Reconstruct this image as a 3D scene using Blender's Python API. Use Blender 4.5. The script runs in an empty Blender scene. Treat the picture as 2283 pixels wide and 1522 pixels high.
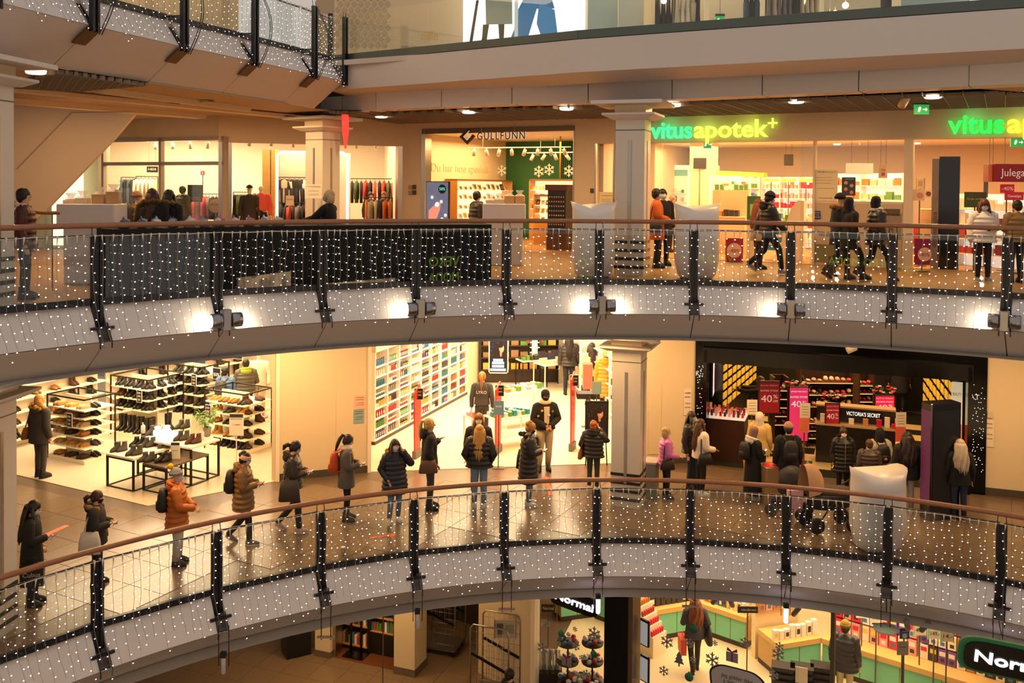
import bpy, math, random
from mathutils import Vector, Matrix, Euler
V=Vector; pi=math.pi; rnd=random.Random(11)
SC=bpy.context.scene; COL=SC.collection
# ---------------------------------------------------------------- camera, world, exposure
W,H,F=2283,1522,2100.0
EYE=V((0,0,6.58)); TP=.022; RO=.0085
_p=math.atan(TP); FW=V((0,math.cos(_p),-math.sin(_p))); _r0=V((1,0,0)); _u0=V((0,math.sin(_p),math.cos(_p)))
RT=_r0*math.cos(RO)+_u0*math.sin(RO); UP=_u0*math.cos(RO)-_r0*math.sin(RO)
SY=417-761+F*TP
cam=bpy.data.cameras.new('camera'); co=bpy.data.objects.new('camera',cam); COL.objects.link(co)
cam.sensor_width=36; cam.lens=F/W*36; cam.shift_y=SY/W; cam.clip_start=.5; cam.clip_end=200
m=Matrix((RT,UP,-FW)).transposed().to_4x4(); m.translation=EYE; co.matrix_world=m
SC.camera=co
w=bpy.data.worlds.new('world'); SC.world=w; w.use_nodes=True
_bg=w.node_tree.nodes['Background']; _bg.inputs[0].default_value=(1,.87,.76,1); _bg.inputs[1].default_value=.55
vs=SC.view_settings; vs.view_transform='Standard'; vs.look='None'; vs.exposure=0.0; vs.gamma=1; vs.use_curve_mapping=False
cy=SC.cycles; cy.max_bounces=6; cy.diffuse_bounces=3; cy.glossy_bounces=3; cy.transmission_bounces=3; cy.transparent_max_bounces=16
cy.sample_clamp_indirect=3; cy.caustics_reflective=False; cy.caustics_refractive=False
try: cy.use_denoising=True; cy.denoiser='OPENIMAGEDENOISE'
except Exception: pass
WARM=(1,.58,.24); WARM2=(1,.72,.42); NEUT=(1,.88,.74)
def area(loc,sx,sy,power,col=WARM,rot=(0,0,0),spread=pi):
    l=bpy.data.lights.new('lamp','AREA'); l.shape='RECTANGLE'; l.size=sx; l.size_y=sy; l.energy=power; l.color=col; l.spread=spread
    o=bpy.data.objects.new('lamp',l); COL.objects.link(o); o.location=loc; o.rotation_euler=rot; return o
def spot(loc,tgt,power,col=WARM,ang=60,r=.05,blend=.5):
    l=bpy.data.lights.new('lamp','SPOT'); l.energy=power; l.color=col; l.spot_size=math.radians(ang); l.spot_blend=blend; l.shadow_soft_size=r
    o=bpy.data.objects.new('lamp',l); COL.objects.link(o); o.location=loc
    o.rotation_euler=(V(tgt)-V(loc)).to_track_quat('-Z','Y').to_euler(); return o
def point(loc,power,col=WARM,r=.05):
    l=bpy.data.lights.new('lamp','POINT'); l.energy=power; l.color=col; l.shadow_soft_size=r
    o=bpy.data.objects.new('lamp',l); COL.objects.link(o); o.location=loc; return o
# shop and mall ceiling lamps (only some have luminaires built further down)
_r=math.radians
area((-8.9,23.2,3.6),4.5,4.5,620,WARM2,(0,0,_r(-35)))         # shoe shop
area((-8.6,27.3,3.6),5,4,420,WARM2,(0,0,_r(-35)))
area((.0,25.2,3.6),5,4.5,700,WARM2); area((-.6,29.5,3.6),5,4,520,WARM2)   # hair care shop
area((8.6,25.2,3.5),4.5,4,330,WARM,(0,0,_r(-20)))              # dark lingerie shop
for x,y,p in ((-7.2,17.0,95),(-4.6,19.3,150),(-1.0,20.1,110),(2.6,20.9,110),(5.6,20.2,85),(8.6,18.6,80),(10.6,17.6,90),(1.7,18.7,55),(-5.6,15.9,60),(6.0,17.6,40)):
    area((x,y,3.7),.9,.9,p,WARM)                              # downlights over the lower walk, one added to brighten the column
area((-6.5,29.3,8.2),5,2.4,300,WARM2,(0,0,_r(20))); area((-10.2,29.6,8.2),3.4,2.4,460,WARM2)   # clothes shop
area((.3,29.0,8.0),4.2,3.4,330,WARM,(0,0,_r(-27)))            # jeweller
area((6.3,26.6,7.85),5,4,620,WARM,(0,0,_r(-27))); area((11.0,23.6,7.85),4,4,480,WARM,(0,0,_r(-27)))   # pharmacy
for x,y,p in ((-3.1,22.6,85),(-.9,22.3,80),(1.3,21.4,75),(3.6,20.4,70),(5.9,19.4,70),(8.2,18.4,75),(-6.6,20.0,85),(-8.6,17.0,60),(-9.8,18.6,40),(-9.4,22.5,120),(-6.0,23.3,90)):
    area((x,y,8.33),.22,.22,p,WARM)                             # downlights over the upper walk, some at the left added to lighten the stair
area((-1,27.5,13.0),6,3,150,NEUT); area((6,23.5,13.0),7,3,260,WARM2); area((-9.5,18,12.8),3,6,240,WARM2)  # top floor shops
area((4.6,23.5,-1.25),6,3.5,420,WARM2,(0,0,_r(-28))); area((8.5,21.2,-1.25),3,3,240,WARM2)  # variety shop
area((-3.6,21.0,-1.2),4,1.5,150,WARM); area((-3.2,23.4,-1.3),1.4,1,40,WARM)
# ---------------------------------------------------------------- pixel helpers (where things stand in the real space)
def ray(px,py): return FW+RT*((px-W/2)/F)-UP*((py-H/2-SY)/F)
def PZ(px,py,z):
    d=ray(px,py); return EYE+d*((z-EYE.z)/d.z)
def PD(px,py,D):
    d=ray(px,py); return EYE+d*(D/d.y)
def hz(px,py,p):  # height at which the sight line through px,py passes above plan point p
    d=ray(px,py); return EYE.z+d.z*(p[1]/d.y)
class Fr:
    """vertical plane frame: u along A->B (to the right seen from the atrium), v into the shop, h above zf"""
    def __init__(s,A,B,zf=0):
        s.A=V((A[0],A[1],zf)); d=V((B[0]-A[0],B[1]-A[1],0)); s.L=d.length; s.u=d/s.L; s.n=V((-s.u.y,s.u.x,0)); s.zf=zf
        s.rz=math.atan2(s.u.y,s.u.x)
    def w(s,u,v=0,h=0): return s.A+s.u*u+s.n*v+V((0,0,h))
    def px(s,x,y,v=0):
        d=ray(x,y); o=s.A+s.n*v; t=(o-EYE).dot(s.n)/d.dot(s.n); q=EYE+d*t-s.A; return q.dot(s.u),q.z
    def rect(s,x0,y0,x1,y1,v=0):
        a=s.px(x0,y0,v); b=s.px(x1,y1,v); c=s.px(x0,y1,v); e=s.px(x1,y0,v)
        return min(a[0],c[0]),max(b[0],e[0]),(c[1]+b[1])/2,(a[1]+e[1])/2
    def M(s,u=0,v=0,h=0): return Matrix.Translation(s.w(u,v,h))@Matrix.Rotation(s.rz,4,'Z')
# ---------------------------------------------------------------- materials
def lin(c):
    return tuple((x/12.92 if x<=.04045 else ((x+.055)/1.055)**2.4) for x in c)
def hexc(h): return lin((int(h[0:2],16)/255,int(h[2:4],16)/255,int(h[4:6],16)/255))
MATS={}
def mat(h,rough=.6,metal=0,em=0,noise=0,bump=0,scale=20,spec=.5,key=None,coat=0):
    """procedural principled material from a hex colour; noise = fine colour variation, bump = fine relief"""
    k=(h,rough,metal,em,noise,bump,scale,spec,coat)
    if k in MATS: return MATS[k]
    m=bpy.data.materials.new('material_'+h); m.use_nodes=True; nt=m.node_tree; b=nt.nodes['Principled BSDF']
    c=hexc(h)+(1,); b.inputs['Base Color'].default_value=c; b.inputs['Roughness'].default_value=rough; b.inputs['Metallic'].default_value=metal
    b.inputs['Specular IOR Level'].default_value=spec; b.inputs['Coat Weight'].default_value=coat
    if em: b.inputs['Emission Color'].default_value=c; b.inputs['Emission Strength'].default_value=em
    if noise or bump:
        tc=nt.nodes.new('ShaderNodeTexCoord'); n=nt.nodes.new('ShaderNodeTexNoise'); n.inputs['Scale'].default_value=scale; n.inputs['Detail'].default_value=4
        nt.links.new(tc.outputs['Object'],n.inputs['Vector'])
        if noise:
            mx=nt.nodes.new('ShaderNodeMix'); mx.data_type='RGBA'; mx.inputs[6].default_value=tuple(x*(1-noise) for x in c[:3])+(1,); mx.inputs[7].default_value=tuple(min(1,x*(1+noise)) for x in c[:3])+(1,)
            nt.links.new(n.outputs['Fac'],mx.inputs[0]); nt.links.new(mx.outputs[2],b.inputs['Base Color'])
        if bump:
            bp=nt.nodes.new('ShaderNodeBump'); bp.inputs['Strength'].default_value=bump; bp.inputs['Distance'].default_value=.01
            nt.links.new(n.outputs['Fac'],bp.inputs['Height']); nt.links.new(bp.outputs['Normal'],b.inputs['Normal'])
    MATS[k]=m; return m
def glassmat(name,tint=(1,1,1),refl=1.0,base=.0):
    m=bpy.data.materials.new(name); m.use_nodes=True; nt=m.node_tree; nt.nodes.clear()
    o=nt.nodes.new('ShaderNodeOutputMaterial'); t=nt.nodes.new('ShaderNodeBsdfTransparent'); t.inputs[0].default_value=tint+(1,)
    g=nt.nodes.new('ShaderNodeBsdfGlossy'); g.inputs['Roughness'].default_value=.01
    f0=nt.nodes.new('ShaderNodeLayerWeight'); f0.inputs[0].default_value=.5; f=nt.nodes.new('ShaderNodeMath'); f.operation='POWER'; f.inputs[1].default_value=5; nt.links.new(f0.outputs['Facing'],f.inputs[0]); mu=nt.nodes.new('ShaderNodeMath'); mu.operation='MULTIPLY_ADD'; mu.inputs[1].default_value=.9*refl; mu.inputs[2].default_value=base+.045*refl
    x=nt.nodes.new('ShaderNodeMixShader'); L=nt.links.new
    L(f.outputs[0],mu.inputs[0]); L(mu.outputs[0],x.inputs[0]); L(t.outputs[0],x.inputs[1]); L(g.outputs[0],x.inputs[2]); L(x.outputs[0],o.inputs[0]); return m
GLASS=glassmat('glass',(.93,.95,.94),1.0); SHOPGLASS=glassmat('shop_glass',(.97,.97,.96),.8); CLEAR=glassmat('clear_film',(.92,.92,.9),1.2,.05)
# ---------------------------------------------------------------- mesh builder
class MB:
    def __init__(s): s.v=[];s.f=[];s.m=[];s.s=[]
    def add(s,vs,fs,mi=0,sm=False,M=None):
        o=len(s.v)
        s.v+= [tuple(M@V(q)) for q in vs] if M is not None else [tuple(q) for q in vs]
        for f in fs: s.f.append(tuple(i+o for i in f)); s.m.append(mi); s.s.append(sm)
        return s
    def box(s,x0,x1,y0,y1,z0,z1,mi=0,M=None):
        return s.add([(x0,y0,z0),(x1,y0,z0),(x1,y1,z0),(x0,y1,z0),(x0,y0,z1),(x1,y0,z1),(x1,y1,z1),(x0,y1,z1)],
          [(0,3,2,1),(4,5,6,7),(0,1,5,4),(1,2,6,5),(2,3,7,6),(3,0,4,7)],mi,False,M)
    def rbox(s,x0,x1,y0,y1,z0,z1,r=.01,mi=0,M=None):
        """box with chamfered vertical edges and top rim"""
        def ring(i,z): return [(x0+i+r,y0+i,z),(x1-i-r,y0+i,z),(x1-i,y0+i+r,z),(x1-i,y1-i-r,z),(x1-i-r,y1-i,z),(x0+i+r,y1-i,z),(x0+i,y1-i-r,z),(x0+i,y0+i+r,z)]
        return s.loft([ring(r*.6,z0),ring(0,z0+r*.6),ring(0,z1-r*.6),ring(r*.6,z1)],mi,False,M)
    def loft(s,rings,mi=0,sm=True,M=None,cap=True,closed=True):
        n=len(rings[0]); vs=[q for r in rings for q in r]; fs=[]
        for i in range(len(rings)-1):
            for j in range(n if closed else n-1):
                k=(j+1)%n; fs.append((i*n+j,i*n+k,(i+1)*n+k,(i+1)*n+j))
        if cap and closed:
            fs.append(tuple(range(n-1,-1,-1))); b=(len(rings)-1)*n; fs.append(tuple(range(b,b+n)))
        return s.add(vs,fs,mi,sm,M)
    def tube(s,pts,r,n=8,mi=0,sm=True,M=None,flat=1.0,cap=True):
        pts=[V(p) for p in pts]; rs=r if isinstance(r,(list,tuple)) else [r]*len(pts); rings=[]; prev=None
        for i,p in enumerate(pts):
            t=(pts[min(i+1,len(pts)-1)]-pts[max(i-1,0)])
            if t.length<1e-9: t=V((0,0,1))
            t.normalize()
            if prev is None:
                a=V((1,0,0)) if abs(t.x)<.9 else V((0,1,0)); a=(a-t*a.dot(t)).normalized()
            else: a=(prev-t*prev.dot(t)).normalized()
            prev=a; b=t.cross(a)
            rings.append([p+(a*math.cos(2*pi*k/n)+b*math.sin(2*pi*k/n)*flat)*rs[i] for k in range(n)])
        return s.loft(rings,mi,sm,M,cap)
    def ell(s,c,r,nu=12,nv=7,mi=0,M=None,v0=-.5,v1=.5,sm=True):
        c=V(c); rings=[]
        for i in range(nv):
            a=pi*(v0+(v1-v0)*i/(nv-1)); a=max(-pi/2+.02,min(pi/2-.02,a)); ca,sa=math.cos(a),math.sin(a)
            rings.append([(c.x+r[0]*ca*math.cos(2*pi*k/nu),c.y+r[1]*ca*math.sin(2*pi*k/nu),c.z+r[2]*sa) for k in range(nu)])
        return s.loft(rings,mi,sm,M)
    def prism(s,poly,y0,y1,mi=0,M=None,sm=False):
        """polygon in x,z extruded along y"""
        n=len(poly); vs=[(x,y0,z) for x,z in poly]+[(x,y1,z) for x,z in poly]
        ar=sum(poly[i][0]*poly[(i+1)%n][1]-poly[(i+1)%n][0]*poly[i][1] for i in range(n))
        fs=[tuple(range(n)),tuple(range(2*n-1,n-1,-1))]+[(i,n+i,n+(i+1)%n,(i+1)%n) for i in range(n)]
        if ar<0: fs=[f[::-1] for f in fs]
        return s.add(vs,fs,mi,sm,M)
    def quad(s,a,b,c,d,mi=0): return s.add([a,b,c,d],[(0,1,2,3)],mi)
    def lathe(s,prof,n=12,mi=0,c=(0,0,0),M=None,sm=True):
        return s.loft([[(c[0]+r*math.cos(2*pi*k/n),c[1]+r*math.sin(2*pi*k/n),c[2]+z) for k in range(n)] for r,z in prof],mi,sm,M)
    def mesh(s,name,mats):
        me=bpy.data.meshes.new(name); me.from_pydata(s.v,[],s.f)
        for x in (mats if isinstance(mats,(list,tuple)) else [mats]): me.materials.append(x)
        me.polygons.foreach_set('material_index',s.m); me.polygons.foreach_set('use_smooth',s.s); me.update(); return me
    def obj(s,name,mats,parent=None,label=None,cat=None,group=None,kind=None,M=None):
        return link(name,s.mesh(name,mats),parent,label,cat,group,kind,M)
LABELS={}
def tag(o,label=None,cat=None,group=None,kind=None):
    if label: o['label']=label; LABELS.setdefault(label,[]).append(o.name)
    if cat: o['category']=cat
    if group: o['group']=group
    if kind: o['kind']=kind
    return o
def link(name,data,parent=None,label=None,cat=None,group=None,kind=None,M=None):
    o=bpy.data.objects.new(name,data); COL.objects.link(o); o.parent=parent
    if M is not None: o.matrix_local=M
    return tag(o,label,cat,group,kind)
def empty(name,M,label,cat,group=None,kind=None):
    if not isinstance(M,Matrix): M=Matrix.Translation(M)
    o=link(name,None,None,label,cat,group,kind,M); o.empty_display_size=.1; return o
def T(x=0,y=0,z=0,rz=0): return Matrix.Translation((x,y,z))@Matrix.Rotation(rz,4,'Z')
def copyt(o,M,label=None,group=None):
    c=o.copy(); COL.objects.link(c); c.matrix_world=M
    for k in ('label','group'):
        pass
    if label: tag(c,label)
    if group: c['group']=group
    for ch in o.children:
        d=ch.copy(); COL.objects.link(d); d.parent=c
        for g in ch.children:
            e=g.copy(); COL.objects.link(e); e.parent=d
    return c
def textmesh(txt,size,depth=.004,align='CENTER',bold=False,space=1.0,shear=0,line=1.0):
    cu=bpy.data.curves.new('lettering','FONT'); cu.body=txt; cu.size=size; cu.extrude=depth; cu.align_x=align; cu.align_y='CENTER'; cu.space_character=space; cu.shear=shear; cu.resolution_u=3; cu.space_line=line
    if bold: cu.offset=size*.018
    o=bpy.data.objects.new('lettering',cu); me=bpy.data.meshes.new_from_object(o); bpy.data.objects.remove(o); bpy.data.curves.remove(cu); return me
FACE=Matrix.Rotation(pi/2,4,'X')
def text(parent,txt,size,M,mt,name='lettering',fit=None,depth=.004,bold=False,align='CENTER',mirror=False,**k):
    """raised lettering; M places text whose plane is local xz facing -y; fit=width in metres"""
    me=textmesh(txt,size,depth,align,bold,**k)
    if not len(me.vertices): return
    sx=1
    if fit:
        xs=[v.co.x for v in me.vertices]; sx=fit/max(1e-6,max(xs)-min(xs))
        for v in me.vertices: v.co.x*=sx
    me.materials.clear(); me.materials.append(mt)
    return link(name,me,parent,M=M@FACE)
# ---------------------------------------------------------------- setting: floors, ceilings, walls
C=V((2.2535,5.7935)); RR=11.594
PA=[-72,-63.5,-55,-46.19,-37.03,-28.3,-20.04,-11.74,-3.18,5.41,13.96,22.47,31.3,40,48.7,57.3]
def pol(a,r,z=0): a=math.radians(a); return V((C.x+r*math.sin(a),C.y+r*math.cos(a),z))
M_white=mat('CFC8C4',.55,noise=.03,bump=.03,scale=30); M_wall=mat('DDCAA8',.6,noise=.03,bump=.04,scale=40); M_ceil=mat('C9C2BA',.8)
M_dark=mat('15161C',.35); M_metal=mat('9A9AA0',.3,1); M_steel=mat('B8B2AA',.28,1); M_black=mat('0C0B0C',.25)
M_tile=mat('73604E',.22,noise=.16,bump=.02,scale=9); M_grout=mat('5E4E40',.3,noise=.1); M_tile0=mat('7A6752',.3,noise=.2,scale=14)
M_sfloor=mat('CDBfA6'.upper(),.3,noise=.08,scale=6)
def sector(name,z,mt,r1=40,a0=-86,a1=84,down=False,mbz=None):
    b=MB(); n=40; vs=[];fs=[]
    for i in range(n+1):
        a=a0+(a1-a0)*i/n; vs+= [pol(a,RR+.02,z),pol(a,r1,z)]
    for i in range(n): fs.append((2*i,2*i+1,2*i+3,2*i+2)[::(1 if down else -1)])
    b.add(vs,fs); return b.obj(name,mt,kind='structure')
fl1=sector('floor',0,M_grout); fl2=sector('floor',4.8,mat('9A7448',.5,spec=.35)); 
c1=sector('ceiling',3.77,M_ceil,down=True); c0=sector('ceiling',-1.04,M_ceil,down=True)
b=MB(); b.box(-24,26,-8,45,-5.0,-4.8); fl0=b.obj('floor',M_grout,kind='structure')
# floor tiles of the lower walk and the ground floor, each one a piece
def tiles(parent,z,org,ang,inside,mt,s=.8,nx=(-22,22),ny=(-14,14),lim=300):
    me=MB().rbox(-s/2+.004,s/2-.004,-s/2+.004,s/2-.004,0,.006,.003).mesh('tile',mt); k=0; cs,sn=math.cos(ang),math.sin(ang)
    cand=[]
    for i in range(*nx):
        for j in range(*ny):
            x=org[0]+(i*cs-j*sn)*s; y=org[1]+(i*sn+j*cs)*s
            q=[(x+(u*cs-v*sn)*s/2,y+(u*sn+v*cs)*s/2) for u,v in((-1,-1),(1,-1),(1,1),(-1,1))]
            if all(inside(*t) for t in q): cand.append((y,x))
    cand.sort()
    for y,x in cand[:lim]: link('tile',me,parent,M=T(x,y,z,ang))
# ---- facade frames
A1,B1,C1=(-11.3,21.18),(-7.39,19.11),(-5.15,20.82)
FS1=Fr((-15,23.14),B1); FS2=Fr(B1,C1)                     # shoe shop, open fronts
FW1=Fr(C1,(-3.25,21.53)); FL=Fr((-3.25,21.53),(2.47,22.37)); FW2=Fr((2.47,22.37),(4.43,22.46)); FV=Fr((4.43,22.46),(10.32,20.31)); FW3=Fr((10.32,20.31),(15.5,18.4))
F2=Fr((-3.14,27.7),(13.0,19.28),4.8)                       # jeweller and pharmacy
FH=Fr((-8.0,26.0),(-3.14,27.7),4.8); FHW=Fr((-13.0,28.6),(-8.0,26.0),4.8)   # clothes shop
FN=Fr((.53,20.7),(12.7,13.85),-4.8)                        # variety shop front
FB=Fr((-4.25,22.5),(-2.3,21.75),-4.8)                      # book shop front
def behind(fr,x,y): return (V((x,y,0))-fr.A).dot(fr.n)>0
def walk1(x,y):
    if math.hypot(x-C.x,y-C.y)<RR+.03: return False
    if x>15 or x<-13 or y<9: return False
    fr=FS1 if x<B1[0] else FS2 if x<C1[0] else FW1 if x<-3.25 else FL if x<2.47 else FW2 if x<4.43 else FV if x<10.32 else FW3
    return not behind(fr,x,y)
tiles(fl1,.0,(-7.39,19.11),FS1.rz,walk1,M_tile)
tiles(fl0,-4.8,(-2,21.6),FB.rz,lambda x,y:y>17.5 and -9<x<1.2 and y<27.5,M_tile0,.7,(-14,14),(-8,14))
def slab(pts,z,mt,name='floor',parent=None,th=.02):
    b=MB(); n=len(pts); b.add([(x,y,z) for x,y in pts]+[(x,y,z-th) for x,y in pts],[tuple(range(n)),tuple(range(2*n-1,n-1,-1))]+[(i,i+n,(i+1)%n+n,(i+1)%n) for i in range(n)])
    return b.obj(name,mt,parent,kind=None if parent else 'structure')
slab([(-15,23.14),B1,C1,(-4.3,32),(-15,32)],.012,M_sfloor)
slab([C1,(-3.25,21.53),(2.47,22.37),(3.4,22.4),(3.4,34),(-4.3,34)],.012,mat('E4D6BE',.3,noise=.05,scale=5))
slab([(4.43,22.46),(10.32,20.31),(13.5,26),(7,33)],.012,mat('2A2A22',.12,noise=.3,scale=3,spec=.8))
slab([(F2.A.x,F2.A.y),(13,19.28),(17,27),(1,36)],4.812,mat('B98A52',.4))
slab([(-13,28.6),(-8,26),(-3.14,27.7),(-1,34),(-14,34)],4.812,mat('A98F70',.3,noise=.08,scale=4))
slab([(.53,20.7),(12.7,13.85),(16,20),(3,29)],-4.788,mat('D8C6A2',.35,noise=.05,scale=6))
# ---- balcony fascias (each bay two panels)
def fascia(name,pos,nb,sub=4,low=(-.37,-1.03)):
    """pos(i+t) -> (edge point at floor level, unit vector towards the void)"""
    core=MB(); rings=[]
    for i in range(nb):
        for k in range(sub+(i==nb-1)):
            p,n=pos(i+k/sub); rings.append([p+n*.26+V((0,0,-.52)),p+n*.1+V((0,0,-.5)),p-n*.06+V((0,0,-.04)),p-n*.6+V((0,0,-.04)),p-n*.6+V((0,0,-1.0)),p-n*.42+V((0,0,-1.0))])
    core.loft(rings,0,False); root=core.obj(name,mat('8A827C',.7),kind='structure')
    for i in range(nb):
        for prof,mt,gp in (([(0,0),(.35,-.5),(.32,-.51),(-.05,-.015)],M_white,.048),([(.35,-.51),low,(low[0]-.05,low[1]+.02),(.29,-.52)],M_white,.005)):
            b=MB(); rg=[]
            for k in range(sub+1):
                t=k/sub; t=gp+t*(1-2*gp); p,n=pos(i+t); rg.append([p+n*u+V((0,0,z)) for u,z in prof])
            b.loft(rg,0,False); b.obj('panel',mt,root)
    return root
def cpos(z):
    def f(t):
        i=min(int(t),len(PA)-2); a=PA[i]+(PA[i+1]-PA[i])*(t-i); p=pol(a,RR,z); n=V((C.x-p.x,C.y-p.y,0)).normalized(); return p,n
    return f
NB=len(PA)-1
fascia('trim_1',cpos(4.8),NB); fascia('trim_2',cpos(0),NB)
# top floor, left wing
L3=[PZ(x,y,9.6) for x,y in ((-330,-150),(-60,-76),(165,-11),(372,44.5),(533,83),(668,117),(737,135.5))]
def lpos(t):
    i=min(int(t),len(L3)-2); p=L3[i].lerp(L3[i+1],t-i); d=L3[min(i+1,len(L3)-1)]-L3[max(i-1,0)] if t-i<.01 and i>0 else L3[i+1]-L3[i]
    n=V((d.y,-d.x,0)).normalized(); return p,n
fascia('trim_3',lpos,len(L3)-1,1,(-.45,-1.15))
# top floor, right wing: glass balustrade edge with smooth white fascia
R3=[PZ(x,y,9.6) for x,y in ((737,140),(960,119),(1290,87),(1700,57.5),(2040,34),(2283,17),(2600,-6))]
def rpos(t):
    i=min(int(t),len(R3)-2); p=R3[i].lerp(R3[i+1],t-i); d=R3[min(i+1,len(R3)-1)]-R3[max(i-1,0)]
    n=V((d.y,-d.x,0)).normalized(); return p,n
def extr(name,mt,pos,nb,prof,sub=1,parent=None,kind='structure',g=0):
    b=MB(); rg=[]
    for i in range(nb):
        for k in range(sub+(i==nb-1)):
            p,n=pos(i+k/sub); rg.append([p+n*u+V((0,0,z)) for u,z in prof])
    b.loft(rg,0,False); return b.obj(name,mt,parent,kind=kind)
t4=extr('trim_4',M_white,rpos,6,[(0,0),(.06,-.02),(.06,-.68),(-.9,-.80),(-.9,-.3),(-.9,0)])
R3b=[PZ(x,y,8.5) for x,y in ((715,248),(762,246),(838,239),(984,232),(1141,226),(1311,222.5),(1498,215),(1699,206),(1914,196),(2160,184),(2330,176))]
b=MB(); t5=None
for i in range(len(R3b)-1):
    p,q=R3b[i],R3b[i+1]; d=(q-p).normalized(); n=V((d.y,-d.x,0)); p=p+d*.012; q=q-d*.012
    bb=MB(); bb.loft([[x+n*u+V((0,0,z)) for u,z in ((0,-.06),(0,.36),(-.05,.36),(-.05,-.02),(-.6,-.02),(-.6,-.06))] for x in (p,q)],0,False)
    if t5 is None: t5=bb.obj('trim_5',M_white,kind='structure')
    else: bb.obj('panel',M_white,t5)
slab([(p.x,p.y) for p in L3]+[(p.x,p.y) for p in R3[1:]]+[(16,40),(-20,40),(-20,9)],9.6,M_ceil,'floor',th=.12)
cp=[(p.x,p.y) for p in L3[:-1]]; 
slab([(-5.0,22.9)]+[(p.x+.1,p.y+.3) for p in R3b[1:]]+[(16,40),(-20,40),(-20,10)]+[(lpos(i)[0]-lpos(i)[1]*.4).to_tuple()[:2] for i in range(6)],8.47,mat('B3A08A',.8),'ceiling')
# open cell ceiling over the upper walk
def grid(poly,z,ang,s,h=.07,mt=None):
    """egg-crate ceiling inside a convex polygon"""
    b=MB(); cs,sn=math.cos(ang),math.sin(ang)
    for axis in (0,1):
        d=V((cs,sn)) if axis==0 else V((-sn,cs)); nn=V((-d.y,d.x)); ts=[V(p).dot(nn) for p in poly]; k=math.ceil(min(ts)/s[axis])
        while k*s[axis]<max(ts):
            t=k*s[axis]; cut=[]
            for i in range(len(poly)):
                p,q=V(poly[i]),V(poly[(i+1)%len(poly)]); a,c=p.dot(nn)-t,q.dot(nn)-t
                if a*c<0: cut.append((p.lerp(q,a/(a-c))).dot(d))
            if len(cut)==2:
                e0,e1=sorted(cut); o=nn*t
                P=[o+d*e0-nn*.006,o+d*e1-nn*.006,o+d*e1+nn*.006,o+d*e0+nn*.006]
                b.add([(p.x,p.y,z) for p in P]+[(p.x,p.y,z+h) for p in P],[(0,3,2,1),(0,1,5,4),(2,3,7,6)])
            k+=1
    return b
gp=[(-3.3,27.3),(-4.6,23.4)]+[(p.x+.25,p.y+.45) for p in R3b[2:-1]]+[(12.5,19.2)]
slab(gp[::-1],8.46,mat('191715',.9),'ceiling',th=.01)
g=grid(gp,8.37,F2.rz,(.16,.35)).obj('ceiling',mat('8A7A68',.5),kind='structure')
gq=[(PZ(x,y,8.4).x,PZ(x,y,8.4).y) for x,y in ((20,195),(120,158),(330,190),(170,203))]
slab(gq,8.46,mat('191715',.9),'ceiling',th=.01)
grid(gq,8.38,.5,(.14,.14)).obj('ceiling',mat('8A7A68',.5),kind='structure')
# beams and steps under the top floor at the left
for k,(a,c_,d,h) in enumerate((((-10,226),(460,262),.5,.10),((20,200),(720,268),.3,.05),((230,206),(560,247),.12,.12))):
    p,q=PZ(*a,8.35),PZ(*c_,8.35); fr=Fr(p,q,8.35); MB().box(0,fr.L,0,d,-.02,h,M=fr.M()).obj('trim_%d'%(6+k),M_wall,kind='structure')
for x,y in ((385,229),(418,225),(462,224)):
    p=PZ(x,y,8.44); MB().prism([(-.16,0),(.16,0),(.1,.05),(-.1,.05)],-.1,.1,M=T(p.x,p.y,8.39,-.5)).obj('ceiling_light',mat('C8C09A',.5),None,'small trapezoid ceiling fitting %s under the top balcony on the left'%{385:'nearest the grille',418:'in the middle of three',462:'with a pale lens'}[x],'light')
# ---- columns
def column(name,x,y,z,h,w,rz,label,cap=True,plates=True):
    r=empty(name,T(x,y,z,rz),label,'column'); a=w/2
    b=MB(); b.box(-a,a,-a,a,0,h); b.obj('shaft',mat('CFC7BD',.35,noise=.02),r)
    s=MB()
    for q in (0,1,2,3): s.box(-.03,.03,-a-.012,-a,.5,h-.75,M=Matrix.Rotation(q*pi/2,4,'Z'))
    s.obj('metal_strip',M_steel,r)
    for i in range(4):
        MB().box(-a-.01,a+.01,-a-.01,a+.01,.14+i*.17,.2+i*.17).obj('band',mat('3A3836',.3,.6) ,r)
    MB().box(-a-.005,a+.005,-a-.005,a+.005,h-.55,h-.53).obj('joint',mat('6F675E',.5),r)
    if cap:
        def plate(e,z0,z1): return MB().prism([(-e,z0),(e,z0),(e,z1),(-e,z1)],-e,e)
        MB().loft([[(-e,-e,q),(e,-e,q),(e,e,q),(-e,e,q)] for e,q in ((a+.08,h-.32),(a+.24,h-.24),(a+.24,h-.20))],0,False).obj('capital',M_white,r)
        MB().box(-a-.02,a+.02,-a-.02,a+.02,h-.20,h-.02).obj('lamp_cove',mat('E8D2B0',.5),r)
        e=a+.42; MB().box(-e,e,-e,e,h-.03,h+.04).obj('top_plate',M_white,r)
    for u,v in ((-1,-1),(1,-1)):
        p=Matrix(r.matrix_world)@V((u*(a+.12),v*(a+.12),h-.15)); point(p,20,WARM,.05)
    return r
column('column',2.48,19.55,0,3.55,.6,math.radians(-20),'white square column on the lower walk beside the black framed poster')
column('column',2.49,19.45,4.8,3.5,.6,math.radians(-20),'white square column between the jeweller and the pharmacy with metal strip')
column('column',-4.95,24.6,4.8,3.5,.62,math.radians(-34),'white square column with a paper notice in front of the clothes shop')
column('column',-7.66,13.5,4.8,3.5,.66,math.radians(-8),'white square column at the left edge on the upper walk')
column('column',-7.66,13.55,0,3.74,.66,math.radians(-8),'white square column at the left edge on the lower walk')
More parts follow.
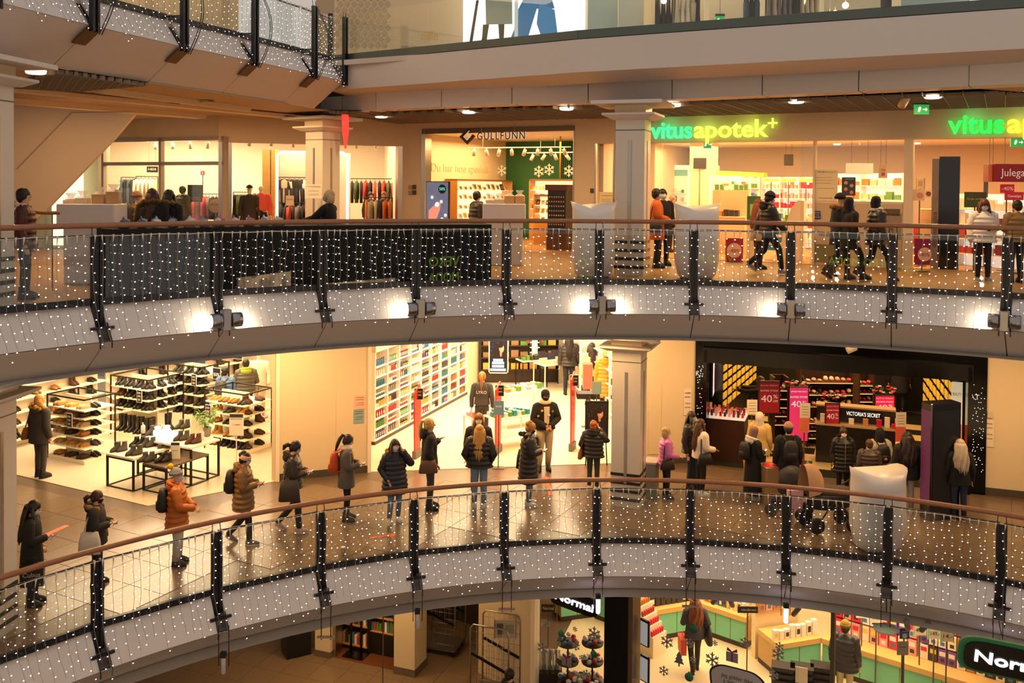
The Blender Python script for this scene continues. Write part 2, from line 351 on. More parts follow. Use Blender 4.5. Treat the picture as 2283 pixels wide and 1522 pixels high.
# ---- walls, lower walk
def panel(fr,name,u0,u1,h0,h1,mt,v0=0,v1=.2,parent=None,kind='structure'):
    return MB().box(u0,u1,v0,v1,h0,h1,M=fr.M()).obj(name,mt,parent,kind=kind if parent is None else None)
wl=panel(FW1,'wall_left',0,FW1.L,0,3.77,M_wall)
u0,u1,h0,h1=FW1.rect(750,818,821,1040); b=MB().box(u0,u1,-.012,0,h0,h1,M=FW1.M()).obj('panel',M_wall,wl)
panel(FW1,'trim_9',-.06,.02,0,3.77,mat('F0E4D0',.4),-.05,.25); panel(FW1,'trim_10',FW1.L-.03,FW1.L+.05,0,3.77,mat('F0E4D0',.4),-.05,.25)
panel(FW1,'baseboard_left',.02,FW1.L-.03,0,.16,mat('4A4236',.5),-.015,0)
panel(FS1,'wall_shoe_back',-3,7.4,0,3.77,M_wall,9.6,9.8)
MB().box(0,11,0,.15,0,3.77,M=Fr(C1,(-4.35,33)).M()).obj('wall_shoe_right',M_wall,kind='structure')
MB().box(0,13,-.15,0,0,3.77,M=Fr((-4.45,22.1),(-.4,33.8)).M()).obj('wall_hair_left',M_wall,kind='structure')
MB().box(-5,6,0,.2,0,3.77,M=T(0,33.4,0)).obj('wall_hair_back',mat('E8DCC6',.6),kind='structure')
ww=panel(FW2,'wall_centre',.35,FW2.L,0,3.77,M_wall); u0,u1,h0,h1=FW2.rect(1447,800,1473,1012); MB().box(u0,u1,-.012,0,h0,h1,M=FW2.M()).obj('panel',M_wall,ww)
MB().box(0,11,-.2,0,0,3.77,M=Fr((3.6,22.5),(4.4,34)).M()).obj('wall_hair_right',M_wall,kind='structure')
panel(FW2,'baseboard_centre',.35,FW2.L,0,.14,mat('4A4236',.5),-.015,0)
wr=panel(FW3,'wall_right',0,FW3.L,0,3.77,M_wall); panel(FW3,'baseboard_right',0,FW3.L,0,.16,mat('4A4236',.5),-.015,0)
# lingerie shop front: glossy black portal
GB=mat('060506',.12,spec=.25,noise=.2,scale=3)
vo=FV.rect(1578,812,2152,1100); vu0,vu1=vo[0],vo[1]; vtop=(FV.px(1578,806)[1]+FV.px(2150,846)[1])/2
pr=panel(FV,'door_1',0,vu0,0,3.77,GB,-.05,.3); panel(FV,'panel',vu1,FV.L,0,3.77,GB,-.05,.3,pr); panel(FV,'panel',vu0,vu1,vtop+.36,3.77,GB,-.05,.3,pr)
panel(FV,'header',vu0-.1,vu1+.1,vtop,vtop+.36,mat('0A0809',.2,spec=.3),-.16,.3,pr)
panel(FV,'jamb',vu0-.08,vu0,0,vtop+.3,GB,-.16,.0,pr); panel(FV,'jamb',vu1,vu1+.08,0,vtop+.3,GB,-.16,.0,pr)
u,h=FV.px(1558,832); text(pr,'K:',.16,FV.M(u,-.055,h),mat('BFC4C8',.3,em=.4)); u,h=FV.px(2172,884); text(pr,'AT',.16,FV.M(u,-.055,h),mat('BFC4C8',.3,em=.4))
dots=MB()
for k in range(110):
    s_=rnd.random()<.5; u=rnd.uniform(.05,vu0-.1) if s_ else rnd.uniform(vu1+.1,FV.L-.05); h=rnd.uniform(.5,2.4); dots.ell((u,-.055,h),(.008,.006,.008),5,4,M=FV.M())
dots.obj('sparkle_lights',mat('FFE6D8',.5,em=2.5),pr,kind='stuff')
MB().box(0,12,-.2,0,0,3.77,M=Fr((4.2,22.8),(8.7,32.8)).M()).obj('wall_lingerie_left',mat('2A241C',.5),kind='structure')
MB().box(0,12,0,.2,0,3.77,M=Fr((10.6,21.0),(13.4,31)).M()).obj('wall_lingerie_right',mat('2A241C',.5),kind='structure')
MB().box(-1,8,0,.2,0,3.77,M=Fr((7.4,29.6),(14,27.3)).M()).obj('wall_lingerie_back',mat('1A1612',.5),kind='structure')
# ---- walls, upper walk
CL=3.67; MW2=mat('CDBCA4',.6,noise=.03,scale=30)
gu=F2.rect(942,284,1279,480); vA=F2.rect(1449,316,1811,480); vB=F2.rect(1819,314,2014,480); vC=F2.rect(2037,304,2380,480)
wu=panel(F2,'wall_upper',-.2,gu[0],0,CL,MW2,0,.35)
panel(F2,'panel',gu[0],gu[1],gu[3],CL,MW2,0,.35,wu); panel(F2,'panel',gu[1],vA[0],2.95,CL,MW2,0,.35,wu)
wg=F2.rect(1327,320,1369,460); panel(F2,'panel',gu[1],wg[0],0,2.95,MW2,0,.35,wu); panel(F2,'panel',wg[1],vA[0]+.02,0,2.95,MW2,0,.35,wu); panel(F2,'panel',wg[0],wg[1],0,wg[2],MW2,0,.35,wu)
panel(F2,'panel',vA[0]+.02,19,vA[3],CL,MW2,-.02,.35,wu)
panel(F2,'panel',vA[1],vB[0],0,vA[3],MW2,-.02,.2,wu); panel(F2,'panel',vB[1],vC[0],0,vC[3],MW2,-.06,.35,wu)
panel(F2,'trim_11',gu[0]-.02,gu[0]+.12,0,gu[3],M_steel,-.04,.3); panel(F2,'trim_12',gu[0],gu[1],gu[3]-.14,gu[3],mat('6A5A44',.4,.5),-.04,.1)
for k,(p,q) in enumerate(((gu[1]-.03,gu[1]+.0),(wg[0],wg[0]+.04),(wg[1]-.04,wg[1]))): panel(F2,'trim_%d'%(13+k),p,q,0 if k==0 else wg[2],gu[3] if k==0 else 2.95,M_steel,-.02,.05)
def win(n,fr,u0,u1,h0,h1,v=.06,mt=None):
    return MB().box(u0,u1,v,v+.012,h0,h1,M=fr.M()).obj('window_%d'%n,mt or SHOPGLASS,kind='structure')
win(1,F2,wg[0],wg[1],wg[2],2.95)
px=[vA[0]]+[F2.px(x,400)[0] for x in (1475,1604,1783)]+[vA[1]]
for i in range(4):
    if i!=2: win(2+i,F2,px[i]+.01,px[i+1]-.01,0,vA[3])
win(6,F2,vB[0],(vB[0]+vB[1])/2-.005,0,vB[3]); win(7,F2,(vB[0]+vB[1])/2+.005,vB[1],0,vB[3])
# shop boxes on the upper floor
def room(fr,u0,u1,depth,h,mw,mc,nm,back=None):
    MB().box(u0,u1,depth,depth+.15,0,h,M=fr.M()).obj('wall_%s_back'%nm,back or mw,kind='structure')
    MB().box(u0-.15,u0,.35,depth,0,h,M=fr.M()).obj('wall_%s_left'%nm,mw,kind='structure'); MB().box(u1,u1+.15,.35,depth,0,h,M=fr.M()).obj('wall_%s_right'%nm,mw,kind='structure')
    MB().box(u0,u1,.3,depth,h-.05,h,M=fr.M()).obj('ceiling',mc,kind='structure')
room(F2,.05,gu[1]+.4,6.2,3.42,mat('E6D6B4',.6),mat('E8E0D0',.7),'jeweller',mat('2F6B3A',.6))
room(F2,gu[1]+.7,19,8.0,3.2,mat('E2D4BC',.6),mat('EFE4D2',.7),'pharmacy',mat('C8B49A',.6))
MB().box(0,13,0,.15,0,3.55,M=Fr((-14.5,31.3),(-2.0,33.6),4.8).M()).obj('wall_clothes_back',mat('E9DCC8',.6),kind='structure')
MB().box(0,5.5,-.15,0,0,3.55,M=Fr((-3.35,28.0),(-4.6,33.4),4.8).M()).obj('wall_clothes_right',mat('E9DCC8',.6),kind='structure')
MB().box(0,3.5,0,.15,0,3.55,M=Fr((-13.2,28.9),(-13.8,32),4.8).M()).obj('wall_clothes_left',mat('E4D6C2',.6),kind='structure')
slab([(-13,28.9),(-8,26.3),(-3.2,28),(-2,34),(-14.5,34)],8.37,mat('E8E0D4',.7),'ceiling')
# ribs of the green wall
b=MB()
for i in range(44): b.box(2.2+i*.07,2.235+i*.07,6.12,6.2,1.5,3.3,M=F2.M())
b.obj('trim_16',mat('2F6B3A',.5),kind='structure')
ho=FH.rect(517,316,897,480); htop=(FH.px(530,313)[1]+FH.px(890,330)[1])/2
wh=panel(FH,'wall_clothes',-.1,FH.L,htop,CL,MW2,0,.3); panel(FH,'panel',-.1,ho[0],0,htop,M_steel,-.02,.3,wh); 
cu=FH.px(897,400)[0]; panel(FH,'panel',cu,FH.L+.3,0,htop,MW2,0,.35,wh); panel(FH,'trim_17',cu-.14,cu,0,htop,M_steel,-.03,.3)
hw=FHW.rect(230,310,500,480); wt=(FHW.px(240,311)[1]+FHW.px(490,304)[1])/2; wm=(FHW.px(240,365)[1]+FHW.px(490,364)[1])/2
wq=panel(FHW,'wall_clothes_front',-1.5,FHW.L,wt,CL,MW2,0,.25); panel(FHW,'panel',-4,hw[0],0,wt,mat('BFC4A8',.6),0,.25,wq)
us=[hw[0],FHW.px(358,400)[0],hw[1]]
fm=MB()
for u in us: fm.box(u-.05,u+.05,-.03,.1,0,wt,M=FHW.M())
for h in (wt-.04,wm): fm.box(hw[0],hw[1],-.03,.1,h-.05,h+.05,M=FHW.M())
wf=fm.obj('window_8',mat('A89C8C',.4,.3),kind='structure')
for i in range(2):
    for a_,c_ in ((0,wm-.05),(wm+.05,wt-.04)): MB().box(us[i]+.05,us[i+1]-.05,.02,.03,a_,c_,M=FHW.M()).obj('pane',SHOPGLASS,wf)
# stair flight with a solid parapet at the left of the upper walk
sf=Fr((-9.9,20.6),(-6.0,20.6),4.8)
def sp(x,y): return sf.px(x,y)
b=MB(); b.prism([sp(*q) for q in ((20,232),(300,255),(255,308),(92,478),(60,505),(20,505))],0,.12,M=sf.M()); st=b.obj('wall_stair',mat('C2B2A0',.6,noise=.02),kind='structure')
b=MB(); p1,p2,p3=sp(38,378),sp(160,252),sp(294,250); b.prism([p1,p2,p3,(p3[0],p3[1]+.02),(p2[0]-.01,p2[1]+.03),(p1[0]-.02,p1[1]+.02)],-.012,0,M=sf.M()); b.obj('joint',mat('9C8C7A',.6),st)
p=PD(150,440,25.5); MB().box(-.42,.42,0,.05,-1.3,1.3,M=T(p.x,p.y,p.z)).obj('window_9',mat('FFF3DA',.5,em=1.1),kind='structure'); MB().box(-3,.66,.4,.6,-3,3.6,M=T(p.x,p.y,p.z)).obj('wall_stairwell',mat('B8BC9C',.6),kind='structure')
# ---- top floor shops
FT=Fr((-4.3,26.5),(12.5,17.3),9.6); FTL=Fr((-12.5,13.5),(-8.0,27.5),9.6)
panel(FTL,'wall_top_left',0,FTL.L,0,4,mat('E0C294',.5),0,.2)
wt_=panel(FT,'wall_top',-1,18,0,4,mat('E9D9B8',.5),1.6,1.8)
panel(FT,'panel',-1.6,-.1,0,4,mat('B9A890',.6),0,.4,wt_)
# ---- ground floor
panel(FB,'wall_ground_left',-3,-.35,0,3.77,M_wall,3.5,3.7)
pl=MB().box(-.42,.0,-.1,.45,0,3.77,M=FB.M()).obj('trim_18',mat('DDCDA8',.6),kind='structure'); MB().box(-.43,.01,-.11,.46,0,.16,M=FB.M()).obj('baseboard',mat('6A5C48',.5),pl)
a,c_=FB.px(884,1400)[0],FB.px(930,1400)[0]
pl=MB().box(a,c_,-.12,.5,0,3.77,M=FB.M()).obj('trim_19',mat('DDCDA8',.6),kind='structure'); MB().box(a-.01,c_+.01,-.13,.51,0,.18,M=FB.M()).obj('baseboard',mat('6A5C48',.5),pl)
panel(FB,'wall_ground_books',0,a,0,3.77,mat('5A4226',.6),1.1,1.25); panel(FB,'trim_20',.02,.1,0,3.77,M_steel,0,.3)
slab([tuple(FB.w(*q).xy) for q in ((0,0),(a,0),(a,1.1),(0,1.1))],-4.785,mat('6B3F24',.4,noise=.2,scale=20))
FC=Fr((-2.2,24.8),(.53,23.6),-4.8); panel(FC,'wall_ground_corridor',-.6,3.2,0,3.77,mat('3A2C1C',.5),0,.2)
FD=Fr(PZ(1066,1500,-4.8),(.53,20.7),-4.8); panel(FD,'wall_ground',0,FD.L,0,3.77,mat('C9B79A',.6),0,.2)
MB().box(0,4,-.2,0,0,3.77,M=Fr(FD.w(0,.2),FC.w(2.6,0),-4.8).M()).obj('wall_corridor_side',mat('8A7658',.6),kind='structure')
n0=FN.px(1352,1420)[0]; n1=FN.px(1404,1420)[0]; n2=FN.px(1857,1420)[0]
pk=panel(FN,'trim_21',n0,n1,0,3.77,M_black,-.12,.4); panel(FN,'panel',n1,n1+.1,0,3.77,mat('6A5238',.5),-.1,.35,pk)
panel(FN,'trim_22',-.02,.08,0,3.77,mat('F2E2C4',.5),-.05,.2); panel(FN,'trim_23',n2-.035,n2+.035,0,3.77,mat('5A4A38',.5),-.05,.1)
for i,(p,q) in enumerate(((.08,FN.px(1238,1420)[0]),(FN.px(1238,1420)[0]+.01,n0),(n1+.1,n2-.035),(n2+.035,FN.L))): win(10+i,FN,p,q,0,3.3)
MB().box(0,14,0,.2,0,3.77,M=Fr((1.5,27.9),(16,22.6),-4.8).M()).obj('wall_variety_back',mat('E8D6B0',.6),kind='structure')
MB().box(0,6,-.2,0,0,3.77,M=Fr((.3,20.95),(.3,27.8),-4.8).M()).obj('wall_variety_left',mat('4A3A2A',.6),kind='structure')
# ---------------------------------------------------------------- railings and string lights
M_wood=mat('96664A',.35,noise=.18,scale=12); M_bulb=mat('F6F2FF',.4,em=3.2); M_wire=mat('A08C72',.5); M_drop=mat('D8D2CC',.4)
M_post=mat('1A1B22',.35,.2)
def railing(label,pos,nb,shown,rail=True,fo=0):
    """pos(t) gives the edge point; the railing's pieces are parts of one thing"""
    p0,_=pos(nb/2); r=empty('balcony_railing',T(p0.x,p0.y,p0.z),label,'railing'); O=-p0
    if rail:
        MB().tube([pos(i/4)[0]+O+V((0,0,1.165)) for i in range(nb*4+1)],.042,10).obj('handrail',M_wood,r)
    for i in range(nb+1):
        p,n=pos(i); d=V((-n.y,n.x,0)); q=p+O; M=Matrix((tuple(d)+(0,),tuple(n)+(0,),(0,0,1,0),(0,0,0,1))).transposed(); M.translation=q
        lo=.3 if fo else 0; M=M@Matrix.Translation((0,fo,0)); b=MB(); b.box(-.082,-.03,.01,.09,-.3-lo,1.03,M=M); b.box(.03,.082,.01,.09,-.3-lo,1.03,M=M); b.box(-.05,.05,.03,.06,-.36-lo*.7,1.0,M=M)
        po=b.obj('post',M_post,r)
        for s in (-1,1):
            MB().tube([M@V((s*.07,.05,1.0)),M@V((s*.06,.02,1.15))],.007,5).obj('support_rod',M_post,po)
            if not fo: MB().tube([M@V((s*.085,.2,-.25)),M@V((s*.085,.37,-.5)),M@V((s*.085,.37,-.6))],.009,5).obj('foot_rod',M_post,po)
        (MB().box(-.17,.17,.22,.26,-.34,-.30,M=M) if not fo else MB().box(-.015,.015,-.36,.02,.05,.075,M=M)).obj('bracket',M_post,po)
    for i in range(nb):
        (p,n),(q,n2)=pos(i),pos(i+1); d=(q-p); L=d.length; d.normalize(); nn=V((d.y,-d.x,0)); nn=nn if nn.dot(n)>0 else -nn
        M=Matrix((tuple(d)+(0,),tuple(nn)+(0,),(0,0,1,0),(0,0,0,1))).transposed(); M.translation=p+O
        MB().box(.05,L-.05,-.02,.05,0,.1,M=M).obj('bottom_rail',M_post,r)
        MB().box(.06,L-.06,.02,.045,1.0,1.03,M=M).obj('top_rail',M_post,r)
        MB().box(.07,L-.07,.02,.03,.1,1.0,M=M).obj('glass_pane',GLASS,r)
    return r
def curtains(pos,bays,what,group,top=1.02,ns=13,drop=1.5):
    for i,wh in bays:
        p0,n0=pos(i+.5); r=empty('string_light_curtain',T(p0.x,p0.y,p0.z+top),'%s of white string lights %s %s'%('curtain',what,wh),'string lights',group); O=-V((p0.x,p0.y,p0.z))
        pts=[]
        for k in range(9):
            p,n=pos(i+k/8); pts.append(p+O+n*.085+V((0,0,-.012*math.sin(k*pi/4)**2)))
        MB().tube(pts,.007,4).obj('cable',M_drop,r)
        for k in range(ns):
            t=(k+.5+rnd.uniform(-.18,.18))/ns; p,n=pos(i+t); d=V((-n.y,n.x,0)); a=p+O
            L=drop+rnd.uniform(-.14,.16); pts=[];z=0;ph=rnd.uniform(0,6); amp=rnd.uniform(.003,.018)
            while z<L:
                zz=top-z; u=.11 if zz>.05 else .11+(.05-zz)*.62; pts.append(a+n*(u+rnd.uniform(0,.012))+d*(amp*math.sin(z*7+ph)+rnd.uniform(-.006,.006))+V((0,0,-z))); z+=.1
            w=MB(); w.tube(pts,.0032,3,0); w.tube([pts[0]+V((0,0,.015)),pts[0]-V((0,0,.03)),pts[1]],[.016,.01,.004],5,1)
            st=w.obj('light_strand',[M_wire,M_drop],r)
            bb=MB(); z=.12+rnd.uniform(0,.06)
            while z<L:
                j=min(int(z/.1),len(pts)-2); q=pts[j].lerp(pts[j+1],z/.1-j); s=rnd.choice((-1,1)); c=q+d*s*.022+n*.008; e=.0095
                bb.add([c+d*s*e*1.3,c-d*s*e*1.3,c+n*e,c-n*e,c+V((0,0,e)),c-V((0,0,e))],[(0,2,4),(2,1,4),(1,3,4),(3,0,4),(2,0,5),(1,2,5),(3,1,5),(0,3,5)])
                z+=rnd.uniform(.1,.15)
            bb.obj('bulbs',M_bulb,st,kind='stuff')
ORD=['first','second','third','fourth','fifth','sixth','seventh','eighth','ninth','tenth','eleventh','twelfth','thirteenth','fourteenth','fifteenth','sixteenth','seventeenth','eighteenth','nineteenth','twentieth']
def ordn(i): return ORD[i] if i<len(ORD) else ORD[(i//10)*0+i%20]
RA=railing('long curved balcony railing with brown wooden handrail on the upper floor',cpos(4.8),NB,0)
RB=railing('long curved balcony railing with brown wooden handrail on the lower floor',cpos(0),NB,0)
RC=railing('balcony railing without visible handrail on the top floor at the left',lpos,len(L3)-1,0,rail=False,fo=.34)
bays=[(i,'in %s glass bay from the left'%ORD[i-2]) for i in range(2,13)]
curtains(cpos(4.8),bays,'on the upper balcony','string light curtains'); curtains(cpos(0),bays,'on the lower balcony','string light curtains')
curtains(lpos,[(i,'in %s bay from the left'%ORD[i-1]) for i in range(1,6)],'on the top left balcony','string light curtains',ns=14,drop=1.55)
# dark end plates and bent rods under the top left railing posts
for i in range(2,6):
    p,n=lpos(i); d=V((-n.y,n.x,0)); M=Matrix((tuple(d)+(0,),tuple(n)+(0,),(0,0,1,0),(0,0,0,1))).transposed(); M.translation=p-V(RC.location)
    M2=M@Matrix.Translation((0,.24,-.66))@Matrix.Rotation(math.radians(37),4,'X')
    MB().box(-.15,.15,-.2,.2,-.012,.012,M=M2).obj('end_plate',mat('4A3626',.4),RC)
    for s in (.0,.06): MB().tube([M@V((.14+s,.36+.3*math.sin(a),1.0-1.62*a/pi)) for a in [pi*k/10 for k in range(11)]],.008,5).obj('bent_rod',M_post,RC)
# flood lamps on the upper posts, throwing light on the fascia
def flood(i,both,lab):
    p,n=cpos(4.8)(i); d=V((-n.y,n.x,0)); d=d if d.x>0 else -d
    M=Matrix((tuple(d)+(0,),tuple(n)+(0,),(0,0,1,0),(0,0,0,1))).transposed(); M.translation=p+n*.40+V((0,0,-.32))
    r=empty('flood_lamp',M,'twin drum flood lamp %s on the upper fascia'%lab,'lamp')
    MB().rbox(-.075,.075,-.02,.12,-.18,.15,.02).obj('housing',M_metal,r)
    X=Matrix.Rotation(pi/2,4,'Y')
    for s in (-1,1):
        lit=s<0 or both
        MB().lathe([(.105,.08),(.115,.09),(.115,.24),(.1,.24)],12,M=Matrix.Scale(s,4,V((1,0,0)))@Matrix.Translation((0,.05,-.02))@X).obj('drum',M_metal,r)
        MB().lathe([(.095,.235),(.095,.245)],12,M=Matrix.Scale(s,4,V((1,0,0)))@Matrix.Translation((0,.05,-.02))@X).obj('lens',mat('FFF2D8',.4,em=14) if lit else mat('9A9AA0',.4),r)
        if lit: point(M@V((s*.27,-.02,-.02)),11,(1,.8,.52),.03)
for i,bo,lab in ((4,1,'at the first lit post from the left'),(6,0,'in front of the jeweller'),(8,1,'in front of the middle column'),(10,0,'below the pharmacy graphics'),(12,0,'near the right edge')): flood(i,bo,lab)
# pendant lamps on rods below the lower posts
for i,lit,lab in ((4,0,'unlit glass'),(6,0,'unlit glass'),(8,1,'glowing'),(10,1,'glowing'),(12,1,'glowing')):
    p,n=cpos(0)(i); M=Matrix.Translation(p+n*.36+V((0,0,-.95))); r=empty('rod_lamp',M,'%s tube lamp hanging from %s lower post from the left'%(lab,ORD[i-3]),'lamp')
    for s in (-.08,.08): MB().tube([(s,.02,-.1),(s,.02,.55)],.007,5).obj('rod',M_post,r)
    MB().box(-.045,.045,-.04,.04,.05,.13).obj('cap',M_post,r)
    MB().lathe([(.03,-.22),(.038,-.2),(.038,.05),(.03,.06)],10).obj('tube',mat('F6E8FF',.3,em=9) if lit else mat('B8B4B8',.2),r)
for i in (5,7,9,11):
    p,n=cpos(0)(i); M=Matrix.Translation(p+n*.36+V((0,0,-.95))); r=empty('rod_bracket',M,'pair of dark hanging rods with plate at %s lower post from the left'%ORD[i-3],'bracket')
    for s in (-.08,.08): MB().tube([(s,.02,-.12),(s,.02,.55)],.008,5).obj('rod',M_post,r)
    if i==11: MB().lathe([(.02,-.1),(.2,-.09),(.21,-.06),(.02,-.05)],16).obj('plate',mat('B8C8A8',.5),r)
    else: MB().box(-.15,.15,-.02,.06,-.08,-.065).obj('plate',mat('A89080',.5),r)
# right glass balustrade of the top floor
r=empty('glass_balustrade',T(*rpos(3)[0]),'frameless glass balustrade along the top floor on the right','railing'); O=-rpos(3)[0]
for i in range(6):
    (p,n),(q,n2)=rpos(i),rpos(i+1); d=q-p; L=d.length; d.normalize(); nn=V((d.y,-d.x,0)); M=Matrix((tuple(d)+(0,),tuple(nn)+(0,),(0,0,1,0),(0,0,0,1))).transposed(); M.translation=p+O
    MB().box(.004,L-.004,0,.02,.16,1.15,M=M).obj('glass_pane',GLASS,r); MB().box(0,L,-.02,.05,0,.17,M=M).obj('bottom_rail',mat('55605C',.3,.3),r)
MB().box(-.05,.05,-.05,.05,-.3,1.2,M=T(*(rpos(0)[0]+O+V((.0,-.03,0))))).obj('post',M_post,r)
# ---------------------------------------------------------------- small goods: shoes, bottles, boxes
CN={'000':'black'}
def ering(z,y0,y1,hw,n=10,sq=0):
    c=(y0+y1)/2; a=(y1-y0)/2
    return [(hw*math.cos(2*pi*k/n)*(1 if math.sin(2*pi*k/n)<.3 else .9),c+a*math.sin(2*pi*k/n),z) for k in range(n)]
SHOE={'boot':[(.02,-.13,.14,.045),(.05,-.13,.14,.047),(.085,-.125,.10,.044),(.12,-.12,.02,.042),(.16,-.115,0,.042),(.2,-.12,.0,.043)],
 'high boot':[(.02,-.13,.14,.045),(.05,-.13,.14,.046),(.085,-.125,.10,.044),(.12,-.12,.02,.042),(.2,-.12,0,.05),(.32,-.125,.02,.056),(.42,-.125,.02,.058)],
 'shoe':[(.02,-.13,.14,.045),(.045,-.13,.14,.046),(.07,-.128,.10,.042),(.09,-.125,.03,.036),(.1,-.12,-.01,.032)],
 'slipper':[(.01,-.13,.14,.05),(.04,-.135,.145,.055),(.07,-.13,.13,.052),(.09,-.08,.09,.04),(.095,-.02,.05,.02)]}
SHC={'black':'1B1815','brown':'5A3420','tan':'B4793A','grey':'4A4642','dark brown':'36231A','mustard':'C08A3A','beige':'B89C74','olive':'5A523A'}
_sm={}
def shoe(kind,col,M,label,group):
    k=(kind,col)
    if k not in _sm:
        b=MB(); b.loft([ering(*r) for r in SHOE[kind]]); up=b.mesh(kind.replace(' ','_'),mat(SHC[col],.4 if col=='black' else .65,noise=.15,scale=30))
        s=MB(); s.loft([ering(0,-.134,.145,.047),ering(.022,-.136,.147,.049)],0,False); so=s.mesh('sole',mat('2A241E' if col not in('mustard','beige') else 'E8D8BC',.6)); _sm[k]=(up,so)
    up,so=_sm[k]; o=link({'boot':'ankle_boot','high boot':'tall_boot','shoe':'shoe','slipper':'slipper'}[kind],up,None,label,kind.split()[-1],group,M=M); link('sole',so,o); return o
def pairs(fr,n,h,v,kinds,cols,where,u0,u1,toe=-1,group='shoes on the shoe shop racks',sp=.105,rot=0):
    """n pairs along a shelf edge; each shoe is a thing with its own place in the label"""
    for i in range(n):
        kd=rnd.choice(kinds); c=rnd.choice(cols); u=u0+(u1-u0)*(i+.5)/n
        for s in (0,1):
            M=fr.M(u+(s-.5)*sp,v+s*.03,h)@Matrix.Rotation((pi if toe<0 else 0)+rot+rnd.uniform(-.1,.1),4,'Z')
            shoe(kd,c,M,'%s %s, %s of %s pair, %s'%(c,kd,('left','right')[s],ordn(i),where),group)
M_shelf=mat('F2E6CC',.4); M_bk=mat('1A1512',.4,.3)
def gsign(parent,M,w,h,lines,bg='15120F',fg='EDE6DC',frame='EDE6DC',name='price_sign'):
    """thin board facing -y with lettering rows (text, centre height share, width share)"""
    b=MB(); b.box(-w/2-.012,w/2+.012,0,.015,-.012,h+.012,1,M=M); b.box(-w/2,w/2,-.004,.0,0,h,0,M=M); o=b.obj(name,[mat(bg,.5),mat(frame,.5)],parent)
    for t,c,f,fw in lines:
        text(o,t,h*f,M@T(0,-.006,h*c),mat(fg,.5),fit=w*fw if fw else None,depth=.001)
    return o
def rack(name,corner,wL,wR,levels,label,left,right,frame=1.5,sign=None,where='',nl=3,nr=2,base=True):
    L=-FS1.u; Rn=FS1.n; c=V((corner[0],corner[1],0)); r=empty('shoe_rack',Matrix.Translation(c),label,'shelf rack')
    Mi=Matrix.Translation(-c); fl=Fr(c+L*wL,c); fr=Fr(c,c+Rn*wR)
    for i,z in enumerate([.1]+levels):
        MB().box(0,wL,0,wR,z-.1 if i==0 else z-.025,z,M=Mi@fl.M()).obj('base' if i==0 else 'shelf_board',M_shelf,r)
    MB().box(.12,wL-.3,wR*.5-.02,wR*.5+.02,.1,levels[-1]+.22,M=Mi@fl.M()).obj('back_panel',M_shelf,r)
    if frame:
        for u,v in ((0,0),(wL,0),(wL,wR),(0,wR)):
            if (u,v)==(wL,0): continue
            MB().box(u-.015,u+.015,v-.015,v+.015,0,frame,M=Mi@fl.M()).obj('post',M_bk,r)
        for a,c_ in (((0,0),(wL,0)),((wL,0),(wL,wR)),((0,wR),(wL,wR)),((0,0),(0,wR))):
            MB().box(min(a[0],c_[0])-.015,max(a[0],c_[0])+.015,min(a[1],c_[1])-.015,max(a[1],c_[1])+.015,frame-.03,frame,M=Mi@fl.M()).obj('rail',M_bk,r)
    if sign: gsign(r,Mi@fl.M(wL*sign[0],-.02,sign[1]),.16,.3,(('BLACK',.78,.2,.7),('WEEK',.5,.2,.7),('50%',.2,.24,.6)))
    lv=[.1]+levels
    for i,z in enumerate(lv):
        lab='%s shelf up on %s'%(ordn(i),where)
        kl=left[i] if isinstance(left,list) else left; kr=right[i] if isinstance(right,list) else right
        pairs(fl,kl[2] if len(kl)>2 else nl,z+.001,.16,kl[0],kl[1],lab+' front',.03,wL-.06)
        pairs(fr,kr[2] if len(kr)>2 else nr,z+.001,.16,kr[0],kr[1],lab+' right end',.06,wR-.03)
BK=['black','black','black','dark brown']; SL=['tan','mustard','beige','dark brown','tan']
rack('a',(-9.92,21.83),1.32,.85,[.375,.635,.855,1.08,1.27],'low white island rack of sheepskin slippers with black frame',(['slipper'],SL),(['shoe'],['black','grey','black'],1),1.55,(.62,.86),'slipper rack')
rack('b',(-9.25,23.95),1.4,1.15,[.75,1.03,1.3],'white rack of black ankle boots with tall boots at the bottom',[(['high boot'],BK,4)]+[(['boot'],BK+['brown'],4)]*3,[(['high boot'],['black','grey'],2)]+[(['boot'],BK,3)]*3,1.58,(.78,.98),'centre boot rack')
rack('c',(-8.61,26.1),1.3,1.05,[.37,.69,.975,1.24],'white rack of black boots near the back of the shoe shop',(['boot'],BK,3),(['boot','shoe'],BK,2),1.5,(.8,.97),'rear boot rack')
rack('d',(-6.45,22.75),1.32,.95,[.36,.67,.95,1.2],'white rack of tan and black shoes beside the beige wall',[(['boot'],['tan','black','black'],4),(['shoe','boot'],['tan','mustard','grey'],3),(['shoe'],['tan','olive','black'],3),(['shoe','boot'],['mustard','tan','olive'],3),(['shoe'],['tan','grey','mustard'],4)],(['shoe','boot'],['black','dark brown','brown'],2),1.5,(.1,.8),'right shoe rack')
rack('e',(-5.55,24.6),.9,.8,[.36,.67,.95,1.2],'white rack half hidden behind the beige wall edge',(['shoe'],['tan','grey','black'],2),(['shoe'],['tan','brown'],1),1.4,(.3,.9),'hidden rack')
def wallshelf(fr,L,levels,label,where,kinds,cols,n,name='display_shelf'):
    r=empty(name,fr.M(),label,'shelf')
    MB().box(0,L,.34,.4,0,levels[-1]+.5).obj('back_panel',M_shelf,r)
    for i,z in enumerate(levels):
        MB().box(0,L,0,.34,z-.03,z).obj('shelf_board',M_shelf,r)
        MB().box(.02,L-.02,.02,.035,z-.04,z-.031).obj('light_strip',mat('FFE7BE',.5,em=2.5),r)
        pairs(fr,n,z+.001,.17,kinds,cols,'%s shelf up on %s'%(ordn(i),where),.05,L-.05)
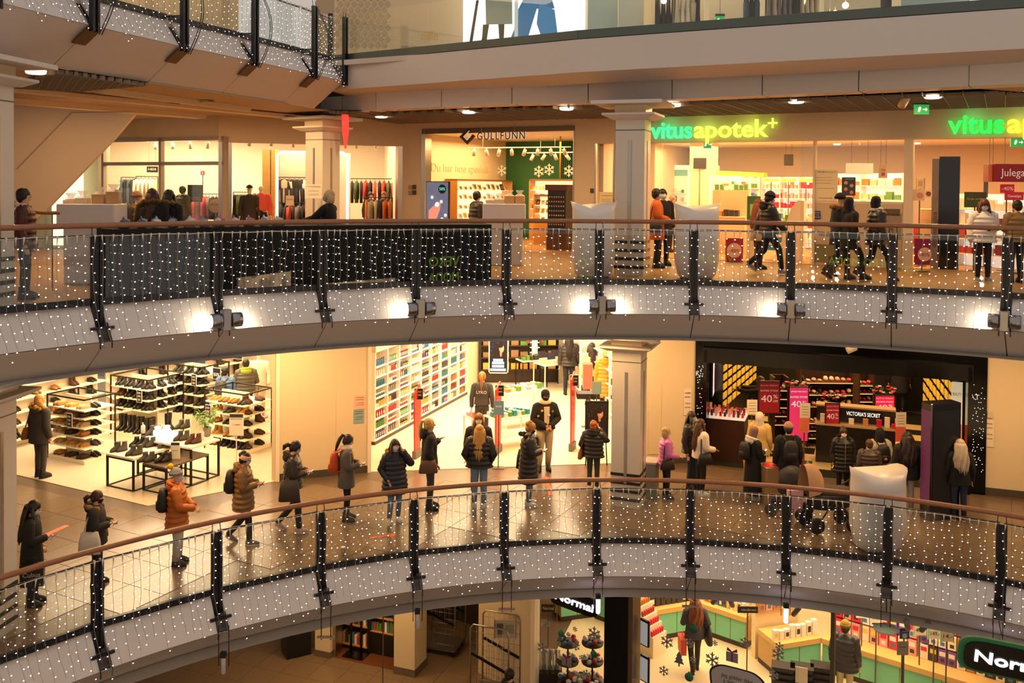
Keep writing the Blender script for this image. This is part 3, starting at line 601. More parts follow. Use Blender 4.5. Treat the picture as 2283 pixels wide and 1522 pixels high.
wallshelf(Fr((-12.5,22.4),(-11.0,25.6)),3.5,[.25,.6,.92,1.24,1.56],'long white shelf of boots along the left wall of the shoe shop','left wall shelf',['boot','shoe'],['black','dark brown','brown','black','tan'],6)
wallshelf(Fr((-10.9,25.7),(-8.1,29.4)),4.6,[.3,.7,1.1,1.45,1.8,2.15],'long white shelf of boots along the back of the shoe shop','back wall shelf',['boot','high boot','shoe'],['black','dark brown','brown','black'],7)
wallshelf(Fr((-7.2,28.6),(-5.0,27.4)),2.4,[.3,.7,1.1,1.45,1.8],'white shelf of pale shoes at the far right of the shoe shop','far right shelf',['shoe','slipper'],['tan','brown','beige','mustard'],5)
M=FS1.M(4.6,-.45,3.05+.0)
# neon squiggle sign of the shoe shop seen under the fascia
ns=empty('neon_sign',T(-7.6,23.2,2.92,FS2.rz),'white and violet neon lettering of the shoe shop under the ceiling edge','sign')
def pth(x,y,D): return PD(x,y,D)-V((-7.6,23.2,2.92))
rz_=Matrix.Rotation(-FS2.rz,4,'Z')
for k in range(9):
    x=340+k*28; y=800-k*3.0
    MB().tube([rz_@pth(x+dx,y+dy,22.2) for dx,dy in ((0,0),(4,5),(16,3),(20,-3),(20,-12))],.018,6).obj('neon_tube',mat('F2E0FF',.4,em=6),ns)
for k in (0,4,8):
    q=rz_@pth(340+k*28+10,800-k*3,22.2); MB().tube([q,V((q.x,q.y,3.77-2.92))],.006,4).obj('cord',M_bk,ns)
# display tables
def wtable(c,wL,wR,h,top,label,leg=.02):
    L=-FS1.u; Rn=FS1.n; c=V((c[0],c[1],0)); fl=Fr(c+L*wL,c); r=empty('display_table',fl.M(),label,'table')
    MB().box(0,wL,0,wR,h-.04,h).obj('tabletop',mat(top,.25),r)
    for u in (leg,wL-leg):
        for v in (leg,wR-leg): MB().box(u-leg,u+leg,v-leg,v+leg,0,h-.04).obj('leg',M_bk,r)
    for v in (leg,wR-leg):
        MB().box(0,wL,v-leg*.8,v+leg*.8,h-.08,h-.041).obj('rail',M_bk,r); MB().box(leg,wL-leg,v-leg*.8,v+leg*.8,.0,.035).obj('rail',M_bk,r)
    for u in (leg,wL-leg):
        MB().box(u-leg*.8,u+leg*.8,0,wR,.0,.035).obj('rail',M_bk,r)
    return r
wtable((-8.03,19.96),.85,1.35,.72,'FFF4E0','white display table with black legs at the front of the shoe shop')
wtable((-6.95,20.4),1.7,.85,.84,'FFF4E0','larger white display table with potted plant on it')
wtable((-7.25,19.75),.72,1.2,.6,'6A5A48','low grey display table in front of the white ones')
k=0
for (x,y,z,kd,c,nm) in ((258,1006,.72,'boot','grey','left end of the front white table'),(292,1014,.72,'boot','grey','middle of the front white table'),(300,994,.72,'boot','black','back of the front white table'),(322,996,.72,'boot','grey','right back of the front white table'),
  (319,1029,.6,'boot','grey','left of the low grey table'),(357,1030,.6,'boot','black','front of the low grey table'),(352,1012,.6,'boot','grey','back of the low grey table'),
  (335,969,.84,'boot','grey','left of the larger white table'),(398,981,.84,'boot','grey','centre of the larger white table'),(424,988,.84,'boot','brown','right of the larger white table'),(400,955,.84,'boot','grey','back of the larger white table')):
    p=PZ(x,y,z)
    for s in (0,1): shoe(kd,c,T(p.x+s*.13,p.y+.03*s,z+.001,-.6+pi),'%s %s on display, %s of the pair at %s'%(c,kd,('left','right')[s],nm),'boots on the display tables')
def box_thing(name,M,w,d,h,mt,label,cat,group=None,r=.006):
    return MB().rbox(-w/2,w/2,-d/2,d/2,0,h,r).obj(name,mt,None,label,cat,group,M=M)
for i,(x,y) in enumerate(((352,975),(372,973))):
    p=PZ(x,y,.84); r=empty('display_cube',T(p.x,p.y,.841,.5),'bright white display cube, %s of two on the larger white table'%('left','right')[i],'display')
    MB().rbox(-.09,.09,-.09,.09,0,.16).obj('cube_body',mat('FFF2DC',.5,em=1.6),r); MB().lathe([(.05,.16),(.08,.24),(.07,.25)],10).obj('cup',mat('FFF2DC',.5,em=1.2),r)  # white cube and cup, both given a glow of their own
def pump(x,y,z,label,h=.24):
    p=PZ(x,y,z); r=empty('soap_dispenser',T(p.x,p.y,z+.001),label,'dispenser')
    MB().lathe([(.045,0),(.048,.01),(.048,h*.7),(.018,h*.8),(.018,h*.86)],12).obj('bottle',mat('F2EEE6',.4),r); MB().tube([(0,0,h*.86),(0,0,h),(0,-.05,h)],.008,6).obj('pump',mat('E8E4DC',.4),r)
pump(450,980,.84,'white hand sanitiser bottle beside the plant on the table'); pump(319,965,.84,'white pump bottle beside the tall boots in the shoe shop')
p=PZ(462,972,.84); r=empty('potted_plant',T(p.x,p.y,.841),'green leafy plant in grey pot on the white shoe table','plant')
MB().lathe([(.07,0),(.1,.2),(.09,.2),(.08,.17)],14).obj('pot',mat('8A8070',.6),r)
lf=MB(); lf.add([(0,0,0),(.03,.05,.012),(0,.13,0),(-.03,.05,.012)],[(0,1,2,3)]); lm=lf.mesh('leaf',mat('6A9A2A',.5))
for i in range(9):
    a=i*.7+rnd.uniform(-.2,.2); e=rnd.uniform(.15,.38); tip=V((math.cos(a)*e,math.sin(a)*e,.2+rnd.uniform(.25,.45))); st=MB().tube([(0,0,.17),tip*.5+V((0,0,.16)),tip],.006,5).obj('stem',mat('5A7A2A',.5),r)
    for j in range(8):
        q=V((0,0,.17)).lerp(tip,.35+.65*j/7); l=link('leaf',lm,st,M=Matrix.Translation(q)@Euler((rnd.uniform(-.6,.6),rnd.uniform(-.6,.6),a+(1 if j%2 else -1)*1.2-pi/2)).to_matrix().to_4x4())
def standsign(x,ybase,z,h,w,lines,label,bg='F4EEDF',fg='3A3630',top=None,rz=0,name='notice_stand',pole=True,hb=0.0):
    p=PZ(x,ybase,z); r=empty(name,T(p.x,p.y,z,rz),label,'sign')
    if pole: MB().lathe([(.14,0),(.14,.015),(.015,.02),(.012,hb+.05)],12).obj('stand',mat('B8B0A4',.4,.6),r)
    b=MB(); b.rbox(-w/2,w/2,-.01,.01,hb,hb+h,.004); b.obj('panel',mat(bg,.5),r)
    if top: MB().box(-w/2+.01,w/2-.01,-.013,-.009,hb+h*.82,hb+h*.97).obj('header',mat(top,.5),r)
    for t,c,f,fw in lines: text(r,t,h*f,T(0,-.012,hb+h*c),mat(fg,.5),fit=w*fw if fw else None,depth=.001)
    return r
standsign(527,1068,0,.5,.32,(('HOLD AVSTAND',.75,.07,.8),('1 meter',.5,.1,.5)),'white covid notice on a slim stand in front of the tan shoes',top='3A3A3A',hb=.98)
standsign(391,1024,.6,.36,.2,(('HOLD',.5,.08,.6),),'small white notice card standing on the low grey shoe table',top='3A3A3A',hb=.02,pole=False)
p=PZ(433,972,.84); r=empty('picture_board',T(p.x,p.y+.1,.841,-.3),'floral picture board leaning behind the plant','picture'); MB().box(-.16,.16,0,.015,0,.42,M=Matrix.Rotation(-.2,4,'X')).obj('board',mat('D8C8A8',.5,noise=.5,scale=9),r)
def redsign(x,y,z0,D,w,h,t,label):
    p=PD(x,y,D); r=empty('price_board',T(p.x,p.y,p.z,-.45),label,'sign'); gsign(r,T(),w,h,((t,.4,.42,.8),),bg='17130F' ,name='board'); MB().box(-.01,.01,.016,.03,h,3.77-p.z).obj('cord',M_bk,r)
redsign(529,799,0,26.6,.34,.45,'30%','black thirty percent board hanging at the back of the shoe shop'); redsign(483,845,0,25.6,.26,.3,'50%','black fifty percent board above the middle shoe rack')
# ---------------------------------------------------------------- hair care shop
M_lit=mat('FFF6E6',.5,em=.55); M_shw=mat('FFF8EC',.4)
BC=['7A2A22','C8A04A','2A6A7A','8A8478','B83A3A','3A3430','D8C8A8','4A7AA0','6A3A6A','5A8A3A','E8DCC8','A06A30']
BCN=['dark red','gold','teal','grey','red','black','cream','blue','purple','green','white','amber']
def bottle_mesh(kind,c):
    b=MB()
    if kind==0: b.lathe([(.026,0),(.028,.01),(.028,.13),(.012,.15)],8); b.lathe([(.014,.15),(.014,.18)],8,1)
    elif kind==1: b.lathe([(.032,0),(.034,.01),(.034,.07)],8); b.lathe([(.035,.07),(.035,.095)],8,1)
    else: b.rbox(-.028,.028,-.02,.02,0,.16,.004); b.box(-.02,.02,-.0205,-.02,.04,.12,1)
    return b.mesh('bottle',[mat(BC[c],.35),mat('F0E8DA' if kind==2 else ('1A1816' if c%2 else 'E8E0D0'),.4)])
BM={(k,c):bottle_mesh(k,c) for k in range(3) for c in range(12)}
FK=Fr((-3.42,23.75),(-1.36,29.7)); nb=9; bl=6.3/nb; lev=[.12+.265*i for i in range(8)]
r=empty('display_shelving',FK.M(),'long bright white shelving wall of hair care bottles','shelf')
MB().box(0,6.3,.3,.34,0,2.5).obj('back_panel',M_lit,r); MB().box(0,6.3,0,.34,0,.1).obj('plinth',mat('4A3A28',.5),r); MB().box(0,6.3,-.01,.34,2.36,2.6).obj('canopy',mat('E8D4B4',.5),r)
for i in range(nb+1): MB().box(i*bl-.018,i*bl+.018,0,.32,.1,2.36).obj('upright',M_shw,r)
for z in lev: MB().box(0,6.3,0,.3,z-.022,z).obj('shelf_board',M_shw,r)
cnt=0; rest=MB(); rmats=[mat(c,.35) for c in BC]
for i in range(nb):
    for j,z in enumerate(lev):
        n=rnd.choice((5,6,7)); c=rnd.randrange(12); kd=rnd.randrange(3)
        for q in range(n):
            if q%3==0 and rnd.random()<.4: c=rnd.randrange(12); kd=rnd.randrange(3)
            u=i*bl+.05+(bl-.1)*(q+.5)/n
            if cnt<300 and i<7:
                cnt+=1; link('bottle',BM[kd,c],None,'%s bottle, %s from left, %s shelf up, %s hair care bay'%(BCN[c],ordn(q),ordn(j),ordn(i)),'bottle','bottles on the hair care wall',M=FK.M(u,.08,z+.001))
            else:
                rest.lathe([(.026,0),(.028,.13),(.012,.16)],6,c,M=FK.M(u,.08,z))
rest.obj('bottles',rmats,r,kind='stuff')
for o in [x for x in r.children if x.name.startswith('bottles')]: o.matrix_local=FK.M().inverted()
# right hand shelving and back display of the hair care shop
FK2=Fr((2.2,33),(3.35,24.0))
def goods_wall(fr,L,levels,label,nm,per,depth=.3,cols=None,group=None,lit=True,what='box',sz=(.05,.16),bays=1,v=.06,strip=None,name='display_shelf',labelpos=''):
    """shelf unit whose goods are single things"""
    r=empty(name,fr.M(),label,'shelf'); MB().box(0,L,depth,depth+.04,0,levels[-1]+.35).obj('back_panel',M_lit if lit else mat('3A2C20',.5),r)
    for i in range(bays+1): MB().box(i*L/bays-.015,i*L/bays+.015,0,depth,0,levels[-1]+.35).obj('upright',M_shw if lit else mat('2A2018',.5),r)
    for j,z in enumerate(levels):
        MB().box(0,L,0,depth,z-.022,z).obj('shelf_board',M_shw if lit else mat('3A2C20',.5),r)
        c=rnd.choice(cols); n=per
        for q in range(n):
            if rnd.random()<.3: c=rnd.choice(cols)
            u=.05+(L-.1)*(q+.5)/n; h=rnd.uniform(*sz)*1.0; ww=(L-.1)/n*.8
            cn=COLN.get(c,'pale')
            MB().rbox(-ww/2,ww/2,0,min(.12,depth-.08),0,h,.004).obj(what,mat(c,.5),None,'%s %s, %s from left, %s shelf up on %s'%(cn,what.replace('_',' '),ordn(q),ordn(j),nm),what.split('_')[-1],group or what+'s of '+nm,M=fr.M(u,v,z+.001))
    return r
COLN={'F2E8D8':'white','D8C090':'cream','3A3430':'black','B83A3A':'red','4A7AA0':'blue','5A8A3A':'green','E8A0A0':'pink','C8762A':'orange','2A8A8A':'teal','8A2A4A':'crimson','E8D24A':'yellow','7A4AA0':'purple','8A6A4A':'brown','D82A4A':'bright red','C8A04A':'golden'}
goods_wall(Fr((1.75,31.5),(3.0,25.6)),6.0,[.2,.6,1.0,1.4,1.8,2.2],'white shelving with black product boxes on the right of the hair care shop','right hair care shelving',14,cols=['3A3430','F2E8D8','3A3430','E8A0A0','D8C090'],bays=6,sz=(.1,.22),what='product_carton')
goods_wall(Fr((-1.0,31.2),(1.6,31.4)),2.6,[.5,.9,1.3,1.7,2.1],'back shelving of brushes and hair goods in the hair care shop','back hair care shelving',8,cols=['3A3430','8A6A4A','C8A04A','5A8A3A'],lit=False,sz=(.12,.25),what='hair_product')
def poster(name,x0,y0,x1,y1,D,bg,label,cat='poster',texts=(),frame='1A1612',em=0,rz=0,th=.03,extra=None,fw=.03,hang=0,pole=0):
    """framed flat picture whose corners fall on the given photo box at depth D"""
    a=PD(x0,y1,D); b_=PD(x1,y0,D); w_=(b_.x-a.x); h_=b_.z-a.z
    r=empty(name,T((a.x+b_.x)/2,D,a.z,rz),label,cat)
    if frame:
        for q in ((-w_/2,-w_/2+fw,0,h_),(w_/2-fw,w_/2,0,h_),(-w_/2,w_/2,0,fw),(-w_/2,w_/2,h_-fw,h_)): MB().box(q[0],q[1],-.012,th,q[2],q[3]).obj('frame',mat(frame,.4),r)
    MB().box(-w_/2+.005,w_/2-.005,0,th-.004,.005,h_-.005).obj('print',mat(bg,.5,em=em),r)
    for t,cx,cz,f,fwid,c in texts: text(r,t,f*h_,T((cx-.5)*w_,-.003,cz*h_),mat(c,.5,em=em),fit=fwid*w_ if fwid else None,depth=.001)
    if hang:
        for s_ in (-.35,.35): MB().box(s_*w_-.004,s_*w_+.004,0,.008,h_,hang-a.z).obj('cord',mat('5A5048',.5),r)
    if pole:
        MB().box(-.012,.012,th,th+.024,-a.z+.005,h_*.5).obj('pole',mat('6A5A50',.4,.4),r); MB().box(-.14,.14,th-.08,th+.12,-a.z,-a.z+.014).obj('foot',mat('6A5A50',.4,.4),r)
    if extra: extra(r,w_,h_)
    return r
def glam(r,w_,h_,em=0):
    """portrait print: dark glitter ground, long dark hair, face"""
    M=T(w_*.12,-.004,h_*.62)
    def e(cx,cz,a,b_,c,y): 
        MB().add([(cx+a*math.cos(2*pi*k/18),y,cz+b_*math.sin(2*pi*k/18)) for k in range(18)],[tuple(range(17,-1,-1))[::-1]],M=M).obj('portrait_shape',mat(c,.6,em=em),r)
    e(-.02*w_,-.1*h_,.3*w_,.27*h_,'241210',0); e(.0,-.1*h_,.055*w_,.09*h_,'C08A68',-.001); e(.03*w_,.03*h_,.125*w_,.115*h_,'D09A78',-.0015); e(-.04*w_,.11*h_,.16*w_,.07*h_,'241210',-.002); e(.05*w_,.0,.05*w_,.012*h_,'F4E8E0',-.002); e(0,-.36*h_,.3*w_,.14*h_,'1E1A26',-.001)
    g=MB()
    for k in range(70):
        x,z=rnd.uniform(-.45,.45)*w_,rnd.uniform(.45,.95)*h_; g.add([(x-.004,-.003,z),(x,-.003,z-.004),(x+.004,-.003,z),(x,-.003,z+.004)],[(0,1,2,3)])
    g.obj('glitter',mat('B8C0D8',.5,em=em),r,kind='stuff')
def bw(r,w_,h_):
    glam(r,w_,h_,.5)
    for t,cz,wd in (('SUPER LØRDAG',.345,.5),('BLACK',.27,.62),('WEEK',.185,.62),('25% PÅ NESTEN ALT',.095,.8)):
        MB().box(-.02*w_-wd*w_/2,-.02*w_+wd*w_/2,-.006,-.003,(cz-.035)*h_,(cz+.035)*h_).obj('caption_bar',mat('8FB8D8',.5,em=.5),r); text(r,t,.07*h_,T(-.02*w_,-.008,cz*h_),mat('F4F6FA',.5,em=.8),fit=wd*w_*.92,depth=.001)
poster('hanging_poster',1089,746,1134,832,24.6,'1B1E30','tall hanging poster of smiling dark haired woman above hair care tables',texts=(),frame='FFF4E0',em=.45,extra=bw,hang=3.77)
def easel(r,w_,h_):
    glam(r,w_,h_)
    for s in (-1,1): MB().tube([(s*w_*.3,.03,h_*1.12),(s*w_*.46,.02,-r.location.z+.01)],.015,5).obj('easel_leg',M_bk,r)
poster('easel_poster',1304,894,1357,975,22.15,'241C1C','black framed poster of smiling woman on easel beside the column',extra=easel)
# tables in the hair care shop
def frame_table(M,w_,d,h,mt,label,mid=.35,top=None):
    r=empty('display_table',M,label,'table'); MB().box(-w_/2,w_/2,-d/2,d/2,h-.03,h).obj('tabletop',top or mat('FFF4E4',.3),r)
    if mid: MB().box(-w_/2+.02,w_/2-.02,-d/2+.02,d/2-.02,mid-.02,mid).obj('lower_shelf',mat('FFF4E4',.3),r)
    for u in (-1,1):
        for v in (-1,1): MB().box(u*(w_/2-.015)-.015,u*(w_/2-.015)+.015,v*(d/2-.015)-.015,v*(d/2-.015)+.015,0,h-.03).obj('leg',mt,r)
    return r
def goods_on(M,w_,d,z,nx,ny,cols,group,where,what='box',sz=(.08,.16),fill=.7):
    for i in range(nx):
        for j in range(ny):
            c=rnd.choice(cols); h=rnd.uniform(*sz); a,b_=w_/nx*fill,d/ny*fill
            MB().rbox(-a/2,a/2,-b_/2,b_/2,0,h,.004).obj(what,mat(c,.45),None,'%s %s, %s along %s deep on %s'%(COLN.get(c,'pale'),what.replace('_',' '),ordn(i),ordn(j),where),what.split('_')[-1],group,M=M@T(-w_/2+w_*(i+.5)/nx,-d/2+d*(j+.5)/ny,z+.001))
Wm=mat('F2E6D0',.4,.2)
for (x,y,rz,w_,d,h,lab,cols,nx,ny) in ((1133,1000,.55,1.15,.6,.78,'white two tier table with blue and green bottles in front',['2A8A8A','F2E8D8','5A8A3A','4A7AA0'],8,3),(1068,985,.5,.7,.5,.62,'small white table beside the hair care assistant',['F2E8D8','E8A0A0','D8C090'],5,2),
   (1160,955,.55,1.3,.6,1.0,'taller white table of orange and pink goods in hair care shop',['C8762A','E8A0A0','F2E8D8','5A8A3A','D8C090'],7,2),(1245,870,.55,1.5,.7,.85,'white table with dark open gift boxes',['F2E8D8','D8C090'],4,1),(1185,866,.4,.9,.6,.9,'dark wooden table with brushes and jars',['3A3430','8A6A4A','5A8A3A','F2E8D8'],6,2)):
    p=PZ(x,y,0); M=T(p.x,p.y+d*.5,.012,rz); frame_table(M,w_,d,h,Wm if 'dark' not in lab[:5] else M_bk,lab,.3 if 'tier' in lab or 'taller' in lab else None); goods_on(M,w_*.92,d*.85,h,nx,ny,cols,'goods on the hair care tables',{'white two':'two tier table','small whi':'small white table','taller wh':'taller white table','white tab':'gift box table','dark wood':'dark wooden table'}[lab[:9]],'bottle_box')
p=PZ(1195,835,0)
r=empty('display_tower',T(PZ(1192,862,0).x,PZ(1192,862,0).y+.3,.905,.3),'white round tower of nail colours with red side panels','display')
for i in range(6): MB().lathe([(.17-.0*i,i*.17),(.17,i*.17+.02)],14).obj('tier',M_shw,r)
MB().lathe([(.1,0),(.1,1.15)],12).obj('core',M_lit,r)
for s in (-1,1): MB().box(s*.24-.03,s*.24+.03,-.05,.05,.5,1.1).obj('side_panel',mat('C8402A',.5),r)
gp_=PZ(1245,870,0)
for i,(x,y) in enumerate(((-.4,.2),(.12,.2),(-.3,-.18),(.25,-.2))):
    r=empty('gift_box',T(gp_.x,gp_.y+.35,.012,.55)@T(x,y,.852),'dark blue open gift box, %s of four on white table'%ORD[i],'box','open gift boxes')
    MB().rbox(-.15,.15,-.11,.11,0,.12).obj('tray',mat('4A3E5A' if i==3 else 'D8CCB8',.5),r); MB().box(-.15,.15,-.01,.01,0,.22,M=T(0,.12,.12)@Matrix.Rotation(-.35,4,'X')).obj('lid',mat('2E2838',.5),r)
# red security gates
def gate(x,y,label,h=1.55,fl=.16):
    p=PZ(x,y,0); r=empty('security_gate',T(p.x,p.y,0,1.25),label,'gate')
    MB().rbox(-.2,.2,-.05,.05,0,.2).obj('base',mat('6A6058',.5),r)
    MB().prism([(-.16,.2),(.16,.2),(.2,h),(-.2,h+.0),],-.018,.018).obj('panel',mat('D8402C',.4),r)
    MB().prism([(-.2,h),(.2,h),(.12,h+.22),(-.2,h+.06)],-.018,.018).obj('tip',mat('D8402C',.4),r)
    gsign(r,T(-.02,-.04,h-.12)@Matrix.Rotation(-1.25,4,'Z'),.2,.26,(('BLACK',.7,.2,.7),('WEEK',.4,.2,.7)),name='sign_card'); return r
gate(930,1020,'red security gate left of the hair care entrance'); g2=gate(1110,1010,'red security gate in middle of the hair care entrance'); g3=gate(1276,1003,'red security gate with script lettering beside the handbag woman',1.75)
text(g3,'Lyko',.3,T(.0,-.02,1.0)@Matrix.Rotation(pi/2,4,'Y'),mat('E88070',.5))
p=PZ(1097,880,0)
poster('notice_card',1100,893,1124,925,21.9,'6A8AA8','blue grey notice card on the middle red gate','sign',(('HUSK',.5,.6,.15,.6,'F4F0E8'),),frame=None,th=.01,pole=1)
poster('notice_card',1319,850,1342,879,22.9,'8AA8A8','pale blue portrait card above the easel poster','sign',(),frame=None,th=.01,pole=1)
poster('counter_stand',1286,878,1338,890,23.2,'3A3232','dark counter top behind the red gate','counter',(),frame=None,th=.4,pole=1)
poster('pink_stand',1300,812,1322,868,25.4,'D86A5A','pink red stand with black top in hair care shop','display',(),frame=None,th=.35,pole=1)
# beige wall notices
for x0,y0,x1,y1,c,l,fr_ in ((790,881,814,911,'F0B8A0','pink notice sheet on the beige wall left of hair care shop',FW1),(788,912,811,943,'8AA8A8','blue portrait notice under the pink sheet on beige wall',FW1),(1524,867,1541,925,'E6D8C2','long white notice on wall left of the lingerie shop',FW2),(2193,935,2215,995,'E6D8C2','long white notice on the wall right of the lingerie shop',FW3)):
    q=fr_.rect(x0,y0,x1,y1); r=empty('wall_notice',fr_.M((q[0]+q[1])/2,-.02,q[2]),l,'notice'); w_,h_=q[1]-q[0],q[3]-q[2]; MB().box(-w_/2,w_/2,0,.015,0,h_).obj('sheet',mat(c,.6),r)
    for t,cz in (('VI MÅ DESSVERRE',.85),('BEGRENSE',.7),('1 METER',.45),('AVSTAND',.3)): text(r,t,h_*.08,T(0,-.002,h_*cz),mat('6A3A30',.6),fit=w_*.7,depth=.001)
q=FW3.rect(2201,917,2212,930); MB().box(q[0],q[1],-.05,0,q[2],q[3],M=FW3.M()).obj('alarm_box',mat('C8C0B0',.5),None,'small pale alarm box on the wall right of the lingerie shop','box')
# ---------------------------------------------------------------- lingerie shop
FVx=lambda x,y,v: FV.px(x,y,v)
bk=mat('17110E',.3,spec=.7)
tl=MB().box(-.3,.3,-.3,.3,0,.004).mesh('tile',mat('E0C890',.15,spec=.8)); vf=[o for o in COL.objects if o.name.startswith('floor') and o.parent is None][-3]
vfl=[o for o in COL.objects if o.parent is None and o.name.startswith('floor')]
for i in range(-2,8):
    for j in range(-1,9):
        if (i+j)%2==0:
            q=V((6.2,23.4,0))+V((math.cos(-.36),math.sin(-.36),0))*i*.6*.9+V((-math.sin(-.36),math.cos(-.36),0))*j*.6
            if (V((q.x,q.y,0))-FV.A).dot(FV.n)>.5 and q.x<12: link('tile',tl,fl1,M=T(q.x,q.y,.013,-.36+.0))
def lits(x,y,D,rows,label): pass
def signpost(x0,y0,x1,y1,D,bg,label,big,em=.0,small=True,extra=(),frame='150B0C',pole=1):
    t=[('BLACK FRIDAY',.5,.86,.06,.8,'F0B8C0')] if small else []
    t+= [('ENTIRE STORE',.5,.7 if small else .62,.07,.8,'FBE6E8'),('40',.38,.45 if small else .36,.3 if small else .34,.5,'FBE6E8'),('%',.78,.52 if small else .43,.16,.2,'FBE6E8'),('OFF',.78,.38 if small else .27,.09,.22,'FBE6E8')]
    return poster('sale_sign',x0,y0,x1,y1,D,bg,label,'sign',t,frame=frame,em=em,fw=.02,pole=pole)
signpost(1690,849,1740,922,22.9,'9A1420','dark red forty percent off sign hanging at left of lingerie shop',1,.12)
o=poster('sale_sign',1757,862,1804,984,23.6,'E8386A','tall bright pink forty percent off sign with black edges','sign',(('LIMITED TIME ONLY!',.5,.91,.035,.8,'FBE6E8'),('ENTIRE STORE',.5,.81,.05,.85,'FBE6E8'),('40',.38,.68,.16,.5,'FBE6E8'),('%',.78,.71,.08,.2,'FBE6E8')),frame='150B0C',em=.6,fw=.02,pole=1)
signpost(1839,898,1873,953,22.55,'A81626','dark red forty percent off sign standing on the counter',1,.15)
signpost(1949,881,1996,930,23.3,'F02848','bright red forty percent off sign at the right of the counter',1,.75)
# front counter with lettering
a=PZ(1818,1030,0); b_=PZ(1995,1048,0); fc=Fr(a,b_); h1=hz(1820,966,a)*.97
r=empty('shop_counter',fc.M(),'long black counter with white lettering across the lingerie shop','counter')
MB().box(0,fc.L,0,.6,0,.92).obj('body',bk,r); MB().box(-.03,fc.L+.03,-.03,.35,.92,.96).obj('worktop',mat('B89A70',.3),r); MB().box(0,fc.L,.35,.65,.92,1.3).obj('upstand',bk,r); MB().box(-.02,fc.L+.02,.33,.68,1.3,1.34).obj('shelf',mat('C8A878',.3),r)
text(r,"VICTORIA'S SECRET",.13,T(fc.L*.60,.34,1.17),mat('F4F0EA',.4,em=1.2),fit=fc.L*.43)
for i,(u,c,n,h) in enumerate(((.15,'E8DCC8','white card',.2),(.35,'E8A0A0','pink dish',.06),(.8,'E8DCC8','small card',.14),(1.12,'C8904A','amber perfume bottle',.16),(1.42,'C8203A','red gift box',.17),(1.75,'D82A4A','red round box',.1),(fc.L-.18,'E8DCC8','tall white card',.24))):
    MB().rbox(-.06,.06,-.04,.04,0,h,.006).obj('perfume_item',mat(c,.35),None,'%s standing on the black lingerie counter'%n,'item','items on the lingerie counter',M=fc.M(u,.14,.961))
# left display desk with bottles and screen
a=PZ(1583,1000,0); b_=PZ(1652,1010,0)
D1=Fr((4.72,22.8),(5.6,22.48)); r=empty('perfume_desk',D1.M(),'dark wooden desk of perfume bottles with white top at left of lingerie shop','desk')
MB().box(.0,.95,0,.9,0,1.02).obj('body',mat('3A1E14',.3),r); MB().box(-.02,.97,-.02,.92,1.02,1.06).obj('worktop',mat('FFF2E4',.3,em=.35),r)
for i in range(9):
    for j in range(3):
        c=rnd.choice(['8A2A4A','C8203A','E8A0A0','C8904A','F2E8D8','3A3430']); h=rnd.uniform(.1,.2)
        MB().rbox(-.03,.03,-.025,.025,0,h,.005).obj('perfume_bottle',mat(c,.2),None,'%s perfume bottle, %s along %s deep on left desk'%({'8A2A4A':'crimson','C8203A':'red','E8A0A0':'pink','C8904A':'amber','F2E8D8':'white','3A3430':'black'}[c],ordn(i),ordn(j)),'bottle','perfume bottles on the desk',M=D1.M(.06+i*.105,.12+j*.28,1.061))
fs=Fr((5.0,23.5),(5.75,26.2)); q=fs.rect(1590,812,1622,890)
a=PD(1589,886,23.6); r=empty('wall_screen',T(a.x,a.y,a.z,fs.rz),'tall bright screen with pale portrait on left lingerie wall','screen'); MB().box(0,1.0,0,.05,0,.95).obj('panel',mat('1A1412',.4),r); MB().box(.03,.97,-.006,0,.03,.92).obj('picture',mat('E8E0E4',.4,em=.9),r); MB().add([(.5+.22*math.cos(k*pi/8),-.008,.4+.36*math.sin(k*pi/8)) for k in range(16)],[tuple(range(16))]).obj('portrait_shape',mat('B89080',.5,em=.6),r)
# lit golden shelving on both side walls
def lit_wall(fr,L,nx,nz,h0,h1,label,nm):
    r=empty('golden_shelving',fr.M(),label,'shelf'); MB().box(0,L,.22,.26,0,h1+.1).obj('back_panel',mat('2A2010',.5),r)
    for i in range(nx+1): MB().box(i*L/nx-.02,i*L/nx+.02,0,.22,h0,h1).obj('upright',bk,r)
    for j in range(nz+1): MB().box(0,L,0,.22,h0+(h1-h0)*j/nz-.012,h0+(h1-h0)*j/nz+.012).obj('shelf_board',bk,r)
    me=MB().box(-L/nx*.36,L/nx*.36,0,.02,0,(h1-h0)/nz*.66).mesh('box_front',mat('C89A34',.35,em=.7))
    for i in range(nx):
        for j in range(nz): link('box_front',me,r,M=T((i+.5)*L/nx,-.012,h0+(h1-h0)*(j+.1)/nz))
lit_wall(Fr((5.45,24.1),(7.4,28.2)),4.5,8,8,.9,2.8,'glowing golden shelves along the left wall of the lingerie shop','l')
lit_wall(Fr((11.7,26.6),(10.2,21.6)),5.2,8,8,.3,2.8,'glowing golden shelves along the right wall of the lingerie shop','r')
q=FV.rect(2122,852,2144,985,.9); r=empty('lit_poster',FV.M((q[0]+q[1])/2,.9,q[2]),'tall lit beauty poster at right of lingerie entrance','poster'); w_=q[1]-q[0]; h_=q[3]-q[2]
MB().box(-w_/2,w_/2,0,.04,0,h_).obj('print',mat('E8D8B0',.4,em=.55),r); MB().box(-w_/2+.01,w_/2-.01,-.006,0,0,h_*.3).obj('print_patch',mat('C8402A',.4,em=.4),r); text(r,'BEAUTY',.1,T(0,-.006,h_*.8),mat('8A7A60',.5),fit=w_*.8,depth=.001)
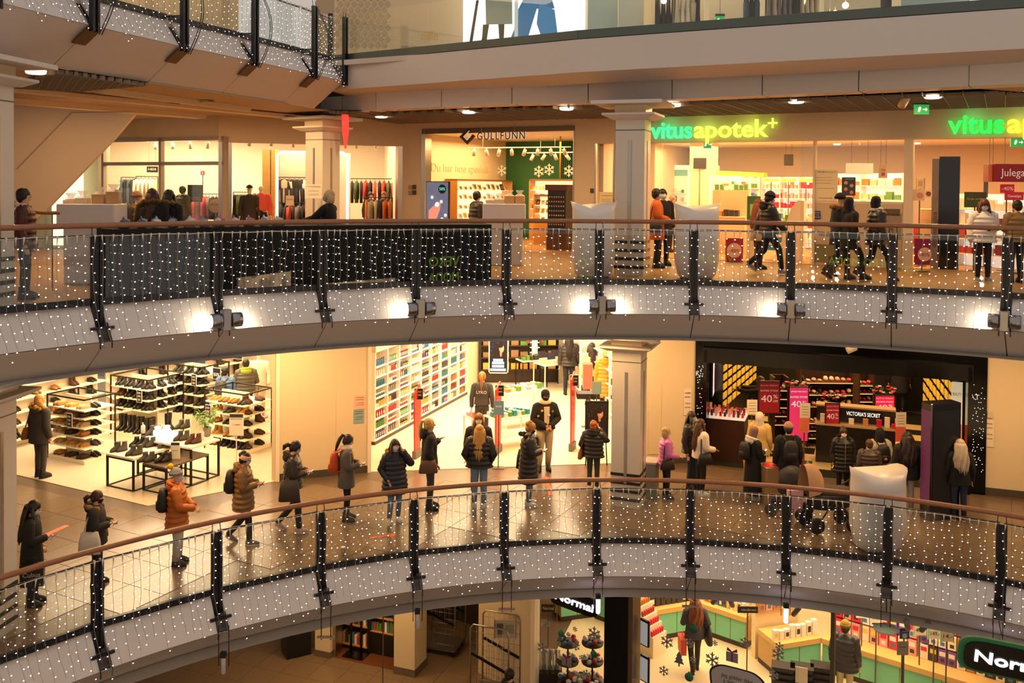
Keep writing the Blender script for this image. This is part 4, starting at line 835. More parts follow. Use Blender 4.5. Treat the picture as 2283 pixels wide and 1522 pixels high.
# back garment displays
def garments(x0,y0,x1,y1,D,rows,n,cols,label,nm):
    a=PD(x0,y1,D); b_=PD(x1,y0,D); L=b_.x-a.x; Hh=b_.z-a.z; fr=Fr((a.x,a.y),(b_.x,b_.y+.0),0); r=empty('garment_shelf',T(a.x,a.y,0),label,'shelf')
    MB().box(0,L,.4,.44,0,b_.z+.1).obj('back_panel',mat('24160E',.5),r)
    for i in (0,1): MB().box(i*L-.02,i*L+.02,0,.42,0,b_.z+.1).obj('side_panel',mat('3A2418',.5),r)
    for j in range(rows):
        z=a.z+Hh*j/rows; MB().box(0,L,0,.4,z-.02,z).obj('shelf_board',mat('6A4A30',.4),r); MB().box(.02,L-.02,.0,.012,z-.035,z-.022).obj('light_strip',mat('FFC880',.4,em=1.4),r)
        for i in range(n):
            c=rnd.choice(cols); ww=L/n*.8; hh=rnd.uniform(.05,Hh/rows*.5)
            b=MB(); b.ell((0,0,hh*.5),(ww*.5,.12,hh*.5),8,5); b.obj('folded_garment',mat(c,.7,noise=.2),None,'%s folded garment, %s from left, %s row of the %s'%(GN[c],ordn(i),ordn(j),nm),'garment','folded garments in the lingerie shop',M=T(a.x+L*(i+.5)/n,a.y+.18,z+.001))
GN={'E8C8A8':'cream','D84A5A':'rose','B82A3A':'red','2A2226':'black','E8A0A0':'pink','C89A6A':'tan'}
garments(1785,826,1905,905,26.4,3,9,['E8C8A8','D84A5A','E8C8A8','2A2226','E8A0A0','C89A6A'],'wide dark shelf of folded lingerie at the back of the shop','back shelf')
garments(1915,840,1948,930,25.0,5,3,['D84A5A','B82A3A','E8C8A8'],'narrow shelf of red garments behind the counter','red shelf')
garments(1726,850,1757,945,24.2,5,3,['2A2226','E8C8A8','C89A6A'],'narrow shelf of dark garments left of pink sign','left narrow shelf')
garments(1800,925,1838,975,23.9,3,4,['C89A6A','E8C8A8'],'low drawer shelf behind the notice stand','drawer shelf')
def flowers(x,y,D,w_,label):
    p=PD(x,y,D); r=empty('flower_garland',T(p.x,p.y,p.z),label,'flowers'); 
    for i in range(16):
        c=rnd.choice(['C82A3A','E8D8C8','E88A9A','C82A3A']); q=(rnd.uniform(-w_,w_),rnd.uniform(-.08,.08),rnd.uniform(0,.14)); b=MB()
        for k in range(5): b.ell((q[0]+.025*math.cos(k*1.26),q[1]+.025*math.sin(k*1.26),q[2]),(.028,.028,.02),6,4)
        b.obj('bloom',mat(c,.6),r)
    b=MB()
    for i in range(60):
        q=V((rnd.uniform(-w_*1.1,w_*1.1),rnd.uniform(-.1,.1),rnd.uniform(-.05,.12))); d=V((rnd.uniform(-1,1),rnd.uniform(-1,1),rnd.uniform(-.4,1))).normalized()*.09; s=V((d.y,-d.x,.02)).normalized()*.015; b.add([q,q+d*.5+s,q+d,q+d*.5-s],[(0,1,2,3)])
    b.obj('foliage',mat('3A4A22',.6),r,kind='stuff')
flowers(1855,888,23.4,.32,'white and pink flower garland above the small sale sign'); flowers(1778,862,24.0,.3,'red flower garland above the pink sign'); flowers(1972,874,23.8,.28,'red flower arrangement above the right sale sign')
for x,y,b0,c,l in ((1677,907,1000,'E8D8C0','white notice sheet on stand at left of the lingerie entrance'),(1795,915,1000,'D8CCB4','grey notice sheet in front of the pink sign'),(1793,948,1001,'E06A4A','coral notice sheet under the grey one'),(2009,935,1030,'E8DCC8','white notice sheet at right end of the counter'),(2008,968,1031,'E8604A','coral notice sheet at right end of counter')):
    p=PD(x,y,21.9); r=empty('notice_sheet',T(p.x,p.y,p.z),l,'notice'); MB().box(-.12,.12,0,.012,-.17,.17).obj('sheet',mat(c,.6),r); MB().box(-.008,.008,.012,.024,-p.z+.01,.2).obj('pole',mat('8A5A4A',.4,.5),r)
    for cz in (.09,.03,-.04,-.1): MB().box(-.08,.08,-.002,0,cz-.006,cz+.006).obj('printed_line',mat('8A7A68',.6),r)
# black totem and white pods on the walks
p=PZ(2096,1160,0); r=empty('advert_totem',T(p.x,p.y,0,.62),'tall black advertising totem with purple screen on the lower walk','totem')
MB().rbox(-.35,.35,-.16,.16,0,2.35,.02).obj('body',mat('0E0C10',.15,spec=.8),r); MB().box(-.353,-.351,-.14,.14,.3,2.2).obj('screen',mat('5A2A4A',.3,em=.35),r); MB().box(-.3,.3,-.166,-.161,.3,2.2).obj('grille',mat('1A181C',.3),r)
r.matrix_world=T(p.x+.05,p.y+.15,0,.25)
def pod(x,y,z,w_,h,label,rz=0):
    """white moulded chair like pod: a tall curved shell"""
    p=PZ(x,y,z); r=empty('seat_pod',T(p.x,p.y,z,rz),label,'chair'); rings=[]
    for t,hw,dp in ((0,.32,.24),(.06,.40,.3),(.3,.47,.38),(.6,.45,.4),(.85,.46,.36),(.95,.5,.34)):
        ring=[]
        for k in range(20):
            a=2*pi*k/20; s_=math.copysign(abs(math.sin(a))**.7,math.sin(a)); c_=math.copysign(abs(math.cos(a))**.7,math.cos(a)); up=.12*h*(abs(c_)**2)*(t>.8)
            ring.append((c_*hw*w_,s_*dp*w_,t*h+up))
        rings.append(ring)
    b=MB(); b.loft(rings); b.obj('shell',mat('E6E0DC',.35),r); MB().lathe([(.34,0),(.34,.03)],20,M=Matrix.Scale(w_,4)).obj('base',mat('3A3634',.5),r); return r
pod(1955,1222,0,1.02,1.42,'white curved seat pod beside the pram on the lower walk',.2)
pod(1552,621,4.8,.92,1.4,'white curved seat pod in front of the pharmacy',.0); pod(1322,618,4.8,.92,1.42,'white curved seat pod left of the middle column',.0)
# grey bin by the column
p=PZ(1452,1105,0); r=empty('waste_bin',T(p.x,p.y,0,-.3),'grey square waste bin right of the white column','bin'); MB().rbox(-.13,.13,-.2,.2,0,.72,.02).obj('body',mat('8A8A86',.4,.3),r); MB().rbox(-.14,.14,-.21,.21,.72,.78,.02).obj('top',mat('B8B0A8',.4,.3),r)
p=PZ(1720,1118,0); r=empty('red_bin',T(p.x,p.y,0,.2),'low bin with red round label beside the hijab woman','bin'); MB().rbox(-.22,.22,-.2,.2,0,.78,.02).obj('body',mat('9A7A5A',.4),r); MB().lathe([(.2,0),(.2,.012)],20,M=T(0,0,.78)).obj('label',mat('D82A34',.5),r); text(r,'LIX',.1,T(.02,0,.795)@Matrix.Rotation(-pi/2,4,'X'),mat('F4E0D8',.5))
p=PZ(1662,1075,0); r=empty('folding_sign',T(p.x,p.y,0,.5),'yellow orange tape frame leaning by the lingerie entrance','sign'); MB().tube([(0,0,0),(.0,.1,.9)],.02,5).obj('bar',mat('D8902A',.5),r); MB().tube([(.12,0,0),(.0,.1,.9)],.02,5).obj('bar',mat('D8902A',.5),r)
# floor arrows of orange tape
def arrow(x0,y0,x1,y1,z,label,head=True,w_=.045):
    a,b_=PZ(x0,y0,z),PZ(x1,y1,z); d=(b_-a); L=d.length; ang=math.atan2(d.y,d.x); pts=[(0,-w_),(L-.16,-w_),(L-.16,-w_*2.6),(L,0),(L-.16,w_*2.6),(L-.16,w_),(0,w_)] if head else [(0,-w_),(L,-w_),(L,w_),(0,w_)]
    n=len(pts); MB().add([(x,y,.0) for x,y in pts]+[(x,y,.004) for x,y in pts],[tuple(range(n,2*n))]+[(i,(i+1)%n,n+(i+1)%n,n+i) for i in range(n)]).obj('floor_tape_arrow' if head else 'floor_tape',mat('E8663C',.5),None,label,'tape',M=T(a.x,a.y,z+.008,ang))
arrow(87,1200,150,1172,0,'orange tape strip on floor behind the phone woman at left',False,.06); arrow(880,1093,786,1112,0,'orange tape arrow on floor pointing left behind the grey coat woman'); arrow(825,1200,886,1192,0,'orange tape arrow on floor seen through the railing glass')
arrow(1228,1105,1216,1062,0,'orange tape arrow on floor in front of the hair care entrance'); arrow(1990,1080,2020,1076,0,'orange floor marking right of the grey jacket person',False,.12)
p=PZ(765,1238,0); r=empty('paper_cup',T(p.x,p.y,.01),'white paper cup left on the floor behind the railing','cup'); MB().lathe([(.03,0),(.04,.13),(.042,.13),(.036,.12)],12).obj('body',mat('E8E2D8',.5),r); MB().lathe([(.043,.13),(.043,.145),(.03,.15)],12).obj('lid',mat('F4F0E8',.5),r)
# ---------------------------------------------------------------- upper walk: clothes shop
def spotlight(M,label,group,lit=True,col='FFF0D0',hang=.12):
    r=empty('track_spotlight',M,label,'spotlight',group)
    MB().tube([(0,0,0),(0,0,-hang)],.012,5).obj('arm',M_shw,r)
    X=Matrix.Translation((0,0,-hang))@Euler((rnd.uniform(.3,.8),0,rnd.uniform(-1.2,1.2))).to_matrix().to_4x4()
    MB().lathe([(.03,.07),(.05,.06),(.055,-.12),(.045,-.12)],10,M=X).obj('head',mat('E8E0D2',.4),r)
    MB().lathe([(.044,-.119),(.044,-.125)],10,M=X).obj('lens',mat(col,.4,em=7 if lit else .4),r)
def track(fr,u0,v0,u1,v1,h,n,label,group,where):
    a,b_=fr.w(u0,v0,h),fr.w(u1,v1,h); r=empty('lamp_track',Matrix.Translation(a),label,'lamp track'); MB().tube([(0,0,0),b_-a],.018,4).obj('bar',M_shw,r)
    zc=(3.5+fr.zf) 
    for t in (.15,.85): MB().tube([(b_-a)*t,(b_-a)*t+V((0,0,max(.05,zc-a.z)))],.005,4).obj('cord',M_shw,r)
    for i in range(n):
        q=a.lerp(b_,(i+.5)/n); spotlight(Matrix.Translation(q),'white track spotlight, %s from the left on %s'%(ordn(i),where),group,rnd.random()<.6)
track(FH,.5,1.2,FH.L-.3,1.4,3.15,7,'white lamp track along the front of the clothes shop','spotlights in the clothes shop','front clothes shop track'); track(FHW,1.0,1.5,4.6,1.6,3.1,5,'white lamp track behind the left clothes shop windows','spotlights in the clothes shop','left window track')
def garment_mesh(c,kind):
    b=MB()
    if kind==0:  # top or jacket seen from its edge
        b.loft([[(x*math.cos(a),y*math.sin(a),z) for a in [2*pi*k/10 for k in range(10)]] for z,x,y in ((0,.05,.03),(-.04,.2,.035),(-.2,.2,.05),(-.45,.19,.05),(-.7,.2,.05))])
        for s in (-1,1): b.tube([(s*.19,0,-.06),(s*.24,0,-.3),(s*.23,0,-.58)],[.05,.045,.035],7)
    elif kind==1: # trousers
        b.loft([[(x*math.cos(a),y*math.sin(a),z) for a in [2*pi*k/10 for k in range(10)]] for z,x,y in ((0,.15,.03),(-.25,.17,.05),(-.3,.16,.05))])
        for s in (-1,1): b.tube([(s*.08,0,-.26),(s*.085,0,-.6),(s*.08,0,-.95)],[.08,.07,.06],8)
    else: # dress
        b.loft([[(x*math.cos(a),y*math.sin(a),z) for a in [2*pi*k/12 for k in range(12)]] for z,x,y in ((0,.06,.03),(-.05,.17,.04),(-.35,.14,.05),(-.7,.2,.07),(-1.05,.24,.08))])
    return b.mesh('garment',mat(c,.8,noise=.25,scale=25))
GC={'E05040':'coral red','2A2624':'black','4A5A6A':'denim blue','C8B898':'beige','E8DCC8':'white','5A6A3A':'green','8A8076':'grey','D8783A':'orange'}
_gm={}
_hang=MB().tube([(-.19,0,-.04),(0,0,.04),(.19,0,-.04)],.008,5).tube([(0,0,.03),(0,0,.09)],.004,4).mesh('hanger',mat('3A3430',.4))
def clothes_rail(M,L,z,n,cols,label,where,kinds=(0,),face=False,group='garments on the clothes rails',posts=True):
    r=empty('clothes_rail',M,label,'clothes rail')
    MB().tube([(0,0,z),(L,0,z)],.014,6).obj('rail',mat('2A2624',.3,.6),r)
    if posts:
        for u in (0,L): MB().tube([(u,0,0),(u,0,z)],.014,6).obj('post',mat('2A2624',.3,.6),r); MB().box(u-.02,u+.02,-.25,.25,0,.03).obj('foot',mat('2A2624',.3,.6),r)
    else:
        for u in (.1,L-.1): MB().tube([(u,0,z),(u,.3,z)],.012,5).obj('bracket',mat('2A2624',.3,.6),r)
    for i in range(n):
        c=rnd.choice(cols); k=rnd.choice(kinds)
        if (c,k) not in _gm: _gm[c,k]=garment_mesh(c,k)
        g=link('hanging_garment',_gm[c,k],None,'%s hanging %s, %s from left on %s'%(GC[c],('top','trousers','dress')[k],ordn(i),where),'garment',group,M=M@T(L*(i+.5)/n,0,z-.08,(0 if face else pi/2)+rnd.uniform(-.2,.2))); link('hanger',_hang,g)
def at(x,y,z,D): p=PD(x,y,D); return p
def railpx(x0,x1,ytop,D,zf,n,cols,label,where,**k):
    a,b_=PD(x0,ytop,D),PD(x1,ytop,D); clothes_rail(T(a.x,a.y,zf),(b_-a).length,a.z-zf,n,cols,label,where,**k)
railpx(270,300,395,30.5,4.812,4,['4A5A6A','2A2624','8A8076'],'rail of hanging jeans behind the left clothes shop window','jeans rail',kinds=(1,),face=False)
railpx(303,352,393,30.6,4.812,6,['E8DCC8','C8B898'],'rail of pale fur jackets behind the left clothes shop window','pale jacket rail',kinds=(0,))
railpx(420,495,432,28.9,4.812,9,['2A2624','8A8076','E05040','2A2624'],'rail of black and coral tops behind the right window pane','coral top rail',kinds=(0,2))
railpx(520,556,428,28.2,4.812,6,['2A2624','5A6A3A','2A2624'],'rail of dark coats left of the two mannequins','dark coat rail',kinds=(2,0))
railpx(618,684,395,29.4,4.812,6,['C8B898','2A2624','E8DCC8','2A2624'],'high rail of beige shirt and black trousers inside glowing frame','glowing frame rail',kinds=(0,1),face=True,posts=True)
railpx(622,690,452,28.8,4.812,7,['2A2624','E05040','8A8076'],'low rail with red garments in front of the glowing frame','low red rail',kinds=(0,))
railpx(780,882,398,30.2,4.812,10,['E05040','E05040','2A2624','5A6A3A'],'rail of coral red tops at the right of the clothes shop','right coral rail',kinds=(0,),face=False)
railpx(812,875,440,28.4,4.812,6,['D8783A','2A2624','C8B898'],'low rail with orange cardigan behind the blonde woman','orange cardigan rail',kinds=(0,))
a=PD(618,505,29.0); b_=PD(775,340,29.0); r=empty('glowing_frame',T(a.x,a.y,4.812),'large white glowing rounded frame in the clothes shop','lamp'); w_=b_.x-a.x; h_=b_.z-4.812
MB().tube([(0,0,0),(0,0,h_-.1),(.1,0,h_),(w_-.15,0,h_),(w_-.04,0,h_-.08),(w_,0,h_-.2),(w_,0,.3)],.035,6).obj('light_tube',mat('FFF4E6',.4,em=4),r)
MB().box(-.45,-.06,-.05,.5,0,h_+.08).obj('wood_side',mat('C89A58',.4,noise=.15,scale=6),r); MB().box(-.06,w_,.5,.55,0,h_).obj('back_panel',mat('E8D8BC',.6),r)
def boxsign(x0,y0,x1,y1,D,bg,label,texts=(),cat='sign',name='sign_board',hang=0,pole=0,zf=4.812,em=0,th=.02,frame=None,rz=0):
    a=PD(x0,y1,D); b_=PD(x1,y0,D); w_=b_.x-a.x; h_=b_.z-a.z; r=empty(name,T((a.x+b_.x)/2,D,a.z,rz),label,cat)
    MB().rbox(-w_/2,w_/2,0,th,0,h_,.004).obj('panel',mat(bg,.45,em=em),r)
    if frame: 
        for q in ((-w_/2-.015,-w_/2,-.015,h_+.015),(w_/2,w_/2+.015,-.015,h_+.015)): MB().box(q[0],q[1],-.005,th,q[2],q[3]).obj('frame',mat(frame,.4),r)
    for t,cx,cz,f,fw_,c in texts:
        if t[:1]=='|': MB().box((cx-fw_/2-.5)*w_,(cx+fw_/2-.5)*w_,-.004,0,(cz-f/2)*h_,(cz+f/2)*h_).obj('printed_patch',mat(c,.5,em=em),r)
        elif t[:1]=='o': MB().add([((cx-.5)*w_+fw_*w_*math.cos(2*pi*k/20),-.005,cz*h_+fw_*w_*math.sin(2*pi*k/20)) for k in range(20)],[tuple(range(20))]).obj('printed_disc',mat(c,.5,em=em),r)
        else: text(r,t,f*h_,T((cx-.5)*w_,-.007,cz*h_),mat(c,.5,em=em*1.2),fit=fw_*w_ if fw_ else None,depth=.001)
    if hang:
        for s_ in (-.3,.3): MB().box(s_*w_-.004,s_*w_+.004,0,.008,h_,hang-a.z).obj('cord',mat('6A6058',.5),r)
    if pole:
        MB().box(-.012,.012,th,th+.024,zf-a.z,h_*.5).obj('pole',mat('6A5A50',.4,.4),r); MB().box(-.14,.14,th-.1,th+.12,zf-a.z,zf-a.z+.014).obj('foot',mat('6A5A50',.4,.4),r)
    return r
boxsign(327,371,352,384,30.5,'17130F','black department sign hanging behind the left clothes shop window',(('HEIS',.5,.5,.5,.7,'E8E0D0'),),hang=8.3)
boxsign(418,412,451,450,27.6,'141010','black poster with red twenty percent in the clothes shop window',(('|',.5,.75,.25,.5,'2A2018'),('20%',.5,.2,.28,.7,'D8402C')),pole=1)
boxsign(447,381,456,390,29.6,'B83020','small red square fire sign in the clothes shop',(('|',.5,.5,.6,.2,'F0D8C8'),),pole=1)
boxsign(637,436,655,458,27.4,'F0E0CC','small white notice in front of the glowing frame',(('HOLD AVSTAND',.5,.6,.14,.8,'8A7A68'),),pole=1)
p=PD(480,459,27.2); r=empty('round_sign',T(p.x,p.y,p.z),'round beige sign on the clothes shop window front','sign'); MB().lathe([(.2,-.01),(.2,.01)],24,M=Matrix.Rotation(pi/2,4,'X')).obj('disc',mat('B89A70',.5),r); text(r,'HOLD AVSTAND',.05,T(0,-.015,.04),mat('3A3028',.5),fit=.28,depth=.001); MB().box(-.012,.012,.012,.03,4.812-p.z,-.1).obj('pole',mat('6A5A50',.4),r)
boxsign(680,411,718,442,24.0,'E6DCCC','white paper notice fixed to the column in front of the clothes shop',(('TIL KUNDENE',.5,.85,.1,.8,'5A6A4A'),('|',.5,.55,.1,.6,'C8C0B4'),('|',.5,.3,.1,.6,'C8C0B4')))
boxsign(600,333,606,340,28.0,'D8CCB8','small pale speaker box on the clothes shop wall',pole=1)
# jeweller: sign, screen, displays
lg=F2.rect(1026,287,1060,322,-.06); r=empty('jeweller_sign',F2.M((lg[0]+lg[1])/2,-.08,(lg[2]+lg[3])/2),'brown and white diamond logo with spaced lettering above the jeweller','sign'); s_=(lg[1]-lg[0])/2; hh=(lg[3]-lg[2])/2
MB().prism([(-s_,0),(0,-hh),(s_,0),(s_*.72,hh*.28),(0,-hh*.45),(-s_*.45,0),(s_*.28,hh*.72),(0,hh)],-.02,.02).obj('logo',mat('4A2A1A',.4),r)
MB().prism([(-s_*.38,0),(s_*.33,hh*.7),(s_*.26,hh*.76),(-s_*.5,0),(0,-hh*.5),(s_*.5,0),(0,hh*.42),(-s_*.1,hh*.3),(s_*.3,0),(0,-hh*.32)],-.026,-.02).obj('logo_edge',mat('F4E8D4',.4,em=.4),r)
t=F2.rect(1066,293,1172,314,-.06); text(r,'GULLFUNN',.3,T((t[0]+t[1])/2-(lg[0]+lg[1])/2+.0,-.02,(t[2]+t[3])/2-(lg[2]+lg[3])/2),mat('2A2420',.4),fit=t[1]-t[0],space=1.2); text(r,'GULLFUNN',.3,T((t[0]+t[1])/2-(lg[0]+lg[1])/2+.015,.01,(t[2]+t[3])/2-(lg[2]+lg[3])/2),mat('F4E8D4',.4,em=.5),fit=t[1]-t[0],space=1.2)
for u in (.45,1.5): MB().box(u-.006,u+.006,0,.01,hh*.4,hh*1.5).obj('hanger_rod',M_steel,r)
a=F2.rect(950,404,1000,498,-.35); r=empty('advert_screen',F2.M((a[0]+a[1])/2,-.35,0),'upright screen with ring advert and fifty percent badge outside the jeweller','screen'); w_=a[1]-a[0]; z0,z1=.1,a[3]
MB().box(-w_/2,w_/2,0,.08,0,z1).obj('cabinet',M_black,r); MB().box(-w_/2+.02,w_/2-.02,-.006,0,z0,z1-.02).obj('picture',mat('5A6480',.4,em=.8,noise=.35,scale=5),r)
def disc(r,x,z,rad,c,em,y=-.01,n=18,sx=1): return MB().add([(x+rad*sx*math.cos(2*pi*k/n),y,z+rad*math.sin(2*pi*k/n)) for k in range(n)],[tuple(range(n))]).obj('picture_disc',mat(c,.4,em=em),r)
for x,z,rd in ((-.12,.62,.05),(.1,.52,.05),(.2,.2,.05),(.05,.4,.03),(.12,.1,.06)): disc(r,x*1.4,z1-1.2+z*1.2,rd,'C8D4E8',.9)
disc(r,w_*.22,z1-.22,.13,'0A0E14',.1,-.011); text(r,'50%',.12,T(w_*.22,-.013,z1-.22),mat('5AE0D8',.4,em=1),fit=.19,depth=.001)
MB().prism([(-.28,.1),(-.05,.1),(.1,.45),(.12,.62),(.04,.68),(-.05,.6),(-.28,.42)],-.012,-.009,M=T(0,0,z1-1.25)).obj('picture_hand',mat('D89080',.5,em=.7),r); disc(r,-.0,z1-.66,.07,'F4F8FF',1.2,-.014,8)
track(F2,gu[0]+.6,1.6,gu[1]-.9,1.8,2.95,8,'white lamp track across the front of the jeweller','spotlights in the jeweller','front jeweller track'); track(F2,gu[0]+1.8,3.2,gu[1]+.2,3.0,2.85,8,'white lamp track across the middle of the jeweller','spotlights in the jeweller','rear jeweller track')
FJ=Fr(F2.w(.5,.9).to_2d(),F2.w(.5,6.1).to_2d(),4.812)
rl=empty('wall_lettering',FJ.M(.4,.44,2.35),'large pale wall lettering above the jewellery cases','lettering'); text(rl,'Du har noe spesielt',.36,T(),mat('D8C49C',.5),align='LEFT',fit=3.6)
def jewel_case(M,w_,h0,h1,label,nm,nx,ny):
    r=empty('display_case',M,label,'cabinet'); MB().box(0,w_,0,.45,0,h0).obj('base',mat('C8904A',.4,noise=.1),r); MB().box(0,w_,.4,.45,h0,h1).obj('back_panel',mat('F6DCA8',.4,em=1.0),r); MB().box(0,w_,.0,.45,h1,h1+.06).obj('canopy',mat('8A6038',.4),r)
    for u in (0,w_): MB().box(u-.02,u+.02,0,.45,h0,h1).obj('side',mat('C8904A',.4),r)
    for j in range(ny):
        z=h0+(h1-h0)*j/ny; MB().box(.02,w_-.02,.02,.4,z-.01,z+.005).obj('glass_shelf',M_lit,r)
        for i in range(nx):
            c=rnd.choice(['F4E8D0','3A3430','F4E8D0','D8B878','C8C0B4']); ww=w_/nx*.7; hh=(h1-h0)/ny*rnd.uniform(.35,.75)
            g=MB().box(-ww/2,ww/2,0,.02,0,hh,M=Matrix.Rotation(-.35,4,'X')); g.box(-ww*.3,ww*.3,-.004,0,hh*.2,hh*.8,1,M=Matrix.Rotation(-.35,4,'X'))
            g.obj('jewel_stand',[mat(c,.5),mat('D8B060',.25,.8)],None,'%s jewellery stand, %s from left, %s row of %s'%({'F4E8D0':'cream','3A3430':'black','D8B878':'gold','C8C0B4':'grey'}[c],ordn(i),ordn(j),nm),'stand','jewellery stands',M=M@T(w_*(i+.5)/nx,.12,z+.008))
jewel_case(FJ.M(1.2,-.02,0),3.7,.75,1.95,'glowing wall case of jewellery at the left of the jeweller','left wall case',12,4); jewel_case(F2.M(gu[0]+.85,5.3,0),2.3,.75,2.0,'glowing wall case of jewellery below the green wall','green wall case',9,4)
jewel_case(F2.M(gu[0]+2.15,3.0,0),.95,.7,1.5,'glowing case of jewellery behind the dark watch tower','watch tower case',6,3)
a=F2.px(1250,480,1.4)[0]; r=empty('watch_tower',F2.M(a,1.4,0),'dark rotating watch display tower with brown top in the jeweller','display'); MB().box(-.3,.3,-.3,.3,0,.5).obj('base',mat('5A3420',.4),r); MB().box(-.28,.28,-.28,.28,.5,1.7).obj('tower',mat('14121A',.3),r); MB().box(-.34,.34,-.34,.34,1.7,1.86).obj('crown',mat('5A3018',.4),r)
wm_=MB().lathe([(.02,0),(.02,.01)],8,M=Matrix.Rotation(pi/2,4,'X')).mesh('watch',mat('E8D8B0',.3,.6))
for i in range(7):
    for j in range(8): link('watch',wm_,r,M=T(-.22+i*.073,-.285,.6+j*.13))
def flake(M,label,c='F4E6C8',s=.22,em=.15):
    b=MB()
    for k in range(6):
        R_=Matrix.Rotation(k*pi/3,4,'Y'); b.box(-.018*s/.2,.018*s/.2,-.006,.006,0,s,M=R_); 
        for q in (-1,1): b.box(-.012*s/.2,.012*s/.2,-.006,.006,0,s*.36,M=R_@Matrix.Translation((0,0,s*.55))@Matrix.Rotation(q*.9,4,'Y'))
    return b.obj('snowflake',mat(c,.5,em=em),None,label,'snowflake','paper snowflakes',M=M)
for x,y,l in ((1114,380,'leftmost, on the cream wall'),(1197,382,'left of the pair on green wall'),(1220,378,'right of the pair on green wall'),(1264,381,'at the right edge of green wall')):
    u,h=F2.px(x,y,5.6); flake(F2.M(u+.05,5.65,h),'white paper snowflake in the jeweller, '+l,s=.2)
u=F2.px(1233,300,3)[0]; MB().tube([(0,0,2.05),(0,0,3.4)],.03,8).obj('gold_pole',mat('C89A40',.3,.7),None,'golden pole rising from the jewellery case to the ceiling','pole',M=F2.M(u,3.55,.02))
boxsign(1336,428,1366,455,24.35,'E4D4AC','pale notice inside the narrow window beside the jeweller',(('VIS HENSYN',.5,.7,.12,.8,'8A8A5A'),('|',.5,.4,.05,.7,'B8A888'),('|',.5,.25,.05,.7,'B8A888')),pole=1)
boxsign(1330,456,1369,462,24.2,'E8D8B8','strip lettering under the narrow window',(('Vis hensyn!',.5,.5,.7,.8,'3A3A2A'),),th=.01,pole=1)
for x0,y0,l in ((911,413,'upper left'),(920,412,'upper right'),(911,425,'lower left'),(920,424,'lower right'),(1316,420,'single')):
    q=F2.rect(x0,y0,x0+7,y0+10,-.02); MB().box(q[0],q[1],-.03,0,q[2],q[3]).obj('wall_switch',mat('3A342C' if 'right' in l or 'single' in l else '9A8C78',.5),None,'small %s switch plate on wall beside the jeweller'%l,'switch',M=F2.M())
WRAP=bpy.data.materials.new('wrap'); WRAP.use_nodes=True; _n=WRAP.node_tree; _n.nodes['Principled BSDF'].inputs['Base Color'].default_value=(.8,.76,.74,1); _n.nodes['Principled BSDF'].inputs['Alpha'].default_value=.45
# white stall blocks with gift baskets
def stall(x,y,z,w_,h,label,gl):
    p=PZ(x,y,z); r=empty('stall_counter',T(p.x,p.y,z,.02),label,'counter')
    MB().rbox(-w_/2,w_/2,0,.6,h-.38,h,.02).obj('upper_body',mat('D8D0CC',.4),r); MB().rbox(-w_/2+.1,w_/2-.06,.05,.55,0,h-.38,.02).obj('lower_body',mat('D0C8C4',.4),r)
    for i,(u,c,hh,k) in enumerate(gl):
        g=empty('gift_basket',T(p.x-w_/2+u*w_,p.y+.3,z+h+.001),'%s gift basket in clear film, %s from left on %s'%({'C89A68':'kraft box','D8C0A0':'pale'}[c],ORD[i],label[25:]),'gift','gift baskets on the white stalls')
        MB().rbox(-.11,.11,-.09,.09,0,hh,.01).obj('box_body',mat(c,.6),g); MB().ell((0,0,.06),(.12,.1,.02),8,4).obj('ribbon',mat('B82A34',.5),g)
        b=MB(); b.loft([[((.11+.03*(q%2))*s_*math.cos(q*pi/6),.09*s_*math.sin(q*pi/6),zz) for q in range(12)] for zz,s_ in ((hh*.3,1.0),(hh,.98),(hh+.05,.35),(hh+.13,.8))],0,False,cap=False); b.obj('clear_wrap',WRAP,g)
stall(190,634,4.8,1.02,1.42,'white stall counter at the left upper walk',((.12,'D8C0A0',.06,0),(.33,'D8C0A0',.1,0),(.62,'C89A68',.17,1),(.87,'C89A68',.22,1)))
stall(1123,592,4.8,.98,1.4,'white stall counter at the jeweller front',((.18,'D8C0A0',.08,0),(.38,'D8C0A0',.1,0),(.62,'C89A68',.18,1),(.86,'C89A68',.18,1)))
# black draped stall along the railing with folded goods
def arcpt(a,r_,z): return pol(a,r_,z)
b=MB(); rg=[]
for k in range(25):
    a=-44.6+(-12.9+44.6)*k/24; rg.append([arcpt(a,RR+.16,4.81),arcpt(a,RR+.16,5.89),arcpt(a,RR+.8,5.89),arcpt(a,RR+.8,4.81)])
b.loft(rg,0,False); b.obj('draped_stall',mat('120F10',.8),None,'long low black draped stall behind upper railing glass','stall')
for i in range(22):
    a=-43.5+(i%11)*1.2+.5*(i//11); c=rnd.choice(['8A98B0','C8C0C4','B0707A','D8D4D8','5A6478','B89A80'])
    p=arcpt(a,RR+(.3,.55)[i//11]+rnd.uniform(-.05,.05),5.891); b=MB(); b.ell((0,0,.05),(.12,.085,.06),9,5); b.ell((.02,0,.1),(.08,.06,.05),8,4); b.add([(-.06,0,.08),(.05,.03,.08),(.0,.02,.19)],[(0,1,2)])
    b.obj('folded_scarf',mat(c,.8,noise=.3,scale=20),None,'%s folded knit, %s from the left on the black draped stall'%({'8A98B0':'blue grey','C8C0C4':'pale grey','B0707A':'rose','D8D4D8':'white','5A6478':'slate','B89A80':'tan'}[c],'%s row %s'%(ordn(i%11),('front','rear')[i//11])),'scarf','folded knits on the black stall',M=T(p.x,p.y,p.z,rnd.uniform(0,3)))
